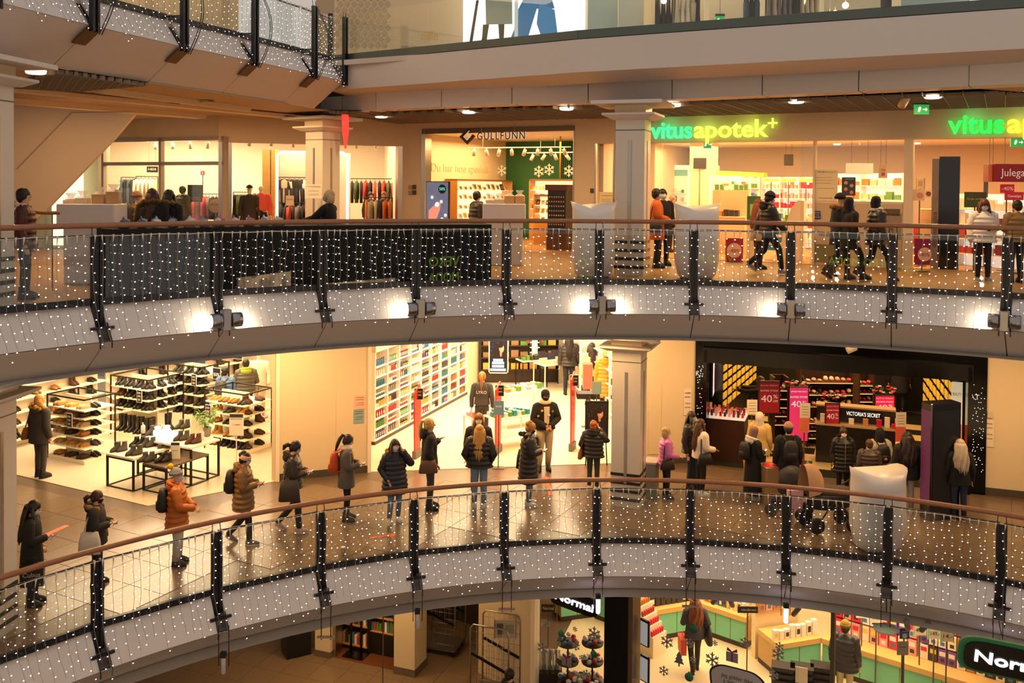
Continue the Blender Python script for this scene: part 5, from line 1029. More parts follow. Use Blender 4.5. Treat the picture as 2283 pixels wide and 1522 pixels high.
# dark mirrored shop boxes shown inside the stall front are left out; pharmacy signs
M_gr=mat('3AE088',.4,em=1.6); M_ye=mat('C8EE50',.4,em=1.6); M_gr2=mat('18E048',.4,em=1.8); M_ye2=mat('F0E838',.4,em=1.6)
def vitus(x0,y0,x1,y1,full,label,mg,my,mid):
    q=F2.rect(x0,y0,x1,y1,-.1); r=empty('pharmacy_sign',F2.M(q[0],-.12,(q[2]+q[3])/2),label,'sign'); w_=q[1]-q[0]
    f1=w_*mid
    text(r,'vitus',.6,T(f1/2,0,0),mg,fit=f1*.99,depth=.03,bold=True)
    text(r,'apotek',.6,T(f1+(w_*.93-f1)/2,0,0),my,fit=(w_*.93-f1)*.99,depth=.03,bold=True); s_=.035
    MB().box(w_*.93,w_*1.0,-.03,.03,.14-s_*.6,.14+s_*.6).box(w_*.965-s_*.55,w_*.965+s_*.55,-.03,.03,.14-.12,.14+.12).obj('lettering',my,r)
    for t,c in ((.15,(.15,1,.3)),(.45,(.5,1,.15)),(.8,(.7,1,.15))):
        point(F2.w(q[0]+w_*t,-.3,(q[2]+q[3])/2+.12),1.8,c,.1)
vitus(1452,268,1733,312,1,'green and yellow lit pharmacy lettering beside the middle column',M_gr,M_ye,.345); vitus(2115,252,2500,300,1,'green and yellow lit pharmacy lettering cut by the right edge',M_gr2,M_ye2,.345)
# pharmacy interior
fl=['F2E8D8','E8A0A0','C8762A','5A8A3A','4A7AA0','D8C090','2A8A8A','F2E8D8']
for x,y,i in ((1545,324,0),(1702,334,1),(1720,340,2),(1750,349,3),(1866,322,4),(1866,332,5),(1866,341,6),(1972,334,7),(2044,320,8),(1695,352,9),(1828,352,10),(1870,355,11)):
    p=PZ(x,y,7.93); MB().lathe([(.09,0),(.1,.01),(.1,.03)],14).obj('ceiling_downlight',mat('FFF0C8',.4,em=8),None,'round glowing downlight, %s in the pharmacy ceiling'%ORD[i],'light','pharmacy ceiling downlights',M=T(p.x,p.y,7.92))
FP=Fr(PD(1606,450,26.6).to_2d(),PD(1694,450,28.8).to_2d(),4.812)
goods_wall(FP,FP.L,[.3,.6,.9,1.2,1.5,1.8],'white pharmacy shelves with green tops running into the shop','long pharmacy shelf',16,cols=fl,sz=(.08,.2),bays=4)
FQ=Fr(PD(1697,450,29.2).to_2d(),PD(1822,450,28.2).to_2d(),4.812)
goods_wall(FQ,FQ.L,[.3,.6,.9,1.2,1.5,1.8],'white pharmacy back shelves under green headers','back pharmacy shelf',14,cols=['F2E8D8','E8A0A0','C8762A','F2E8D8','D82A4A'],sz=(.1,.2),bays=3)
FQ2=Fr(PD(1830,450,28.0).to_2d(),PD(2010,450,26.0).to_2d(),4.812)
goods_wall(FQ2,FQ2.L,[.3,.7,1.1,1.5,1.9],'white pharmacy shelves behind the window graphics','window pharmacy shelf',10,cols=['F2E8D8','D8C090','C8762A','5A8A3A'],sz=(.1,.25),bays=2)
for i,(x0,x1) in enumerate(((1705,1735),(1743,1775),(1784,1812))): boxsign(x0,398,x1,405,28.9-i*.35,'9AC83A','green shelf header, %s above the pharmacy back shelves'%ORD[i],(('Allergi',.5,.5,.6,.5,'E8F0C8'),),em=.3,pole=1)
for i in range(6): MB().box(-.16,.16,-.0,.16,0,.13).obj('shelf_header',mat('B8D84A',.5,em=.2),None,'lime shelf header block, %s along the pharmacy shelf'%ORD[i],'sign','lime shelf headers',M=FP.M(.35+i*.6,.06,2.151))
def niche(x0,x1,label):
    q=F2.rect(x0,368,x1,500,6.5); r=empty('lit_niche',F2.M(q[0],6.5,0),label,'shelf'); w_=q[1]-q[0]
    MB().rbox(0,w_,.0,.3,.0,q[3],.05).obj('surround',mat('FFF2DC',.4,em=.6),r); MB().box(.12,w_-.12,-.01,0,.5,q[3]-.12).obj('recess',mat('F8E4B8',.4,em=.5),r); MB().box(.12,w_-.12,-.02,-.01,q[3]-.35,q[3]-.15).obj('header',mat('7AB8A0',.4,em=.3),r)
    for j in range(5):
        MB().box(.12,w_-.12,-.16,-.01,.5+j*.28,.52+j*.28).obj('shelf_board',M_shw,r)
        for i in range(5): 
            c=rnd.choice(fl); MB().rbox(-.04,.04,-.03,.03,0,rnd.uniform(.08,.2),.004).obj('medicine_box',mat(c,.5),None,'%s medicine box, %s from left, %s shelf up in %s'%(COLN[c],ordn(i),ordn(j),label.split(' at ')[0]),'box','medicine boxes in niches',M=F2.M(q[0]+.2+(w_-.4)*(i+.5)/5,6.42,.521+j*.28))
niche(1476,1540,'tall glowing niche at pharmacy left'); niche(1555,1598,'narrow glowing niche at pharmacy centre')
q=F2.rect(1538,330,1590,430,4.6); MB().box(q[0],q[1],4.6,5.1,0,3.2,M=F2.M()).obj('trim_30',mat('E6D0A8',.6),kind='structure')
boxsign(1546,352,1575,376,F2.w((q[0]+q[1])/2,4.5).y,'2A2420','dark square screen on the pharmacy pillar',pole=1); boxsign(1748,344,1769,369,F2.w(5.4+1.5,4.5).y,'2E2822','dark square speaker hanging in the pharmacy',hang=8.0)
r=empty('pharmacy_counter',F2.M(vA[0]+.4,2.4,0),'pale pharmacy counter with small goods racks','counter'); MB().rbox(0,1.5,0,.6,0,1.0,.02).obj('body',mat('E8D2A8',.4),r); MB().box(-.02,1.52,-.02,.62,1.0,1.03).obj('worktop',mat('F2E4C8',.4),r); MB().box(.5,1.5,.3,.5,1.03,1.75).obj('rack',mat('C8B48C',.5),r)
goods_on(F2.M(vA[0]+1.1,2.55,0),1.2,.24,1.031,8,1,['5A8A3A','B83A3A','F2E8D8','C8762A','3A3430'],'goods on the pharmacy counter','pharmacy counter','medicine_box',(.1,.22))
goods_on(F2.M(vA[0]+1.4,2.8,0),.95,.15,1.751,7,1,['5A8A3A','C8762A','F2E8D8','8A6A4A'],'goods on the pharmacy rack','pharmacy counter rack','medicine_box',(.1,.18))
frame_table(F2.M(vA[0]+3.3,2.2,0),1.0,.6,.9,Wm,'small white table of goods inside the pharmacy door',.4); goods_on(F2.M(vA[0]+3.3,2.2,0),.9,.5,.9,6,2,fl,'goods on the pharmacy table','pharmacy door table','medicine_box',(.08,.25))
p=F2.w(vA[0]+2.7,1.6); r=empty('sanitiser_station',F2.M(vA[0]+2.35,1.3,0),'pale hand sanitiser station with green poster in pharmacy','dispenser'); MB().rbox(-.15,.15,-.1,.1,0,1.2,.03).obj('column_body',mat('E8D8B8',.4),r); MB().box(-.12,.22,-.13,-.1,1.0,1.6).obj('poster',mat('4A7A4A',.5),r); MB().box(-.04,.14,-.14,-.13,1.1,1.4).obj('poster_patch',mat('B8D87A',.5),r)
r=empty('white_fin',F2.M(vA[1]-.75,1.0,0),'tall white curved display fin inside the pharmacy','display'); MB().prism([(-.2,0),(.4,0),(.4,1.5),(.25,1.52),(.08,1.3),(-.1,.7)],-.15,.15).obj('fin',mat('F2E4C8',.4),r)
for i in range(5): MB().box(-.5,-.15,-.12,.1,.25+i*.2,.38+i*.2).obj('blue_tray',mat('4A90B8',.5),r)
boxsign(1617,531,1657,585,23.0,'A01A34','red stand with round minus forty percent badge in the pharmacy',(('o',.5,.5,.1,.42,'E8B8A0'),('-40%',.5,.48,.2,.6,'A01A34')),pole=1)
boxsign(2038,532,2076,590,20.6,'8A1A4A','purple red minus forty percent board below the pharmacy graphics',(('o',.62,.4,.1,.42,'E8B8A0'),('-40%',.62,.38,.2,.6,'8A1A4A')),pole=1)
# window graphics on the pharmacy glass
def wing(x0,y0,x1,y1,bg,label,texts=(),v=.03,al=None):
    q=F2.rect(x0,y0,x1,y1,v); r=empty('window_graphic',F2.M((q[0]+q[1])/2,v,q[2]),label,'poster'); w_,h_=q[1]-q[0],q[3]-q[2]; MB().box(-w_/2,w_/2,0,.006,0,h_).obj('sheet',mat(bg,.5),r)
    for t,cx,cz,f,fw_,c,*o in texts:
        if t=='|': MB().box((cx-fw_/2-.5)*w_,(cx+fw_/2-.5)*w_,-.003,0,(cz-f/2)*h_,(cz+f/2)*h_).obj('printed_patch',mat(c,.5),r)
        elif t=='o': disc(r,(cx-.5)*w_,cz*h_,fw_*w_,c,0,-.004)
        else: text(r,t,f*h_,T((cx-.5)*w_,-.005,cz*h_)@(Matrix.Rotation(-pi/2,4,'Y') if o else Matrix.Identity(4)),mat(c,.5),fit=fw_*(h_ if o else w_),depth=.001)
    return r
wing(1814,378,1867,448,'DCCBA6','tall pale covid notice on the pharmacy window',(('Vis',.3,.93,.09,.28,'3A3A2A'),('hensyn!',.68,.93,.09,.5,'8AA048'),('|',.42,.75,.015,.7,'A89878'),('|',.45,.66,.015,.75,'A89878'),('|',.4,.57,.015,.65,'A89878'),('|',.5,.4,.015,.7,'A89878'),('vitusapotek',.5,.1,.06,.6,'6A7A3A')),.02)
wing(1877,395,1907,436,'2A3448','dark blue notice with four round pictures on the pharmacy window',(('|',.55,.9,.04,.6,'8A98B0'),('o',.3,.7,.1,.14,'C89070'),('o',.72,.55,.1,.14,'C89070'),('o',.3,.35,.1,.14,'C87858'),('o',.72,.18,.1,.14,'C87858')),.02)
wing(1815,449,2012,640,'BCA68C','large grey skincare graphic on the lower pharmacy window',(('|',.5,.985,.02,1,'CDBCA4'),('dermalogica',.45,.73,.11,.62,'2A2622'),('vitusapotek',.16,.6,.06,.2,'3A3A30'),('|',.2,.38,.22,.36,'7A7048'),('|',.3,.3,.1,.25,'C83A34'),('|',.86,.72,.3,.24,'8A7A68'),('|',.86,.88,.08,.2,'5A4A3E'),('dermalogica',.86,.45,.1,.5,'2A2420',1)),.04)
wing(1815,470,1829,488,'2A3060','blue tax free sticker on the pharmacy window',(('SHOP',.5,.78,.2,.8,'E8E8F0'),('TAX',.5,.5,.2,.6,'E8E8F0'),('FREE',.5,.22,.2,.8,'E8E8F0')),.015)
wing(2036,422,2061,447,'E0C4A0','small pink food poster at the left of right pharmacy door',(('o',.6,.45,.1,.3,'D88870'),),.02); wing(2062,424,2078,440,'EAD8B8','round no entry sticker beside food poster',(('o',.5,.5,.1,.36,'B83A30'),('o',.5,.5,.1,.26,'EAD8B8')),.02)
boxsign(1886,364,1947,388,22.6,'F6E0AC','blank lit panel hanging behind the pharmacy window',em=.5,hang=8.0); boxsign(1959,367,1979,397,22.2,'E8CCA0','small rounded hanging sign in the pharmacy',(('ATELIER',.5,.6,.2,.5,'9A7A6A'),('|',.5,.3,.25,.4,'B84A3A')),hang=8.0)
q=F2.rect(2104,340,2132,500,.5); r=empty('door_totem',F2.M((q[0]+q[1])/2,.2,0),'tall glossy black totem in the right pharmacy doorway','totem'); MB().box(-.21,.21,0,.3,0,2.55).obj('body',mat('0C0A0A',.12,spec=.7),r); MB().box(-.36,-.215,-.0,.3,0,2.5).obj('glass_side',mat('8A7468',.3),r); text(r,'dermalogica',.14,T(-.29,-.01,.9)@Matrix.Rotation(-pi/2,4,'Y'),mat('5A3A4A',.5),fit=.8)
boxsign(2217,366,2330,405,20.6,'8E1420','hanging dark red box sign with white script at right edge',(('Julegaver',.5,.5,.6,.75,'F2E4DC'),),hang=8.0,th=.5,em=.15); boxsign(2203,366,2216,405,20.7,'E88A5A','salmon side panel of the hanging gift sign',hang=8.0)
boxsign(2230,411,2262,430,20.9,'D0202C','red minus forty percent board in the right pharmacy',(('-40%',.5,.5,.6,.8,'F6D8C8'),),pole=1,em=.2); boxsign(2240,428,2283,446,20.4,'C81E34','red board with white script below the forty percent board',(('Gavetips',.5,.5,.45,.7,'F6E0D8'),),pole=1,em=.15); boxsign(2150,428,2200,462,20.9,'4A5228','dark green board with script in the right pharmacy',(('Gode ønsker',.5,.55,.2,.8,'D8B868'),),pole=1)
boxsign(2193,384,2204,440,22,'3A4450','tall dark blue banner behind the gift sign',pole=1); boxsign(2043,397,2061,421,22,'E8DCC0','white framed certificate inside the right pharmacy door',(('|',.5,.5,.5,.5,'C8BCA0'),),frame='B8A888',pole=1)
goods_wall(Fr(PD(2130,500,22.5).to_2d(),PD(2290,500,20.8).to_2d(),4.812),2.4,[.3,.65,1.0,1.35],'gift shelves with red and green goods in right pharmacy','right pharmacy shelf',12,cols=['5A8A3A','B83A3A','F2E8D8','8A2A4A','C8A04A'],sz=(.1,.25))
q=F2.rect(2050,455,2068,500,1.2); r=empty('pale_display',F2.M(q[0],1.2,0),'pale narrow display with red panel inside the right pharmacy door','display'); MB().rbox(0,.3,0,.3,0,1.35,.02).obj('body',mat('E8CCA0',.5),r); MB().box(-.2,-.02,-.02,.2,.5,.95).obj('red_panel',mat('D83A2C',.5,em=.2),r)
# exit signs
def exitsign(x,y,D,label,w_=.28,hang=.25):
    p=PD(x,y,D); r=empty('exit_sign',T(p.x,p.y,p.z),label,'sign'); MB().box(-w_/2,w_/2,-.02,.02,-.1,.1).obj('panel',mat('2A9A4A',.4,em=.9),r); MB().box(-w_/2-.01,w_/2+.01,-.025,.025,.1,.16).obj('housing',mat('3A4A3A',.4),r)
    MB().add([(-.08,-.024,-.05),(-.04,-.024,-.05),(-.01,-.024,.02),(-.03,-.024,.06),(-.07,-.024,.03)],[(0,1,2,3,4)]).obj('running_figure',mat('E8F8E0',.4,em=.9),r); MB().add([(.02,-.024,-.01),(.08,-.024,-.01),(.08,-.024,-.04),(.12,-.024,.0),(.08,-.024,.04),(.08,-.024,.01),(.02,-.024,.01)],[(0,1,2,3,4,5,6)]).obj('arrow',mat('E8F8E0',.4,em=.9),r); MB().box(-.01,.01,-.01,.01,.16,.16+hang).obj('rod',M_steel,r)
exitsign(2054,244,19.4,'green lit running man exit sign above the second pharmacy sign',.3,.1); exitsign(1577,322,24.6,'small green exit sign inside the pharmacy',.2); exitsign(2268,317,20.8,'green exit sign inside the right pharmacy',.3)
for i,(x,y) in enumerate(((850,256),(1045,246),(1263,238),(1502,230),(1775,222),(2080,211),(80,163))):
    p=PZ(x,y,8.42 if x>100 else 8.36); MB().lathe([(.12,0),(.15,.01),(.16,.06)],16).obj('ceiling_downlight',mat('FFE2B8',.4,em=6),None,'round recessed downlight over the upper walk, %s'%('%s from the left'%ORD[i] if x>100 else 'beside the left column'),'light','upper walk downlights',M=T(p.x,p.y,8.345))
r=empty('ceiling_spotlight',T(*PZ(2018,222,8.36)),'white spotlight on the upper ceiling near the exit sign','spotlight'); MB().lathe([(.05,.1),(.08,.08),(.08,-.2),(.05,-.2)],12,M=Matrix.Rotation(1.0,4,'X')).obj('head',mat('C8B8A0',.4),r); MB().box(-.02,.02,-.02,.02,0,.2).obj('arm',M_steel,r)
p=PD(1900,776,20.6); r=empty('ceiling_spotlight',T(p.x,p.y,p.z),'white spotlight under the upper fascia above the lingerie portal','spotlight'); MB().lathe([(.05,.1),(.08,.08),(.09,-.12),(.06,-.12)],12,M=Matrix.Rotation(1.2,4,'Y')).obj('head',mat('D8CCB8',.4),r); MB().box(-.02,.02,-.02,.02,.05,3.75-p.z).obj('arm',M_steel,r)
# ---------------------------------------------------------------- top floor
def topat(x,y,D): return PD(x,y,D)
a,b_=PD(1032,105,24.6),PD(1308,-60,24.0); r=empty('lightbox_poster',Matrix.Translation(a)@Matrix.Rotation(FT.rz*.3,4,'Z'),'bright white lightbox of two models in jeans and coat','poster'); w_=(b_-a).length*.86; k_=w_/276
def X(px,py): return ((px-1032)*k_,(105-py)*k_)
MB().box(0,w_,0,.1,0,2.4).obj('light_panel',mat('FFFFFF',.4,em=1.0),r)
def shp(pts,c,y,em=.5,nm='picture_shape'): MB().add([(X(*q)[0],y,X(*q)[1]) for q in pts],[tuple(range(len(pts)))]).obj(nm,mat(c,.6,em=em,noise=.15,scale=40),r)
shp([(1085,55),(1145,55),(1143,-40),(1082,-40)],'8A9484',-.004,.35); shp([(1078,55),(1092,55),(1088,82),(1086,103),(1072,103),(1076,85)],'3A4A3A',-.005,.25); shp([(1113,55),(1127,55),(1126,85),(1128,100),(1116,102),(1115,82)],'3A4A3A',-.005,.25)
shp([(1158,22),(1240,22),(1222,-40),(1192,-40),(1172,-5)],'3A78A8',-.004,.45); shp([(1158,22),(1205,5),(1180,88),(1160,96),(1140,90),(1152,60)],'3A78A8',-.005,.5); shp([(1205,10),(1240,25),(1248,84),(1212,88),(1200,55)],'4484B4',-.006,.5); shp([(1134,88),(1160,92),(1158,97),(1132,94)],'3A4A48',-.007,.2); shp([(1206,86),(1256,83),(1256,90),(1212,92)],'3A4A48',-.007,.2); shp([(1062,0),(1068,0),(1054,95),(1048,104),(1046,100)],'3A403A',-.006,.2)
MB().box(X(1150,0)[0],X(1158,0)[0],-.03,0,0,2.4).obj('divider',mat('DDEEE8',.4,em=.3),r)
boxsign(745,-40,1030,125,25.6,'D8C2A0','wide beige shop window panel with faint diamond pattern at the top',(('ALWAYS OPEN AT HM.COM',.65,.13,.03,.25,'8A8478'),('nille',.75,.28,.18,.13,'E0B848')),zf=9.6,th=.1)
dm=MB()
for i in range(8):
    for j in range(9):
        p=PD(752+i*15+(j%2)*7,-4+j*13,25.58); dm.add([(p.x-.07,p.y,p.z),(p.x,p.y,p.z-.09),(p.x+.07,p.y,p.z),(p.x,p.y,p.z+.09)],[(0,1,2,3)])
dm.obj('window_film',mat('B8A888',.5),None,'grey diamond pattern film on the beige window panel','film')
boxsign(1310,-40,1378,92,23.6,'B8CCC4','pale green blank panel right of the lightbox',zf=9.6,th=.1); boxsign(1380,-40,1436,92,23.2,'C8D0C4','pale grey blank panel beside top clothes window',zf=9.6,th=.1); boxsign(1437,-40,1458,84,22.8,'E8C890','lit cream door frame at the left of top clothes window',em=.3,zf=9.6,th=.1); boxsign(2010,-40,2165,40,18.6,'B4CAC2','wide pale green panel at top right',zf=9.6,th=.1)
boxsign(2167,-40,2290,28,18.2,'F0F4F8','white lightbox with blue picture cut by the right edge',(('|',.3,.55,.5,.12,'5AA8D8'),('o',.45,.5,.1,.1,'C8A890'),('|',.75,.5,.6,.3,'A8C8E0')),em=.6,zf=9.6,th=.1)
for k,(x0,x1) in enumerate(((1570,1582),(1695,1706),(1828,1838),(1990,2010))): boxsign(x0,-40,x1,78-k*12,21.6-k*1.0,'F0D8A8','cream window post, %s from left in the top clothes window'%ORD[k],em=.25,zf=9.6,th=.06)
for k,(x0,x1,D,cols,kinds) in enumerate(((1462,1508,22.8,['2A2624','8A8076'],(2,)),(1505,1560,22.5,['C8B898','2A2624','E8DCC8'],(2,1)),(1660,1692,21.8,['2A2624','4A5A6A'],(1,)),(1708,1790,21.4,['8A8076','C8B898','2A2624','8A8076'],(2,)),(1770,1826,21.2,['C8B898','2A2624'],(2,)),(1970,1992,20.0,['2A2624'],(2,)))):
    railpx(x0,x1,-22-k*2,D,9.6,max(3,(x1-x0)//11),cols,'rail of hanging dresses, %s in the top clothes window'%ORD[k],'top window rail %s'%ORD[k],kinds=kinds,group='garments in the top window')
for k,(x,y,D) in enumerate(((1862,30,20.6),(1850,33,20.8),(1885,12,20.6),(1790,2,21.2),(1480,2,22.6))):
    p=PD(x,y,D); r=empty('globe_lamp',T(p.x,p.y,p.z),'small bright globe lamp, %s in the top clothes window'%ORD[k],'lamp'); MB().ell((0,0,0),(.07,.07,.07),12,8).obj('globe',mat('FFE8B0',.4,em=8),r); MB().tube([(0,0,.06),(0,0,2.4)],.005,4).obj('cord',M_steel,r)
exitsign(1605,46,22.4,'small green exit sign in the top clothes window',.2,1)
# ---------------------------------------------------------------- ground floor
p=PZ(660,1455,-4.8); r=empty('info_totem',T(p.x,p.y,-4.8,.5),'black square totem with red notice on the ground floor','totem'); MB().box(-.3,.3,-.25,.25,0,2.3).obj('body',M_black,r); MB().box(-.25,.0,-.262,-.251,1.55,1.95).obj('notice',mat('B8442C',.5),r)
for x0,x1,y0,y1,sh,nm in ((826,880,1360,1480,5,'right book case'),(762,822,1390,1470,4,'left book case')):
    u0,u1=FB.px(x0,1470,.55)[0],FB.px(x1,1470,.55)[0]; r=empty('book_case',FB.M(u0,.5,0),'dark book case of colourful books, %s of the book shop'%('right' if x0>800 else 'left'),'shelf'); L=u1-u0
    MB().box(0,L,.3,.33,0,2.2).obj('back_panel',mat('3A2414',.5),r); MB().box(0,L,0,.33,0,.55 if x0>800 else .1).obj('base',mat('17120E',.4),r)
    for s_ in (0,L): MB().box(s_-.02,s_+.02,0,.33,0,2.2).obj('side',mat('2A1A10',.5),r)
    for j in range(sh):
        z=.56+j*.36 if x0>800 else .12+j*.5; MB().box(0,L,0,.33,z-.025,z).obj('shelf_board',mat('C8904A',.4),r)
        for i in range(9):
            c=rnd.choice(['B83A3A','F2E8D8','3A3430','4A7AA0','C8A04A','5A8A3A','F2E8D8','2A8A8A']); MB().box(-L*.045,L*.045,0,.18,0,rnd.uniform(.18,.29)).obj('book',mat(c,.6),None,'%s book, %s from left, %s shelf up in %s'%(COLN[c],ordn(i),ordn(j),nm),'book','books in the book shop',M=FB.M(u0+L*(i+.5)/9,.56,z+.001))
u=FB.px(795,1440,.3)[0]; r=empty('screen_stand',FB.M(u,.28,0),'black screen on a two pole floor stand in the book shop','screen'); MB().box(-.3,.3,-.03,.03,1.55,2.2).obj('screen',M_black,r)
for s_ in (-.14,.14): MB().tube([(s_,0,0),(s_,0,1.6)],.03,8).obj('pole',M_black,r)
MB().box(-.28,.28,-.2,.2,0,.04).obj('foot',M_black,r); text(r,'SE HELE UTVALGET',.06,T(0,-.04,1.75),mat('C8C8C8',.5),fit=.45)
boxsign(832,1330,876,1376,20.9,'15110F','black advert screen under the fascia in the book shop',(('salg',.5,.8,.2,.5,'D8402C'),('|',.5,.3,.04,.6,'C8B8A8')),zf=-4.8,pole=1,frame='2A2420')
# roll cages
def cage(x,y,rz,label,load=0):
    p=PZ(x,y,-4.8); r=empty('roll_cage',T(p.x,p.y,-4.79,rz),label,'trolley'); mt=mat('A8A49C',.3,.8)
    for v in (0,.75):
        MB().tube([(-.45,v,.15),(-.45,v,1.65),(-.38,v,1.75),(.38,v,1.75),(.45,v,1.65),(.45,v,.15)],.02,6).obj('side_frame',mt,r)
        for i in range(6): MB().tube([(-.3+i*.12,v,.2),(-.3+i*.12,v,1.73)],.005,4).obj('wire',mt,r)
        for j in range(6): MB().tube([(-.45,v,.3+j*.26),(.45,v,.3+j*.26)],.006,4).obj('wire',mt,r)
        MB().box(-.45,.45,v-.012,v+.012,-.03,.03,M=T(0,0,.95)@Matrix.Rotation(.35,4,'Y')).obj('strap',M_black,r)
    MB().box(-.45,.45,0,.75,.13,.17).obj('base',mat('6A6660',.4,.5),r)
    for u in (-.38,.38):
        for v in (.06,.69): MB().lathe([(.02,-.02),(.06,-.02),(.06,.02),(.02,.02)],10,M=T(u,v,.065)@Matrix.Rotation(pi/2,4,'Y')).obj('wheel',M_black,r)
    if load:
        for i,(q,c) in enumerate((((-.4,.4,.08,.6,.19,.75),'C8B8A0'),((-.38,.3,.1,.6,.76,1.2),'B89A70'))): MB().rbox(*q,.02).obj('cardboard_carton',mat(c,.7),None,'%s cardboard carton in the roll cage down the dark corridor'%('lower','upper')[i],'box',M=r.matrix_world)
    return r
cage(1090,1575,-.35,'empty metal roll cage with dark straps beside the ground floor wall'); cage(975,1462,-.3,'loaded roll cage in the dark ground floor corridor',1)
MB().ell((0,0,0),(.35,.3,.35),12,8).obj('bin_bag',CLEAR,None,'translucent bag of waste on top of the loaded roll cage','bag',M=T(PZ(975,1462,-4.8).x,PZ(975,1462,-4.8).y+.35,-4.79+1.55))
boxsign(1103,1382,1150,1422,20.55,'C8BCA8','pale framed wall map beside the variety shop',(('|',.25,.5,.6,.3,'6A6458'),('|',.7,.5,.5,.4,'A89C88')),zf=-4.8,frame='8A8074')
# bottom left red advert
a=PD(195,1522,14.0)
r=empty('red_advert',T(-6.2,15.1,-3.6,.15),'red advert stand with white lettering at the bottom left','sign'); MB().box(-.9,.25,-.05,.05,-1.2,.55).obj('panel',mat('B81420',.5,em=.15),r); MB().box(.26,.5,-.05,.05,-1.2,.6).obj('photo_panel',mat('C8B0A0',.5,noise=.4,scale=4),r); text(r,'TIL ALLE KUNDER',.12,T(-.2,-.06,.2),mat('E8B8B0',.5),fit=.8); text(r,'KLUBB',.12,T(-.2,-.06,.4),mat('E8B8B0',.5),fit=.4)
# variety shop
MINT='7AC8A0'
def nsign(M,w_,h_,t,label,ring='7AC8A0',em=1.3,full=None):
    r=empty('shop_sign',M,label,'sign'); 
    def blob(s,y0,y1,mt,nm):
        pts=[(w_/2*s*math.copysign(abs(math.cos(a))**.35,math.cos(a)),h_/2*(1-(1-s)*2.2)*math.copysign(abs(math.sin(a))**.5,math.sin(a))+.05*h_*math.cos(a)) for a in [2*pi*k/28 for k in range(28)]]
        MB().prism(pts,y0,y1).obj(nm,mt,r)
    if ring: blob(1.12,.03,.1,mat(ring,.5),'backing')
    blob(1,-.03,.04,M_black,'board'); text(r,t,h_*.55,T(0,-.05,0),mat('FFFFFF',.4,em=em),fit=w_*.8,depth=.015,bold=True); return r
p=PD(1282,1325,20.4); nsign(T(p.x,p.y,p.z-.15,-.5)@Matrix.Rotation(.12,4,'Y'),1.15,.42,'Normal','black sign with white lettering hanging left in the variety shop',None); MB().tube([(0,0,0),(0,0,2)],.008,4).obj('hang_cord',M_black,None,'dark cord holding the left variety shop sign','cord',M=T(p.x,p.y,p.z+.18))
p=PD(2262,1478,13.6); nsign(T(p.x,p.y,p.z,-.3)@Matrix.Rotation(.09,4,'Y'),1.35,.42,'Normal','large black sign with white lettering on green board at bottom right','2F7A50'); q=p
boxsign(1207,1347,1238,1364,22.5,'2A2018','small variety shop sign with mint rim behind the left window',(('Normal',.5,.5,.6,.8,'F2D8B8'),),zf=-4.8,frame=MINT,pole=1)
def counter_run(a,b_,d,h,label,n,top=1):
    fr=Fr(a,b_,-4.788); r=empty('mint_counter',fr.M(),label,'counter'); L=fr.L
    MB().box(0,L,.02,d,0,.12).obj('plinth',mat('3A2A1C',.5),r)
    for i in range(n): MB().box(i*L/n+.012,(i+1)*L/n-.012,0,.03,.13,h-.12).obj('panel',mat(MINT,.5),r)
    MB().box(0,L,.02,d,.12,h-.12).obj('carcass',mat('C8A060',.5),r); MB().box(-.01,L+.01,-.04,d,h-.12,h).obj('worktop',mat('DDB068',.4),r); return fr
def PN(x,y): v=PZ(x,y,-4.788); return (v.x,v.y)
PROD=['E8A0A0','D82A4A','F2E8D8','7A4AA0','E8D24A','C8762A','4A7AA0','5A8A3A','2A8A8A','3A3430','F2E8D8']
f1=counter_run(PN(1250,1386),PN(1322,1376),.6,.95,'short mint counter behind the left variety window',2); f2=counter_run(PN(1324,1378),PN(1380,1400),.6,.95,'mint counter turning right behind the left variety window',1)
f3=counter_run(PN(1455,1430),PN(1561,1411),.7,.8,'mint counter with wooden top behind the long haired woman',2); f4=counter_run(PN(1562,1412),PN(1662,1447),.7,.8,'mint counter with wooden top right of the long haired woman',3)
f5=counter_run(PN(1732,1511),PN(1830,1494),.8,.8,'mint counter of orange boxes left of window post',2); f6=counter_run(PN(1832,1496),PN(2300,1648),.8,.8,'long mint counter with product panels at the right',5)
def shopgoods(fr,L,z,n,rows,nm,sz=(.15,.35),v=.15,dv=.18,cols=PROD,w=.85):
    for j in range(rows):
        c=rnd.choice(cols)
        for i in range(n):
            if rnd.random()<.35: c=rnd.choice(cols)
            h=rnd.uniform(*sz); ww=L/n*w
            b=MB(); b.rbox(-ww/2,ww/2,0,.1,0,h,.006); b.box(-ww*.32,ww*.32,-.003,0,h*.25,h*.7,1)
            b.obj('product_box',[mat(c,.45),mat(rnd.choice(['F2E8D8','3A3430','E8D24A']),.5)],None,'%s product box, %s from left %s on %s'%(COLN[c],ordn(i),('front','middle row','back row')[j],nm),'box','product boxes in the variety shop',M=fr.M(L*(i+.5)/n,v+j*dv,z+j*.12*(j>0)))
shopgoods(f3,f3.L,.801,9,1,'long haired woman counter',(.2,.4)); shopgoods(f4,f4.L,.801,12,1,'right of woman counter',(.15,.35)); shopgoods(f5,f5.L,.801,8,1,'orange box counter',(.2,.35),cols=['E8D24A','3A3430','C8762A','E8A0A0','F2E8D8'])
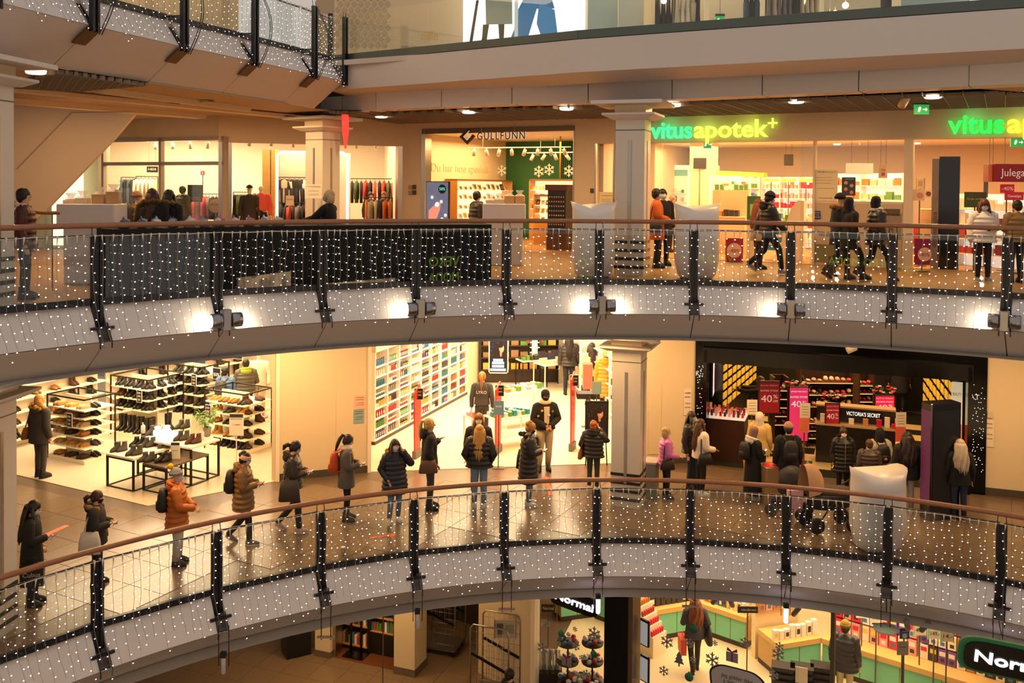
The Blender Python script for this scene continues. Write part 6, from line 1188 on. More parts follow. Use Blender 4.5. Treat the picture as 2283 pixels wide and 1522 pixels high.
def slant(fr,u0,u1,h0,h1,cols,n,m,nm,v=.45):
    """sloping wall of products rising behind a counter, every pack a thing"""
    for j in range(m):
        for i in range(n):
            c=rnd.choice(cols); ww=(u1-u0)/n*.9; hh=(h1-h0)/m*.88
            b=MB(); b.rbox(-ww/2,ww/2,0,.12,0,hh,.006); b.box(-ww*.36,ww*.36,-.003,0,hh*.55,hh*.85,1); b.box(-ww*.25,ww*.25,-.003,0,hh*.15,hh*.4,2)
            b.obj('product_pack',[mat(c,.45),mat(rnd.choice(['F2E8D8','E8D24A','D82A4A']),.5),mat(rnd.choice(['3A3430','4A7AA0','F2E8D8']),.5)],None,'%s product pack, %s from left, %s row up in %s'%(COLN[c],ordn(i),ordn(j),nm),'pack','product packs in the variety shop',M=fr.M(u0+(u1-u0)*(i+.5)/n,v,h0+(h1-h0)*j/m))
    MB().box(u0,u1,v+.125,v+.3,0.0 if v>.69 else .8,h1,M=fr.M()).obj('rear_board',mat('E8D2A0',.5),None,'pale wooden board behind the %s'%nm,'board')
slant(f6,.1,2.0,.805,2.0,['E8A0A0','F2E8D8','D82A4A','7A4AA0','F2E8D8'],9,3,'right product wall'); slant(f6,2.05,4.2,.805,1.9,['7A4AA0','3A3430','C8762A','F2E8D8','C8A04A'],11,3,'far right product wall')
slant(f4,.0,f4.L,1.15,2.1,['D82A4A','7A4AA0','C8762A','E8A0A0','F2E8D8'],12,2,'upper middle product wall',.75); slant(f5,.0,f5.L,1.2,2.0,['C8762A','E8A0A0','D82A4A','E8D24A'],6,2,'orange product wall',.8); slant(f3,0,f3.L,1.2,2.0,['F2E8D8','D8C090','3A3430'],6,2,'carton wall',.75)
for i,(x,y,t,c) in enumerate(((1884,1352,'16,-','F2E8D8'),(1923,1363,'145,-','F6F0E4'),(1955,1374,'98,-','F2E8D8'),(2052,1402,'46,-','EDE2CC'),(2084,1410,'149,-','EDE2CC'),(2112,1416,'14,-','EDE2CC'))):
    boxsign(x-14,y-16,x+14,y+14,f6.w(.5+i*.7,.35).y+.05,c,'white price card reading %s kroner, %s from left in the variety shop'%(t.split(',')[0],ORD[i]),((t,.5,.4,.4,.75,'3A3430'),('|',.5,.88,.14,.5,'D85A5A')),zf=-4.8,pole=1,frame=MINT if i>2 else None)
boxsign(2006,1400,2028,1424,18.4,'2A4A7A','dark blue notice card in the variety shop right wall',(('|',.5,.7,.05,.6,'A8B8D8'),('|',.5,.5,.05,.7,'A8B8D8'),('o',.5,.3,.1,.25,'C8D4E8')),zf=-4.8,pole=1); boxsign(2000,1430,2026,1460,18.3,'B0A894','grey notice card below the blue one in variety shop',(('|',.5,.6,.05,.6,'6A6458'),),zf=-4.8,pole=1)
boxsign(1645,1352,1690,1366,21.0,'2A2622','dark sign with white handwriting on a pole in variety shop',(('håndkrem',.55,.5,.5,.75,'F2EAD8'),),zf=-4.8,pole=1)
# red candles stand and black frames by the black post
fr=Fr(PN(1466,1470),PN(1506,1446),-4.788); r=empty('candle_stand',fr.M(),'stepped stand of red and orange candles right of the black post','display')
for j in range(5): MB().box(-.05,.5,.1+j*.14,.24+j*.14,0,.5+j*.2).obj('step',mat('F2E0C0',.5),r)
for j in range(5):
    for i in range(6):
        c=['D82A4A','D82A4A','B83A3A','C8762A','C8762A'][j]; MB().lathe([(.03,0),(.034,.01),(.034,.12),(.02,.13)],8).obj('candle',mat(c,.4),None,'%s candle, %s from left, %s step of the candle stand'%(COLN[c],ordn(i),ordn(j)),'candle','candles on the stand',M=fr.M(.0+i*.085,.17+j*.14,.501+j*.2))
for k,y in enumerate((1410,1490)):
    p=PD(1438,y,19.6); MB().rbox(-.13,.13,-.04,.04,-.28,.28,.03).box(-.09,.11,-.045,-.04,-.24,.24,1).obj('framed_sign',[M_black,mat('D8DCE0',.4,em=.3)],None,'black rimmed white sign %s on the side of the black post'%('above','below')[k],'sign',M=T(p.x,p.y,p.z,-.9))
# flower stands and baskets behind the left window
for k,(x,y) in enumerate(((1265,1560),(1320,1560))):
    p=PZ(x,y,-4.788); r=empty('flower_stand',T(p.x,p.y,-4.788),'tiered stand of white cotton flowers, %s behind the variety window'%('left','right')[k],'display'); MB().tube([(0,0,0),(0,0,1.35)],.02,8).obj('pole',M_black,r)
    for j in range(3):
        MB().lathe([(.02,0),(.24,.02),(.25,.06)],14,M=T(0,0,.4+j*.42)).obj('tray',mat('3A3430',.5),r)
        for i in range(9): MB().ell((.17*math.cos(i*.7),.17*math.sin(i*.7),.5+j*.42+.03*(i%3)),(.06,.06,.05),8,5).obj('flower',mat(rnd.choice(['F6F2EC','F6F2EC','C83A4A','5A7AB0']),.6),r)
p=PZ(1222,1530,-4.788); r=empty('brush_basket',T(p.x,p.y-.2,-4.788),'dark box of wrapped white rolls at bottom of the left window','box'); MB().box(-.3,.3,-.2,.2,0,.5).obj('body',M_black,r)
for i in range(8): MB().tube([(-.25+.07*i,0,.3),(-.25+.07*i,0,.95)],.03,7).obj('roll',mat('E8E0D0' if i%2 else '8A9A9A',.5),r)
p=PZ(1300,1580,-4.788); r=empty('bargain_tray',T(p.x,p.y,-4.788,-.4),'black tray of small red and silver goods below the flower stands','box'); MB().box(-.45,.45,-.3,.3,0,.6).obj('body',M_black,r)
for i in range(14): MB().rbox(-.05,.05,-.04,.04,0,.08,.005).obj('trinket',mat(rnd.choice(['D83A34','C8C8CC','F2E8D8','3A3430']),.4),r,M=T(rnd.uniform(-.36,.36),rnd.uniform(-.22,.22),.6,rnd.uniform(0,3)))
# black baskets
for k,(x,y) in enumerate(((1745,1500),(1787,1502),(1832,1500))):
    p=PZ(x,y+60,-4.788); r=empty('shopping_basket_stack',T(p.x,p.y,-4.788,-.3),'stack of black shopping baskets, %s of three in variety shop'%('left','middle','right')[k],'baskets')
    for j in range(5): MB().loft([[(u*a_,v*b2,z) for u,v in ((-1,-1),(1,-1),(1,1),(-1,1))] for z,a_,b2 in ((.1+j*.14,.2,.14),(.22+j*.14,.24,.17),(.235+j*.14,.25,.18))],0,False).obj('basket',mat('17171A',.4),r)
    if k==1: MB().box(-.14,.12,-.2,-.19,.5,.85).obj('paper',mat('E8E0D0',.6),r)
# window stickers
def sticker(x,y,kind,s,label):
    u,h=FN.px(x,y,.04); M=FN.M(u,.04,h)
    if kind=='flake': o=flake(M,label,'8A8A8C',s,0); o['group']='window snowflake stickers'
    elif kind=='bauble':
        b=MB(); b.lathe([(s*.02,-.004),(s,-.003),(s,.003),(s*.02,.004)],16,M=Matrix.Rotation(pi/2,4,'X')); b.box(-s*.2,s*.2,-.004,.004,s*.95,s*1.25); b.obj('bauble_sticker',mat('2F7A58',.5),None,label,'sticker','window bauble stickers',M=M)
    elif kind=='gift':
        r=empty('gift_sticker',M,label,'sticker'); MB().box(-s,s,-.004,.004,-s,s*.6).obj('parcel',mat('8A8A90',.5),r); MB().box(-s*.12,s*.12,-.006,-.004,-s,s*.6).obj('band',mat('8A1A5A',.5),r)
        for q in (-1,1): MB().prism([(0,s*.6),(q*s*.9,s*.8),(q*s*.8,s*1.35),(0,s*.75)],-.006,.004).obj('bow',mat('8A1A5A',.5),r)
    else:
        r=empty('tree_sticker',M,label,'sticker'); MB().prism([(-s*.7,-s*.6),(s*.7,-s*.6),(s*.35,-s*.15),(s*.55,-s*.15),(s*.25,s*.3),(s*.4,s*.3),(0,s),(-s*.4,s*.3),(-s*.25,s*.3),(-s*.55,-s*.15),(-s*.35,-s*.15)],-.004,.004).obj('tree',mat('6A7078',.5),r); MB().box(-s*.1,s*.1,-.004,.004,-s,-s*.6).obj('trunk',mat('6A7078',.5),r)
for i,(x,y,k,s) in enumerate(((1218,1390,'flake',.09),(1282,1402,'flake',.06),(1325,1412,'flake',.15),(1210,1444,'flake',.14),(1246,1434,'flake',.06),(1284,1440,'flake',.1),(1297,1466,'flake',.07),(1308,1502,'flake',.1),(1251,1412,'bauble',.075),(1324,1458,'bauble',.08),(1263,1473,'gift',.11),(1487,1430,'flake',.14),(1538,1434,'flake',.1),(1545,1470,'flake',.07),(1594,1433,'flake',.06),(1588,1470,'flake',.15),(1480,1495,'flake',.11),(1546,1401,'bauble',.09),(1536,1509,'bauble',.09),(1514,1468,'tree',.16),(1632,1462,'gift',.12),(1661,1432,'flake',.11),(1735,1458,'flake',.13),(1725,1505,'flake',.1),(1738,1440,'flake',.09))):
    sticker(x,y,k,s,'%s window sticker, %s from the left in the variety shop front'%({'flake':'grey snowflake','bauble':'green bauble','gift':'grey gift with purple bow','tree':'grey fir tree'}[k],ORD[sum(1 for q in ((1218,0),(1282,0),(1325,0),(1210,0),(1246,0),(1284,0),(1297,0),(1308,0),(1251,1),(1324,1),(1263,2),(1487,0),(1538,0),(1545,0),(1594,0),(1588,0),(1480,0),(1546,1),(1536,1),(1514,3),(1632,2),(1661,0),(1735,0),(1725,0),(1738,0)) if q[0]<x and q[1]==('flake','bauble','gift','tree').index(k))]))
q=FN.rect(1583,1488,1705,1570,-.02); r=empty('speech_bubble',FN.M((q[0]+q[1])/2,-.02,(q[2]+q[3])/2),'grey speech bubble sticker with black outline and handwriting','sticker'); w_,h_=(q[1]-q[0])/2,(q[3]-q[2])/2
for s_,y0,y1,c in ((1,-.004,.004,'17151A'),(.93,-.007,-.004,'B8B4B8')):
    MB().prism([(w_*s_*math.copysign(abs(math.cos(a))**.5,math.cos(a))*(1+.04*math.sin(5*a)),h_*s_*math.copysign(abs(math.sin(a))**.6,math.sin(a))) for a in [2*pi*k/32 for k in range(32)]],y0,y1).obj('bubble' if s_==1 else 'bubble_face',mat(c,.5),r)
for t,cz,f in (('Jeg gidder ikke',.42,1.15),('å delta i dette',.12,1.0),('laverisgreiene',-.18,1.1)): text(r,t,h_*.3,T(0,-.009,h_*cz),mat('2A2A2E',.5),fit=w_*f,depth=.001)
# ceiling lamps row of the variety shop
for i,(x,y) in enumerate(((1487,1324),(1515,1330),(1595,1336),(1630,1342),(1775,1362),(2022,1392),(2062,1396))):
    p=PD(x,y,19.5-.25*i if x<1800 else 16.5); r=empty('tube_spotlight',T(p.x,p.y,p.z),'grey tube spotlight, %s from left under variety shop ceiling'%ORD[i],'spotlight','variety shop spotlights'); MB().lathe([(.04,-.13),(.05,-.12),(.05,.12),(.04,.13)],10,M=Euler((.5,.4*(-1)**i,0)).to_matrix().to_4x4()).obj('head',mat('7A7470',.4),r); MB().tube([(0,0,.08),(0,0,-1.1-p.z)],.01,5).obj('arm',M_steel,r)
# ---------------------------------------------------------------- shop opposite, below the viewer: signs mirrored in the railing glass, panes added as fill light
OPP=6
ow=MB().box(-14,20,-1.5,-1.2,-4.8,4.78).obj('wall_opposite',mat('17130F',.6),kind='structure')
og=bpy.data.materials.new('fill_pane_glow'); og.use_nodes=True; nt=og.node_tree; pb=nt.nodes['Principled BSDF']; tc=nt.nodes.new('ShaderNodeTexCoord'); vo_=nt.nodes.new('ShaderNodeTexVoronoi'); vo_.inputs['Scale'].default_value=2.2; cr=nt.nodes.new('ShaderNodeValToRGB')
cr.color_ramp.elements[0].color=(.03,.012,.004,1); cr.color_ramp.elements[1].color=(1,.62,.3,1); nt.links.new(tc.outputs['Object'],vo_.inputs['Vector']); nt.links.new(vo_.outputs['Color'],cr.inputs[0]); nt.links.new(cr.outputs[0],pb.inputs['Emission Color']); pb.inputs['Emission Strength'].default_value=OPP
for zb in (-4.4,.3):
    for k,(x0,x1) in enumerate(((-10,-6.5),(-5.6,-2.2),(2.6,5.6),(10.0,13.5),(14.5,18))): MB().box(x0,x1,-1.2,-1.17,zb,zb+2.4).obj('pane',og,ow)  # unseen glowing panes, added and brightened to warm the balcony slope panels
def osign(x,z,lines,size,label,w_):
    r=empty('opposite_sign',T(x,-1.12,z,pi),label,'sign')
    for i,t in enumerate(lines): text(r,t,size,T(0,0,-i*size*1.15),mat('B8D83A',.4,em=1.6),fit=w_,depth=.02)
osign(8.2,3.62,('VERO','MODA'),.55,'yellow green two line shop sign on the opposite wall below the viewer',1.35); osign(1.0,3.95,('VERO MODA',),.42,'yellow green one line shop sign on the opposite wall below the viewer',2.2); osign(-4.2,3.6,('VERO MODA',),.42,'yellow green shop sign at the far end of the opposite wall',2.2)

a=PD(66,472,15.5); MB().tube([(0,0,0),(.22,.1,-.02),(.4,.2,-.02)],.03,8).tube([(.3,.15,-.02),(.3,.15,4.8-a.z)],.012,6).obj('stair_handrail',mat('9A6A2A',.4),None,'yellow wooden handrail at the stair top behind the red jacket person','handrail',M=T(*a))

p=PD(769,292,24.2); r=empty('blade_sign',T(p.x,p.y,p.z,1.0),'red glowing blade sign beside the column in front of the clothes shop','sign'); MB().prism([(-.1,.45),(.1,.5),(.12,.0),(.02,-.45),(-.06,-.05)],-.03,.03).obj('panel',mat('E83A34',.4,em=1.2),r); MB().box(-.01,.01,-.01,.01,.45,1.0).obj('rod',M_steel,r)
# ---------------------------------------------------------------- people
SK={'l':'D8A888','m':'C08A68','d':'7A4A34','w':'EBD8B4'}
ARMS={'down':((.25,-.03,1.10),(.26,.04,.86)),'phone':((.25,.02,1.12),(.08,.23,1.13)),'ear':((.31,.10,1.22),(.13,.12,1.50)),'pocket':((.29,-.05,1.12),(.2,.10,.93)),'rail':((.31,.16,1.2),(.2,.40,1.15)),
 'strap':((.29,.06,1.13),(.15,.18,1.27)),'reach':((.27,.28,1.34),(.2,.52,1.36)),'hold':((.28,.06,1.12),(.05,.28,1.02)),'swing':((.25,.10,1.12),(.24,.27,.93)),'back':((.25,-.12,1.12),(.25,-.18,.88)),'bent':((.27,.0,1.12),(.18,.24,1.06))}
LEGS={'stand':(((.095,.02,.5),(.1,-.01,.085),.15),((-.095,.02,.5),(-.1,.01,.085),-.15)),'walk':(((.09,.2,.53),(.09,.26,.1),0),((-.09,-.06,.5),(-.09,-.40,.2),0)),'stride':(((.09,.1,.5),(.09,.12,.085),0),((-.09,.0,.5),(-.1,-.3,.13),0)),'shift':(((.11,.06,.5),(.14,.05,.085),.4),((-.09,.0,.5),(-.08,-.02,.085),-.1))}
SKEL=[]
def skel(sp):
    k=sp['k']; hm=sp['HM']; vs=[];es=[];rs=[]
    def v(p,r,par=None,h=False):
        p=V(p); p=hm@p if h else p
        vs.append(p*k); rs.append((r if isinstance(r,tuple) else (r,r))); i=len(vs)-1
        if par is not None: es.append((par,i))
        return i
    pe=v((0,0,.95),(.14*k,.105*k)); sp_=v((0,0,1.1),(.12*k,.09*k),pe); ch=v((0,0,1.28),(.15*k,.1*k),sp_); nb=v((0,-.01,1.42),(.09*k,.07*k),ch); nk=v((0,-.005,1.49),.052*k,nb); h1=v((0,.02,1.55),(.062*k,.075*k),nk,True); h2=v((0,.01,1.62),(.075*k,.09*k),h1,True); v((0,-.005,1.675),(.06*k,.07*k),h2,True)
    for s,a in ((1,sp['arms'][1]),(-1,sp['arms'][0])):
        e,w_=ARMS[a]; sh=v((s*.165,0,1.385),.055*k,ch); el=v((s*e[0],e[1],e[2]),.042*k,sh); wr=v((s*w_[0],w_[1],w_[2]),.028*k,el); d=(V((s*w_[0],w_[1],w_[2]))-V((s*e[0],e[1],e[2]))).normalized(); v(V((s*w_[0],w_[1],w_[2]))+d*.06,(.036*k,.022*k),wr)
    for kn,an,_ in sp['legs']:
        s=1 if kn[0]>0 else -1; hp=v((s*.085,0,.88),.08*k,pe); n_=v(kn,.055*k,hp); v(an,.038*k,n_)
    me=bpy.data.meshes.new('body'); me.from_pydata(vs,es,[]); o=bpy.data.objects.new('body',me); COL.objects.link(o); m=o.modifiers.new('s','SKIN'); u=o.modifiers.new('u','SUBSURF'); u.levels=1; u.render_levels=1
    for i,r in enumerate(rs): me.skin_vertices[0].data[i].radius=r
    me.skin_vertices[0].data[0].use_root=True; return o
CO=[(1.475,.07,.072),(1.45,.12,.085),(1.41,.178,.1),(1.35,.2,.12),(1.25,.2,.135),(1.08,.182,.13),(.95,.197,.145),(.8,.213,.155),(.6,.222,.162),(.3,.235,.175),(.1,.24,.18)]
def cint(z):
    for (z0,a0,b0),(z1,a1,b1) in zip(CO,CO[1:]):
        if z<=z0 and z>=z1: t=(z0-z)/(z0-z1); return a0+(a1-a0)*t,b0+(b1-b0)*t
    return CO[-1][1:]
def person(x,y,top,hd,lab,z=0,coat=('wool','1A181A',.85),legs='1C1C22',shoes='1A1818',hair=('long','2A1A12'),hat=None,mask=None,arms=('down','down'),stance='stand',hood=None,fur=None,tilt=0,yaw=0,skin='l',bags=(),cat='person',hh=None,p=None,scarf=None,b=None,name='person',seen=True,extra=None):
    p=p or PZ(x,y,z); h=hh or hz(x,top,p)-z; h=max(1.4,min(1.92,h))
    if hat or hair[0]=='bun': h-=.04
    HM=Matrix.Translation((0,0,1.5))@Matrix.Rotation(yaw,4,'Z')@Matrix.Rotation(-tilt,4,'X')@Matrix.Translation((0,0,-1.5))
    sp=dict(k=h/1.735,HM=HM,arms=arms,legs=LEGS[stance],p=p,z=z,hd=hd,lab=lab,coat=coat,lc=legs,sc=shoes,hair=hair,hat=hat,mask=mask,hood=hood,fur=fur,skin=skin,bags=bags,cat=cat,scarf=scarf,b=b,name=name,extra=extra)
    sp['o']=skel(sp); SKEL.append(sp)
def fluff(pts,r,n=8,j=.35):
    bb=MB()
    for q in pts:
        q=V(q); rr=r*rnd.uniform(1-j,1+j*.6); bb.ell(q+V((rnd.uniform(-1,1),rnd.uniform(-1,1),rnd.uniform(-1,1)))*r*.3,(rr,rr,rr*.9),7,5)
    return bb
def finish(sp,me):
    k=sp['k']; K=Matrix.Scale(k,4); HM=K@sp['HM']; sk=mat(SK[sp['skin']],.5); w_=MB()
    w_.add([q.co for q in me.vertices],[tuple(f.vertices) for f in me.polygons],0,True)
    for s,a in ((1,sp['arms'][1]),(-1,sp['arms'][0])):
        e,wr=ARMS[a]; e=V((s*e[0],e[1],e[2])); wr=V((s*wr[0],wr[1],wr[2])); d=(wr-e).normalized(); sd=d.cross(V((0,0,1))); sd=sd.normalized() if sd.length>.2 else V((0,1,0)); up=sd.cross(d).normalized()
        if abs(d.z)>.8: sd,up=V((0,1,0)),V((-s,0,0))
        c=wr+d*.06
        for i,L in enumerate((.066,.075,.07,.055)):
            o=c+sd*(i-1.5)*.017+d*.01; w_.tube([o,o+d*.045+up*-.004,o+d*(.045+L*.35)-up*.016,o+d*(.045+L*.55)-up*.034],[.0095,.009,.008,.006],6,M=K)
        o=c-sd*.03-d*.02; w_.tube([o,o-sd*.022+d*.025,o-sd*.02+d*.055-up*.01],[.011,.01,.007],6,M=K)
    # nose, ears belong to the one body surface
    w_.ell((0,.098,1.597),(.012,.016,.02),7,5,M=HM)
    for s in (-1,1): w_.ell((s*.077,.0,1.605),(.01,.022,.03),7,5,M=HM)
    M=T(sp['p'].x,sp['p'].y,sp['z']+.004,math.radians(sp['hd']-90))
    r=w_.obj(sp['name'],sk,None,sp['lab'],sp['cat'],M=M)
    if sp['cat']=='person':
        for s in (-1,1): MB().ell((s*.031,.086,1.628),(.011,.007,.006),7,5,M=HM).obj('eye',mat('1A1210',.3),r)
        if not sp['mask']: MB().ell((0,.092,1.555),(.022,.006,.007),8,5,M=HM).obj('mouth',mat('A05048',.5),r)
    kd,cc,hem=sp['coat']; puf=kd=='puffer'; bl=sp['b'] or {'puffer':1.3,'wool':1.12,'parka':1.24,'sweater':1.0}[kd]; cm=mat(cc,.45 if puf else .85,noise=.12 if kd!='tweed' else .4,scale=60,bump=.15)
    c=MB(); rg=[]; z=1.475; step=.0165 if puf else .04; i=0
    while z>hem:
        a,b_=cint(z); f=bl*(1+(.045*math.sin(i*pi/3) if puf and z<1.42 else 0)); t=max(0,min(1,(1.45-z)/.1)); f=1+(f-1)*t
        rg.append([(a*f*math.cos(q),b_*f*math.sin(q)-.005,z) for q in [2*pi*n/18 for n in range(18)]]); z-=step; i+=1
    a,b_=cint(hem); rg.append([(a*bl*math.cos(q),b_*bl*math.sin(q)-.005,hem) for q in [2*pi*n/18 for n in range(18)]]); rg.append([(a*bl*.85*math.cos(q),b_*bl*.85*math.sin(q)-.005,hem+.01) for q in [2*pi*n/18 for n in range(18)]])
    c.loft(rg[::-1],M=K)
    for s,a in ((1,sp['arms'][1]),(-1,sp['arms'][0])):
        e,wr=ARMS[a]; P=[V((s*.12,0,1.40)),V((s*.19,0,1.375)),V((s*e[0],e[1],e[2])),V((s*wr[0],wr[1],wr[2]))]; R_=[.07,.078,.062,.05]; pts=[];rs=[]
        for j in range(3):
            for q in range(6):
                t=q/6; pts.append(P[j].lerp(P[j+1],t)); rs.append((R_[j]+(R_[j+1]-R_[j])*t)*bl*(1+(.07*math.sin(len(pts)*pi/1.5) if puf else 0)))
        pts.append(P[3]); rs.append(.05*bl); c.tube(pts,rs,10,M=K)
    c.obj({'puffer':'puffer_jacket','wool':'coat','tweed':'coat','parka':'parka','sweater':'sweater'}[kd],cm,r)
    t=MB(); t.ell((0,0,.9),(.165,.125,.11),12,6,M=K)
    sl=1.0 if sp['lc'] not in('C8C4BC','B8A888') else 1.2
    for kn,an,ang in sp['legs']:
        s=1 if kn[0]>0 else -1; hp=V((s*.085,0,.88)); t.tube([hp,hp.lerp(V(kn),.5),V(kn),V(kn).lerp(V(an),.45),V(an)+V((0,0,.02))],[.092*sl,.082*sl,.066*sl,.062*sl,.05*sl],10,M=K)
    t.obj('trousers' if sp['cat']=='person' else 'skirt',mat(sp['lc'],.75,noise=.15,scale=50),r)
    for kn,an,ang in sp['legs']:
        if sp['cat']!='person': break
        bb=MB(); kk=SHOE['shoe' if sp['sc'] not in('1A1818','3A2A20') else 'boot']; bb.loft([ering(*q) for q in kk],0); bb.loft([ering(0,-.134,.145,.047),ering(.022,-.136,.147,.049)],1,False)
        pit=.0 if an[2]<.12 else -.55
        bb.obj('shoe',[mat(sp['sc'],.5),mat('E4E0DA' if sp['sc'] not in('1A1818','3A2A20') else '14110F',.5)],r,M=K@Matrix.Translation((an[0],an[1]+.05,an[2]-.085))@Matrix.Rotation(-ang,4,'Z')@Matrix.Rotation(pit,4,'X'))
    # hair
    st,hc=sp['hair']; hm_=mat(hc,.5,noise=.35,scale=45); hb=MB()
    if st!='none':
        hb.ell((0,-.018,1.645),(.091,.104,.095),14,8,M=HM,v0=-.08); hb.ell((0,-.05,1.6),(.086,.07,.1),12,7,M=HM)
        for s in (-1,1): hb.ell((s*.075,.0,1.62),(.02,.055,.07),8,5,M=HM)
        if st in('long','curly'):
            f=1.22 if st=='curly' else 1.0
            hb.loft([[(aa*f*math.cos(q),-.06+yy+bb_*f*math.sin(q),zz) for q in [2*pi*n/12 for n in range(12)]] for zz,aa,bb_,yy in ((1.66,.07,.05,.0),(1.58,.088,.055,-.01),(1.48,.09,.05,-.04),(1.36,.085,.04,-.08),(1.26,.06,.03,-.095))],M=K)
            for n in range(17):
                u=(n-8)/8; x0=.088*u; y0=-.05-.06*(1-u*u); L_=rnd.uniform(.34,.46)+(.08 if abs(u)<.6 else 0); sw=rnd.uniform(-.02,.02); wv=.014 if st=='curly' else .005
                hb.tube([(x0*.9,y0*.9,1.66),(x0*1.1*f,y0-.015,1.56)]+[(x0*(1.15+.12*t)*f+sw*t+wv*math.sin(t*9+n),y0-.02-.075*t**.8-(.02 if st=='curly' else 0)+wv*math.cos(t*8+n),1.53-L_*t) for t in (.15,.35,.55,.75,.9,1)],[.016,.02,.021,.022*f,.022*f,.019*f,.014,.005],6,M=K)
            for s in (-1,1): hb.tube([(s*.082,.02,1.63),(s*.1,.03,1.5),(s*.11,.05,1.36),(s*.1,.06,1.28)],[.03,.033,.026,.008],7,M=K)
        elif st=='pony':
            hb.tube([HM.inverted()@HM@V(q) for q in ((0,-.1,1.67),(0,-.15,1.68),(0,-.175,1.6),(0,-.18,1.45),(0,-.17,1.3))],[.03,.035,.04,.035,.01],8,M=HM)
        elif st=='lowpony': hb.tube([(0,-.1,1.6),(0,-.16,1.6),(0,-.2,1.55),(.0,-.19,1.47)],[.03,.045,.045,.015],8,M=HM)
        elif st=='bun': hb.ell((0,-.06,1.72),(.05,.05,.04),9,6,M=HM); hb.ell((0,-.1,1.67),(.07,.05,.055),9,6,M=HM)
        elif st=='bob': hb.loft([[(aa*math.cos(q),-.035+bb_*math.sin(q),zz) for q in [2*pi*n/12 for n in range(12)]] for zz,aa,bb_ in ((1.66,.085,.08),(1.58,.1,.085),(1.5,.098,.075),(1.47,.06,.05))],M=HM)
        hb.obj('hair',hm_,r)
    if sp['hat']:
        hk,c1=sp['hat'][:2]; bb=MB()
        if hk=='beanie':
            bb.ell((0,-.015,1.655),(.1,.112,.112),14,8,M=HM,v0=-.06); bb.loft([[(aa*math.cos(q),-.015+aa*1.1*math.sin(q),zz) for q in [2*pi*n/14 for n in range(14)]] for zz,aa in ((1.635,.1),(1.63,.107),(1.68,.108),(1.69,.1))],M=HM); bb.obj('beanie',mat(c1,.9,noise=.2,scale=60,bump=.3),r)
            if len(sp['hat'])>2: MB().ell((0,-.1,1.79),(.055,.055,.055),9,7,M=HM).obj('pom_pom',mat(sp['hat'][2],.9,noise=.3,scale=60),r)
        elif hk=='cap':
            bb.ell((0,-.01,1.65),(.096,.11,.1),14,8,M=HM,v0=0); bb.ell((0,.12,1.655),(.075,.06,.008),10,4,M=HM); bb.obj('cap',mat(c1,.8),r)
        elif hk=='band':
            bb.loft([[(aa*math.cos(q),-.012+aa*1.12*math.sin(q),zz) for q in [2*pi*n/14 for n in range(14)]] for zz,aa in ((1.6,.094),(1.605,.1),(1.67,.1),(1.68,.094))],M=HM); bb.obj('headband',mat(c1,.9),r)
        elif hk in('hijab','hoodup'):
            bb.loft([[(aa*math.cos(q),yy+bb_*math.sin(q),zz) for q in [2*pi*n/14 for n in range(14)]] for zz,aa,bb_,yy in ((1.75,.03,.03,-.03),(1.73,.075,.075,-.03),(1.67,.1,.1,-.03),(1.6,.103,.1,-.04),(1.52,.1,.095,-.03),(1.45,.13,.105,-.005),(1.38,.15,.12,0))],M=HM); bb.obj('hijab' if hk=='hijab' else 'hood_up',mat(c1,.85,noise=.15,scale=40),r)
    if sp['mask']:
        bb=MB(); bb.loft([[(aa*math.cos(q),.035+bb_*math.sin(q),zz) for q in [pi*n/10 for n in range(11)]] for zz,aa,bb_ in ((1.598,.068,.07),(1.58,.07,.078),(1.545,.062,.07),(1.515,.045,.05))],cap=False,closed=False,M=HM); bb.obj('face_mask',mat(sp['mask'],.8),r)
    if sp['hood']:
        bb=MB(); bb.ell((0,-.115,1.43),(.15,.085,.095),12,7,M=K); bb.tube([(-.12,.05,1.43),(-.14,-.04,1.47),(-.09,-.13,1.5),(0,-.16,1.51),(.09,-.13,1.5),(.14,-.04,1.47),(.12,.05,1.43)],.035,8,M=K); bb.obj('hood',mat(sp['hood'],.8,noise=.15,scale=40),r)
    if sp['fur']:
        bb=fluff([K@V((.15*math.cos(a),-.03+.14*math.sin(a),1.455+.03*(-math.sin(a)))) for a in [pi*.15-i*pi*1.3/13 for i in range(14)]],.048*k); bb.obj('fur_trim',mat(sp['fur'],.9,noise=.5,scale=70,bump=.6),r)
    if sp['scarf']:
        bb=MB(); bb.loft([[(aa*math.cos(q),-.005+aa*math.sin(q),zz) for q in [2*pi*n/12 for n in range(12)]] for zz,aa in ((1.43,.1),(1.45,.13),(1.49,.125),(1.53,.09))],M=K); bb.obj('scarf',mat(sp['scarf'],.9,noise=.15),r)
    if sp['cat']!='person': MB().lathe([(.2,0),(.22,.01),(.2,.05)],16,M=K).tube([(.1,-.01,.02),(.1,-.01,.12)],.03,6,M=K).tube([(-.1,-.01,.02),(-.1,-.01,.12)],.03,6,M=K).obj('stand_base',mat('C8C0B0',.4),r)
    if sp['extra']: sp['extra'](r,K,HM)
    W_=M@K
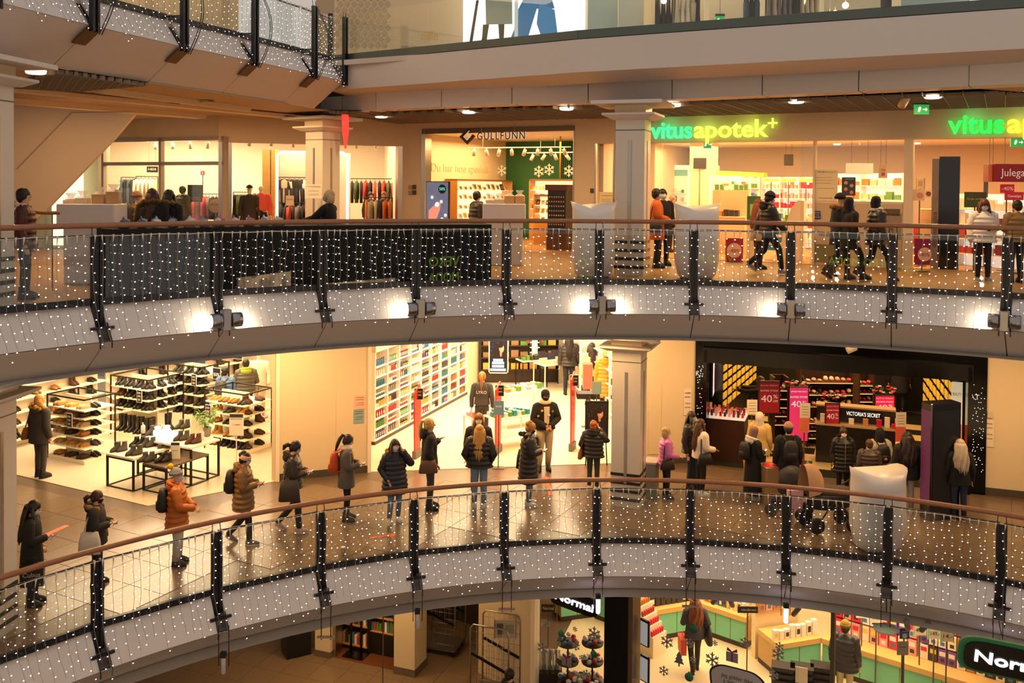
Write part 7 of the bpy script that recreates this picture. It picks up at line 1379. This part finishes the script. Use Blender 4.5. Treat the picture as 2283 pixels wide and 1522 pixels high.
    for bg in sp['bags']:
        kd,c1,lb=bg[:3]; s=bg[3] if len(bg)>3 else 1
        if kd=='backpack':
            g=empty('backpack',W_@Matrix.Translation((0,-.2,.98)),lb,'bag'); c2=mat(c1,.55,noise=.1,scale=30)
            MB().loft([[(aa*math.copysign(abs(math.cos(q))**.6,math.cos(q)),bb_*math.copysign(abs(math.sin(q))**.6,math.sin(q))-.04,zz) for q in [2*pi*n/16 for n in range(16)]] for zz,aa,bb_ in ((0,.1,.06),(.02,.14,.085),(.12,.155,.1),(.3,.145,.09),(.4,.11,.065),(.43,.05,.03))]).obj('pack',c2,g)
            MB().loft([[(aa*math.copysign(abs(math.cos(q))**.6,math.cos(q)),-.12+bb_*math.sin(q),zz) for q in [2*pi*n/12 for n in range(12)]] for zz,aa,bb_ in ((.04,.09,.03),(.06,.105,.045),(.18,.1,.045),(.2,.08,.03))]).obj('pocket',c2,g)
            for q in (-1,1): MB().tube([(q*.09,.0,.40),(q*.11,.14,.47),(q*.12,.3,.4),(q*.13,.33,.25),(q*.15,.16,.08),(q*.12,.0,.03)],.014,6,flat=1).obj('strap',c2,g)
            if len(bg)>4: MB().lathe([(.035,0),(.035,.006)],14,M=T(0,-.17,.12)@Matrix.Rotation(pi/2,4,'X')).obj('badge',mat(bg[4],.5),g)
        elif kd in('tote','handbag'):
            big=kd=='tote'; g=empty(kd if big else 'handbag',W_@Matrix.Translation((s*.3,-.04,.68 if big else .78)),lb,'bag'); c2=mat(c1,.6,noise=.12,scale=30); a,hh_,t=(.2,.4,.07) if big else (.18,.24,.06)
            MB().loft([[(t*f*math.copysign(abs(math.cos(q))**.5,math.cos(q)),a*f2*math.copysign(abs(math.sin(q))**.5,math.sin(q)),zz) for q in [2*pi*n/16 for n in range(16)]] for zz,f,f2 in ((0,.7,.95),(.02,1,1.0),(hh_*.6,.9,.9),(hh_,.35,.72))]).obj('bag_body',c2,g)
            top_=1.42-(.68 if big else .78); MB().tube([(0,-.1,hh_-.02),(-s*.08,-.06,top_*.8),(-s*.14,0,top_+.02),(-s*.08,.08,top_*.8),(0,.1,hh_-.02)],.012,6).obj('strap',c2,g)
        elif kd=='phone':
            y_=.33; MB().rbox(-.036,.036,-.075,.075,-.004,.004,.008).box(-.032,.032,-.07,.07,.004,.0045,1).obj('phone',[mat('1A1A1E',.3),mat(c1,.3,em=.5)],None,lb,'phone',M=W_@Matrix.Translation((.0,y_,1.12))@Matrix.Rotation(.75,4,'X'))
        elif kd=='carrier':
            g=empty('carrier_bag',W_@Matrix.Translation((s*.27,.06,.42)),lb,'bag'); MB().loft([[(q*a1,v_*b1,zz) for q,v_ in ((-1,-1),(1,-1),(1,1),(-1,1))] for zz,a1,b1 in ((0,.06,.17),(.36,.07,.18))],0,False).obj('bag_body',mat(c1,.5,noise=.2),g)
            if len(bg)>4: text(g,bg[4],.1,T(s*.075,0,.2)@Matrix.Rotation(s*pi/2,4,'Z'),mat('B8B0A8',.5),fit=.26)
            MB().tube([(0,-.07,.36),(0,-.05,.46),(0,.05,.46),(0,.07,.36)],.006,5).obj('handle',mat(c1,.5),g)
    return r
B='1C1A1B'
# lower walk queue, from the left
person(72,1348,1115,15,'person in long black coat with long black hair looking at a phone at far left',coat=('wool','141214',.55),hair=('long','17110F'),mask='C8D0D4',arms=('pocket','phone'),tilt=.35,legs='141416',bags=(('phone','6AA0B0','phone with pale blue screen held by the long haired person at far left'),('carrier','1A1819','black carrier bag with white script held by the far left person',1,'Cubus')))
person(215,1304,1093,10,'person in dark jacket with fur hood and black mask holding a phone',coat=('parka','2A2628',.78),hair=('lowpony','3A2418'),mask='17171C',arms=('phone','phone'),tilt=.2,hood='2A2628',fur='8A6A3E',legs='1A1A1E',bags=(('phone','7AC85A','dark phone held by the person with the fur hood and tote'),('tote','CFC4B4','cream cloth tote bag on shoulder of the fur hooded person',1),('handbag','8A2A20','red bag hanging behind the cream tote bag',-1)))
person(395,1258,1040,12,'person in orange padded coat with grey bobble hat',coat=('puffer','B8641A',.66),hair=('none','2A1A12'),hat=('beanie','8A8A90','E0B020'),mask='A8C8D8',arms=('hold','hold'),hood='B8641A',legs='C8C4BC',shoes='3A2A20',tilt=-.05,bags=(('backpack','1A1A1C','black backpack on the person in orange coat'),))
person(543,1212,1003,8,'person in olive brown padded coat with pink headband',coat=('puffer','7A5A34',.68),hair=('bun','17110E'),hat=('band','D8A898'),mask='B8D0DC',skin='m',arms=('phone','phone'),hood='7A5A34',tilt=.3,legs='1A1A1C',shoes='6A6A6C',stance='stride',bags=(('backpack','141416','black rounded backpack on the person with pink headband'),('phone','2A2A30','phone held by the person with pink headband')))
person(653,1185,982,8,'person in dark brown padded jacket with big dark tote',coat=('puffer','2E2822',.86),hair=('lowpony','1A1210'),mask='A8C0D0',arms=('phone','phone'),hood='2E2822',tilt=.45,legs='1C222E',shoes='C8A8A4',stance='stride',bags=(('tote','3A3230','large dark grey tote bag on the person by the beige wall',1),('phone','E8E8F0','white phone held by the person with the big tote'),('handbag','1A1A1C','small black bag at the hip of the person with big tote',-1)))
person(772,1160,968,10,'person in grey tweed coat with orange backpack',coat=('wool','5A5452',.7),hair=('pony','2A1A14'),arms=('phone','phone'),scarf='E8DCC8',tilt=.35,legs='17171A',bags=(('backpack','B8481A','orange backpack with round white emblem on the grey coat person',1,'F0D8C8'),('phone','D8E0E8','phone held by the person with orange backpack')))
person(880,1162,979,-62,'person in navy padded coat with hand at the ear and mustard fur hood',coat=('puffer','1E2230',.6),hair=('long','3A241A'),mask='D0DCE4',arms=('ear','pocket'),fur='B8862A',legs='5A7A9A',shoes='D8D4D0',stance='shift')
person(957,1135,932,8,'person with blond ponytail in black coat carrying a brown bag',coat=('wool','17161A',.82),hair=('pony','C8A058'),arms=('strap','pocket'),hood='17161A',legs='3A3638',bags=(('handbag','6A4A34','brown leather handbag on the arm of the blond ponytail person',1),))
person(1068,1131,946,86,'person with long blond hair in black puffer and blue jeans seen from behind',coat=('puffer','17171A',.86),hair=('long','C09048'),arms=('pocket','pocket'),legs='6A8AAC',shoes='E0DCD8',b=1.4)
person(1066,1106,921,-88,'person with white mask facing the blond jeans person',coat=('wool','2A2426',.9),hair=('long','8A5A30'),mask='E8ECF0',legs='2A2A30',shoes='E8E0D8')
person(1178,1126,936,5,'person with light brown updo in long black padded coat using a phone',coat=('puffer','1E1E22',.5),hair=('bun','A8743A'),mask='2A2A30',arms=('phone','phone'),fur='17161A',tilt=.4,legs='6A8098',shoes='D8D4D4',bags=(('tote','24262E','dark shoulder bag behind the long padded coat person',-1),('phone','E8E8F0','pale phone held by the person with updo')))
def patches(r,K,HM):
    for x,y,z_,c in ((.2,.13,1.2,'B8902A'),(-.14,.17,1.3,'7A7048'),(.12,.17,1.32,'C8A83A'),(.27,.03,1.16,'B84A2A'),(-.05,.172,1.22,'D8D0C0')): MB().ell((x*.9,y,z_),(.03,.02,.03),8,5,M=K).obj('patch',mat(c,.7),r)
    MB().prism([(-.05,.95),(.05,.95),(.06,1.4),(-.06,1.4)],.135,.165,M=K).obj('hoodie_front',mat('D8C8A0',.8),r)
person(1214,1048,854,-78,'person in black patched bomber jacket with black cap and mask',coat=('wool','1A1A16',.9),hair=('short','1A1210'),hat=('cap','15151A'),mask='101014',skin='m',arms=('hold','hold'),legs='B8A888',scarf='D8C8A0',stance='shift',tilt=.15,extra=patches,b=1.15,bags=(('carrier','1E1C1A','black rucksack held in front of the bomber jacket person',1),))
person(1322,1092,933,70,'person in black puffer with reddish hair in front of the easel poster',coat=('puffer','17171A',.84),hair=('bun','A85A24'),arms=('pocket','ear'),hood='17171A',legs='3A4030',shoes='E0D8D0',b=1.35,bags=(('handbag','8A4A24','tan brown leather handbag on the person by the easel poster',-1),))
def lyko(r,K,HM): text(r,'LYKO',.1,K@T(0,-.152,1.27),mat('E8E4DC',.5),fit=.25)
o_=None
person(1074,985,828,86,'shop assistant in grey sweater with white lettering on the back',coat=('sweater','4A4644',.93),hair=('pony','A8702E'),legs='3E3A38',z=.012,extra=lambda r,K,HM: text(r,'LYKO',.1,K@T(0,-.158,1.25),mat('E8E4DC',.5),fit=.25))
person(1318,905,752,100,'shopper in cream padded jacket behind the column',coat=('puffer','E0C898',.85),hair=('long','2A1A12'),z=.012); person(1350,925,780,80,'shopper in mustard coat behind the column',coat=('puffer','C8861E',.5),hair=('short','C89048'),hood='C8861E',z=.012); person(1268,880,735,90,'shopper in black jacket at the back of hair care shop',coat=('puffer','2A2422',.85),hair=('long','1A1210'),z=.012)
person(1484,1110,952,5,'person in pink padded jacket with grey blond bob',coat=('puffer','D070B8',.82),hair=('bob','C0A070'),arms=('down','bent'),legs='17171A',b=1.25,bags=(('handbag','2A1A1A','small dark bag at side of the pink jacket person',1),))
person(1541,1090,917,-40,'person in black puffer with light blue mask beside cream jacket person',coat=('puffer','1E1C1E',.84),hair=('long','2A1A14'),mask='A8D0DC',legs='2A3444',shoes='1A1818')
person(1561,1103,933,15,'person in cream fleece jacket with long brown hair',coat=('parka','E0D4C0',.86),hair=('long','4A2A18'),arms=('bent','bent'),legs='17171A',shoes='E8E4E0',bags=(('handbag','141214','small black crossbody bag on the cream jacket person',1),))
person(1678,1112,948,20,'person in long black coat with mauve headscarf and phone',coat=('wool','121114',.14),hair=('none','1A1210'),hat=('hijab','7A5A54'),arms=('phone','phone'),hood='D8CCC4',tilt=.3,shoes='E0DCD8',bags=(('backpack','151416','black backpack on the person with mauve headscarf'),('phone','D8E0E8','phone held by the person with mauve headscarf')))
person(1692,1072,915,60,'person in cream hood behind the mauve headscarf person',coat=('parka','C8A868',.7),hair=('none','C8B49A'),hat=('hoodup','D8C8B0'))
person(1755,1122,938,88,'person in black coat with taupe beanie seen from behind',coat=('wool','171618',.74),hair=('short','2A1A14'),hat=('beanie','9A7A68'),legs='141416',b=1.15,bags=(('backpack','1E1A1A','black leather backpack on the person with taupe beanie'),))
person(1878,1104,949,-92,'person facing the viewer in black puffer with white mask and tied hair',coat=('puffer','141315',.62),hair=('bun','3A2418'),mask='E0E8EC',fur='17161A',legs='17171A',tilt=.1,extra=lambda r,K,HM: MB().box(-.008,.008,.17,.19,.65,1.4,M=K).obj('zip',mat('B8A080',.3,.7),r))
person(1958,1118,950,92,'person in pale grey jacket with black hood and small black backpack',coat=('parka','B8AEA0',.72),hair=('none','17110F'),hat=('hoodup','151416'),legs='2A2A2E',bags=(('backpack','121214','small black backpack with round red badge on pale jacket',1,'D86A5A'),))
person(2020,1142,962,85,'person with dark curly hair in black jacket and grey jeans',coat=('parka','17151A',.74),hair=('curly','2A1812'),legs='A8A8AC',shoes='D8D0C8',bags=(('handbag','17161A','black shoulder bag of the curly haired person',1),))
person(2137,1160,978,80,'person with long silver hair in black coat at the right',coat=('wool','101012',.78),hair=('curly','A89A8A'),legs='22304A',shoes='8A5A3A')
person(1936,1150,1052,80,'small child with brown hair behind the white seat pod',coat=('puffer','4A3A34',.7),hair=('short','5A3420'),hh=1.4,p=PZ(1936,1128,0)+V((0,0,0)))
# shoe shop
person(90,1064,878,60,'blond shopper in dark parka with mustard fur hood in shoe shop',coat=('parka','3E3A36',.74),hair=('bob','D8A050'),fur='C08A2A',hood='3E3A36',legs='4A4440',z=.012,bags=(('handbag','8A5A2A','tan leather bag on the shoe shop shopper',-1),))
person(503,960,818,75,'shopper in blue padded jacket at back of the shoe shop',coat=('puffer','4A6A94',.85),hair=('short','17110E'),z=.012,bags=(('backpack','3A342E','dark backpack on the blue jacket shopper'),))
person(548,945,800,110,'shopper in grey puffer with lime hood at back of shoe shop',coat=('puffer','5A5244',.85),hair=('short','1E1612'),hood='9AA83A',z=.012,arms=('hold','hold'))
person(433,900,770,100,'shopper in dark blue jacket far back in the shoe shop',coat=('puffer','3A4A64',.85),hair=('short','17110E'),z=.012)
person(578,930,772,-95,'white dressed mannequin at the far right of shoe shop',coat=('sweater','E8DCC0',.8),hair=('none','E8D8B0'),skin='w',cat='mannequin',name='mannequin',legs='D8C8A8',z=.012)
# lingerie shop
person(1692,985,838,155,'assistant in black reaching to the golden shelf',coat=('sweater','15120F',.9),hair=('curly','3A2414'),skin='d',arms=('reach','reach'),z=.012); person(1990,900,760,90,'shopper with dark clothes at back of the lingerie shop',coat=('parka','24201C',.8),hair=('long','2A1A12'),z=.012); person(2004,925,772,70,'shopper in black at the far right of lingerie shop',coat=('wool','17151A',.6),hair=('short','17110E'),z=.012)
# upper walk
P2=lambda x,D: V((PD(x,500,D).x,D,4.8))
person(790,0,422,165,'blond person in black top leaning on the upper railing',z=4.8,p=V((*pol(-26.0,RR+1.25).xy,4.8)),hh=1.7,coat=('sweater','121013',.9),hair=('bob','C8A878'),mask='8AA8B8',arms=('rail','rail'),yaw=.3)
person(55,0,418,20,'person in dark red jacket with white fur collar at far left upstairs',z=4.8,p=P2(54,14.4),hh=1.7,coat=('puffer','4A1418',.8),hair=('short','1A100E'),fur='D8C8B0')
person(262,0,427,-60,'person in grey jacket standing behind the draped stall',z=4.8,p=P2(262,18.6),hh=1.66,coat=('parka','6A625C',.8),hair=('short','2A1E18'))
person(302,0,425,40,'person in beige hat and mustard jacket behind the draped stall',z=4.8,p=P2(306,18.9),hh=1.65,coat=('puffer','8A6A2A',.8),hair=('none','2A1E18'),hat=('beanie','9A7A60'))
person(340,0,417,95,'person with long auburn hair in black coat with fur hood upstairs',z=4.8,p=P2(340,17.6),hh=1.7,coat=('parka','121012',.7),hair=('long','3A1A0E'),fur='5A4018',b=1.4)
person(378,0,420,70,'person with black hair and mustard fur hood upstairs',z=4.8,p=P2(378,17.9),hh=1.68,coat=('parka','100E10',.7),hair=('long','120C0C'),fur='7A6018',b=1.4)
person(408,0,398,60,'dark silhouetted shopper inside the clothes shop window',z=4.812,p=P2(408,27.6),hh=1.72,coat=('puffer','2A2420',.8),hair=('short','17110E'))
def mcloth(r,K,HM): pass
person(555,0,403,-75,'mannequin in black beret and dark pinafore dress',z=4.812,p=P2(556,27.0),hh=1.8,coat=('sweater','3A3430',.45),hair=('none','E8D8B0'),hat=('cap','1E1A22'),skin='w',cat='mannequin',name='mannequin',legs='3A3430')
person(581,0,403,-80,'mannequin in coral pink sweater and black shorts',z=4.812,p=P2(582,27.2),hh=1.8,coat=('sweater','E05A50',1.0),hair=('none','E8D8B0'),skin='w',cat='mannequin',name='mannequin',legs='1A1818',b=1.2)
person(826,0,424,-60,'dark haired assistant behind the clothes shop counter',z=4.812,p=P2(826,29.5),hh=1.62,coat=('sweater','1A1818',.9),hair=('bun','2A1810')); person(858,0,424,-100,'auburn haired assistant behind the clothes shop counter',z=4.812,p=P2(855,29.0),hh=1.6,coat=('sweater','2A2020',.9),hair=('bob','9A5A30'))
person(1066,0,428,30,'person in dark brown jacket behind the white stall by the jeweller',z=4.8,p=P2(1064,22.3),hh=1.68,coat=('puffer','2A2018',.75),hair=('short','17110E'),b=1.3)
person(1463,597,420,-10,'person in rust orange coat with mask by the middle column upstairs',z=4.8,coat=('wool','B8581E',.62),hair=('short','17110E'),mask='A8C0C4',arms=('bent','hold'),legs='17171A',skin='m',bags=(('handbag','17151A','small black bag of the rust orange coat person',1),))
person(1476,592,421,-70,'person in black jacket with pale mask beside the rust coat person',z=4.8,coat=('wool','15131A',.7),hair=('short','17110E'),mask='B8D0D8',legs='17171A')
person(1502,0,448,-60,'pharmacist in white coat behind the pharmacy counter',z=4.812,p=P2(1500,26.2),hh=1.6,coat=('wool','E8DCC0',.7),hair=('bun','B8703A'))
person(1712,612,424,5,'walking person in black beanie and shiny black puffer',z=4.8,coat=('puffer','17151A',.86),hair=('short','2A1E18'),hat=('beanie','121114'),mask='A8C4D8',arms=('back','swing'),legs='15151A',shoes='8A8A90',stance='walk',hood='17151A',tilt=.25)
person(1690,600,443,15,'person with reddish hair in beige coat behind the walking person',z=4.8,coat=('wool','A88A6A',.7),hair=('long','7A3A1E'),legs='3A2E28')
person(1872,622,428,8,'walking person in black hat with mustard fur hood upstairs',z=4.8,coat=('parka','121014',.7),hair=('none','17110E'),hat=('beanie','100E12'),fur='8A5A1E',legs='121216',stance='stride')
person(1893,625,436,8,'walking person in black headscarf with pale blue mask upstairs',z=4.8,coat=('wool','17130F',.65),hair=('none','17110E'),hat=('hijab','121014'),mask='B8CCD8',legs='121216',stance='walk')
person(1953,628,434,5,'walking person in black headscarf and brown padded jacket upstairs',z=4.8,coat=('puffer','241C16',.75),hair=('none','17110E'),hat=('hijab','121014'),mask='D0D8DC',scarf='C8BCB0',legs='121216',stance='walk',skin='m')
person(2190,628,443,-95,'person in white padded jacket with long brown hair looking at a phone',z=4.8,coat=('puffer','E8DCD0',.82),hair=('long','5A2E1A'),mask='B8D0DC',arms=('phone','down'),tilt=.35,legs='17171C',shoes='8A8480',bags=(('phone','1A1A20','phone held by the person in white padded jacket'),))
person(2264,630,446,95,'person in tan jacket with black hair at the right edge upstairs',z=4.8,coat=('puffer','8A6A3A',.85),hair=('short','17110E'),arms=('phone','phone'),legs='2A2A2E',b=1.3)
# ground floor
person(1548,1497,1328,92,'shopper with long auburn hair in dark grey coat inside variety shop',z=-4.788,coat=('wool','4A4650',.8),hair=('curly','8A4A20'),arms=('bent','pocket'),legs='2A2624',stance='stride',bags=(('carrier','D84A34','red and white carrier bag of the auburn haired shopper',-1),('tote','3A2E2A','dark shoulder bag of the auburn haired shopper',1)))
person(1882,1572,1378,60,'shopper in grey puffer with gold patterned cap inside variety shop',z=-4.788,coat=('puffer','3A3A42',.75),hair=('short','3A2A18'),hat=('beanie','9A7A2A'),legs='D8C8A0',b=1.25)
person(1136,1680,1490,30,'dark haired person at bottom edge beside the roll cage',z=-4.788,coat=('wool','17151A',.8),hair=('short','2A1A12'),mask='A8C8D8')
dg=bpy.context.evaluated_depsgraph_get()
for sp in SKEL: sp['me']=bpy.data.meshes.new_from_object(sp['o'].evaluated_get(dg))
for sp in SKEL: bpy.data.objects.remove(sp['o'])
for sp in SKEL: finish(sp,sp['me'])
# ---------------------------------------------------------------- pram beside the seat pod
p=PZ(1835,1180,0); r=empty('pram',T(p.x,p.y,0,.15),'beige and black pram with raised hood on the lower walk','pram')
HB=mat('B08A6A',.8,noise=.1); BKm=mat('1E1C20',.6)
b=MB(); rg=[]
for i in range(7):
    a=i*pi/2/6*1.15; rg.append([(-.1-.42*math.sin(a)*.9+.0,.24*math.cos(q),.78+.5*math.cos(a)*math.sin(q)*1.0+ .02) for q in [pi*n/10 for n in range(11)]])
b.loft([[(-.42+.46*math.sin(t)*math.sin(q)**.6 if False else -.42+.40*math.cos(t)*max(.0,math.sin(q))**.5,.25*math.cos(q),.72+.58*math.sin(t+.25)*math.sin(q)) for q in [pi*n/10 for n in range(11)]] for t in [i*pi/2/6 for i in range(7)]],cap=False,closed=False); b.obj('hood',HB,r)
MB().loft([[(aa*math.cos(q)+.12,bb_*math.sin(q),zz) for q in [2*pi*n/16 for n in range(16)]] for zz,aa,bb_ in ((.42,.36,.16),(.48,.46,.22),(.68,.52,.25),(.72,.5,.24))]).obj('carrycot',BKm,r)
MB().loft([[(aa*math.cos(q)+.2,bb_*math.sin(q),zz) for q in [2*pi*n/16 for n in range(16)]] for zz,aa,bb_ in ((.72,.42,.24),(.8,.36,.2),(.83,.2,.1))]).obj('apron',mat('3A3430',.7),r)
for s in (-1,1):
    MB().tube([(.5,s*.22,.2),(.1,s*.22,.6),(-.2,s*.22,.2)],.018,6).obj('frame',BKm,r); MB().tube([(.1,s*.22,.55),(.6,s*.22,.85),(.85,s*.2,1.0)],.018,6).obj('push_bar',BKm,r)
    for u in (.5,-.25): MB().lathe([(.1,-.02),(.15,-.025),(.16,0),(.15,.025),(.1,.02)],16,M=T(u,s*.25,.165)@Matrix.Rotation(pi/2,4,'X')).obj('wheel',BKm,r)
MB().tube([(.85,-.2,1.0),(.85,.2,1.0)],.022,7).obj('handle',mat('8A5A3A',.6),r)
MB().ell((.78,0,.92),(.1,.16,.14),9,6).obj('hanging_cloth',mat('B89878',.9,noise=.2),r)
q=PZ(1765,1150,0); g=empty('pram',T(q.x,q.y,0,2.6),'dark pushchair with green bottle hanging at handle beside the beige pram','pram')
MB().loft([[(aa*math.cos(t),bb_*math.sin(t),zz) for t in [2*pi*n/14 for n in range(14)]] for zz,aa,bb_ in ((.4,.2,.16),(.5,.3,.22),(.9,.24,.22),(1.0,.1,.1))]).obj('seat',BKm,g)
for s in (-1,1):
    MB().tube([(.35,s*.2,.15),(0,s*.2,.55),(-.4,s*.2,1.02)],.018,6).obj('frame',BKm,g)
    for u in (.35,-.25): MB().lathe([(.08,-.02),(.13,-.02),(.13,.02),(.08,.02)],14,M=T(u,s*.24,.135)@Matrix.Rotation(pi/2,4,'X')).obj('wheel',BKm,g)
MB().tube([(-.4,-.2,1.02),(-.4,.2,1.02)],.02,7).obj('handle',BKm,g); MB().lathe([(.03,0),(.03,.12),(.012,.15),(.012,.18)],10,M=T(-.3,.0,1.0)).obj('drink_bottle',mat('5AC03A',.4),g)
q=PZ(1757,1170,0); g=empty('carrier_bag',T(q.x+.05,q.y-.25,.42),'pink carrier bag hanging beside the dark pushchair','bag'); MB().loft([[(s*a_,t*b_,z) for s,t in ((-1,-1),(1,-1),(1,1),(-1,1))] for z,a_,b_ in ((0,.13,.05),(.36,.15,.06))],0,False).obj('bag_body',mat('D8A0B0',.5,noise=.2),g)
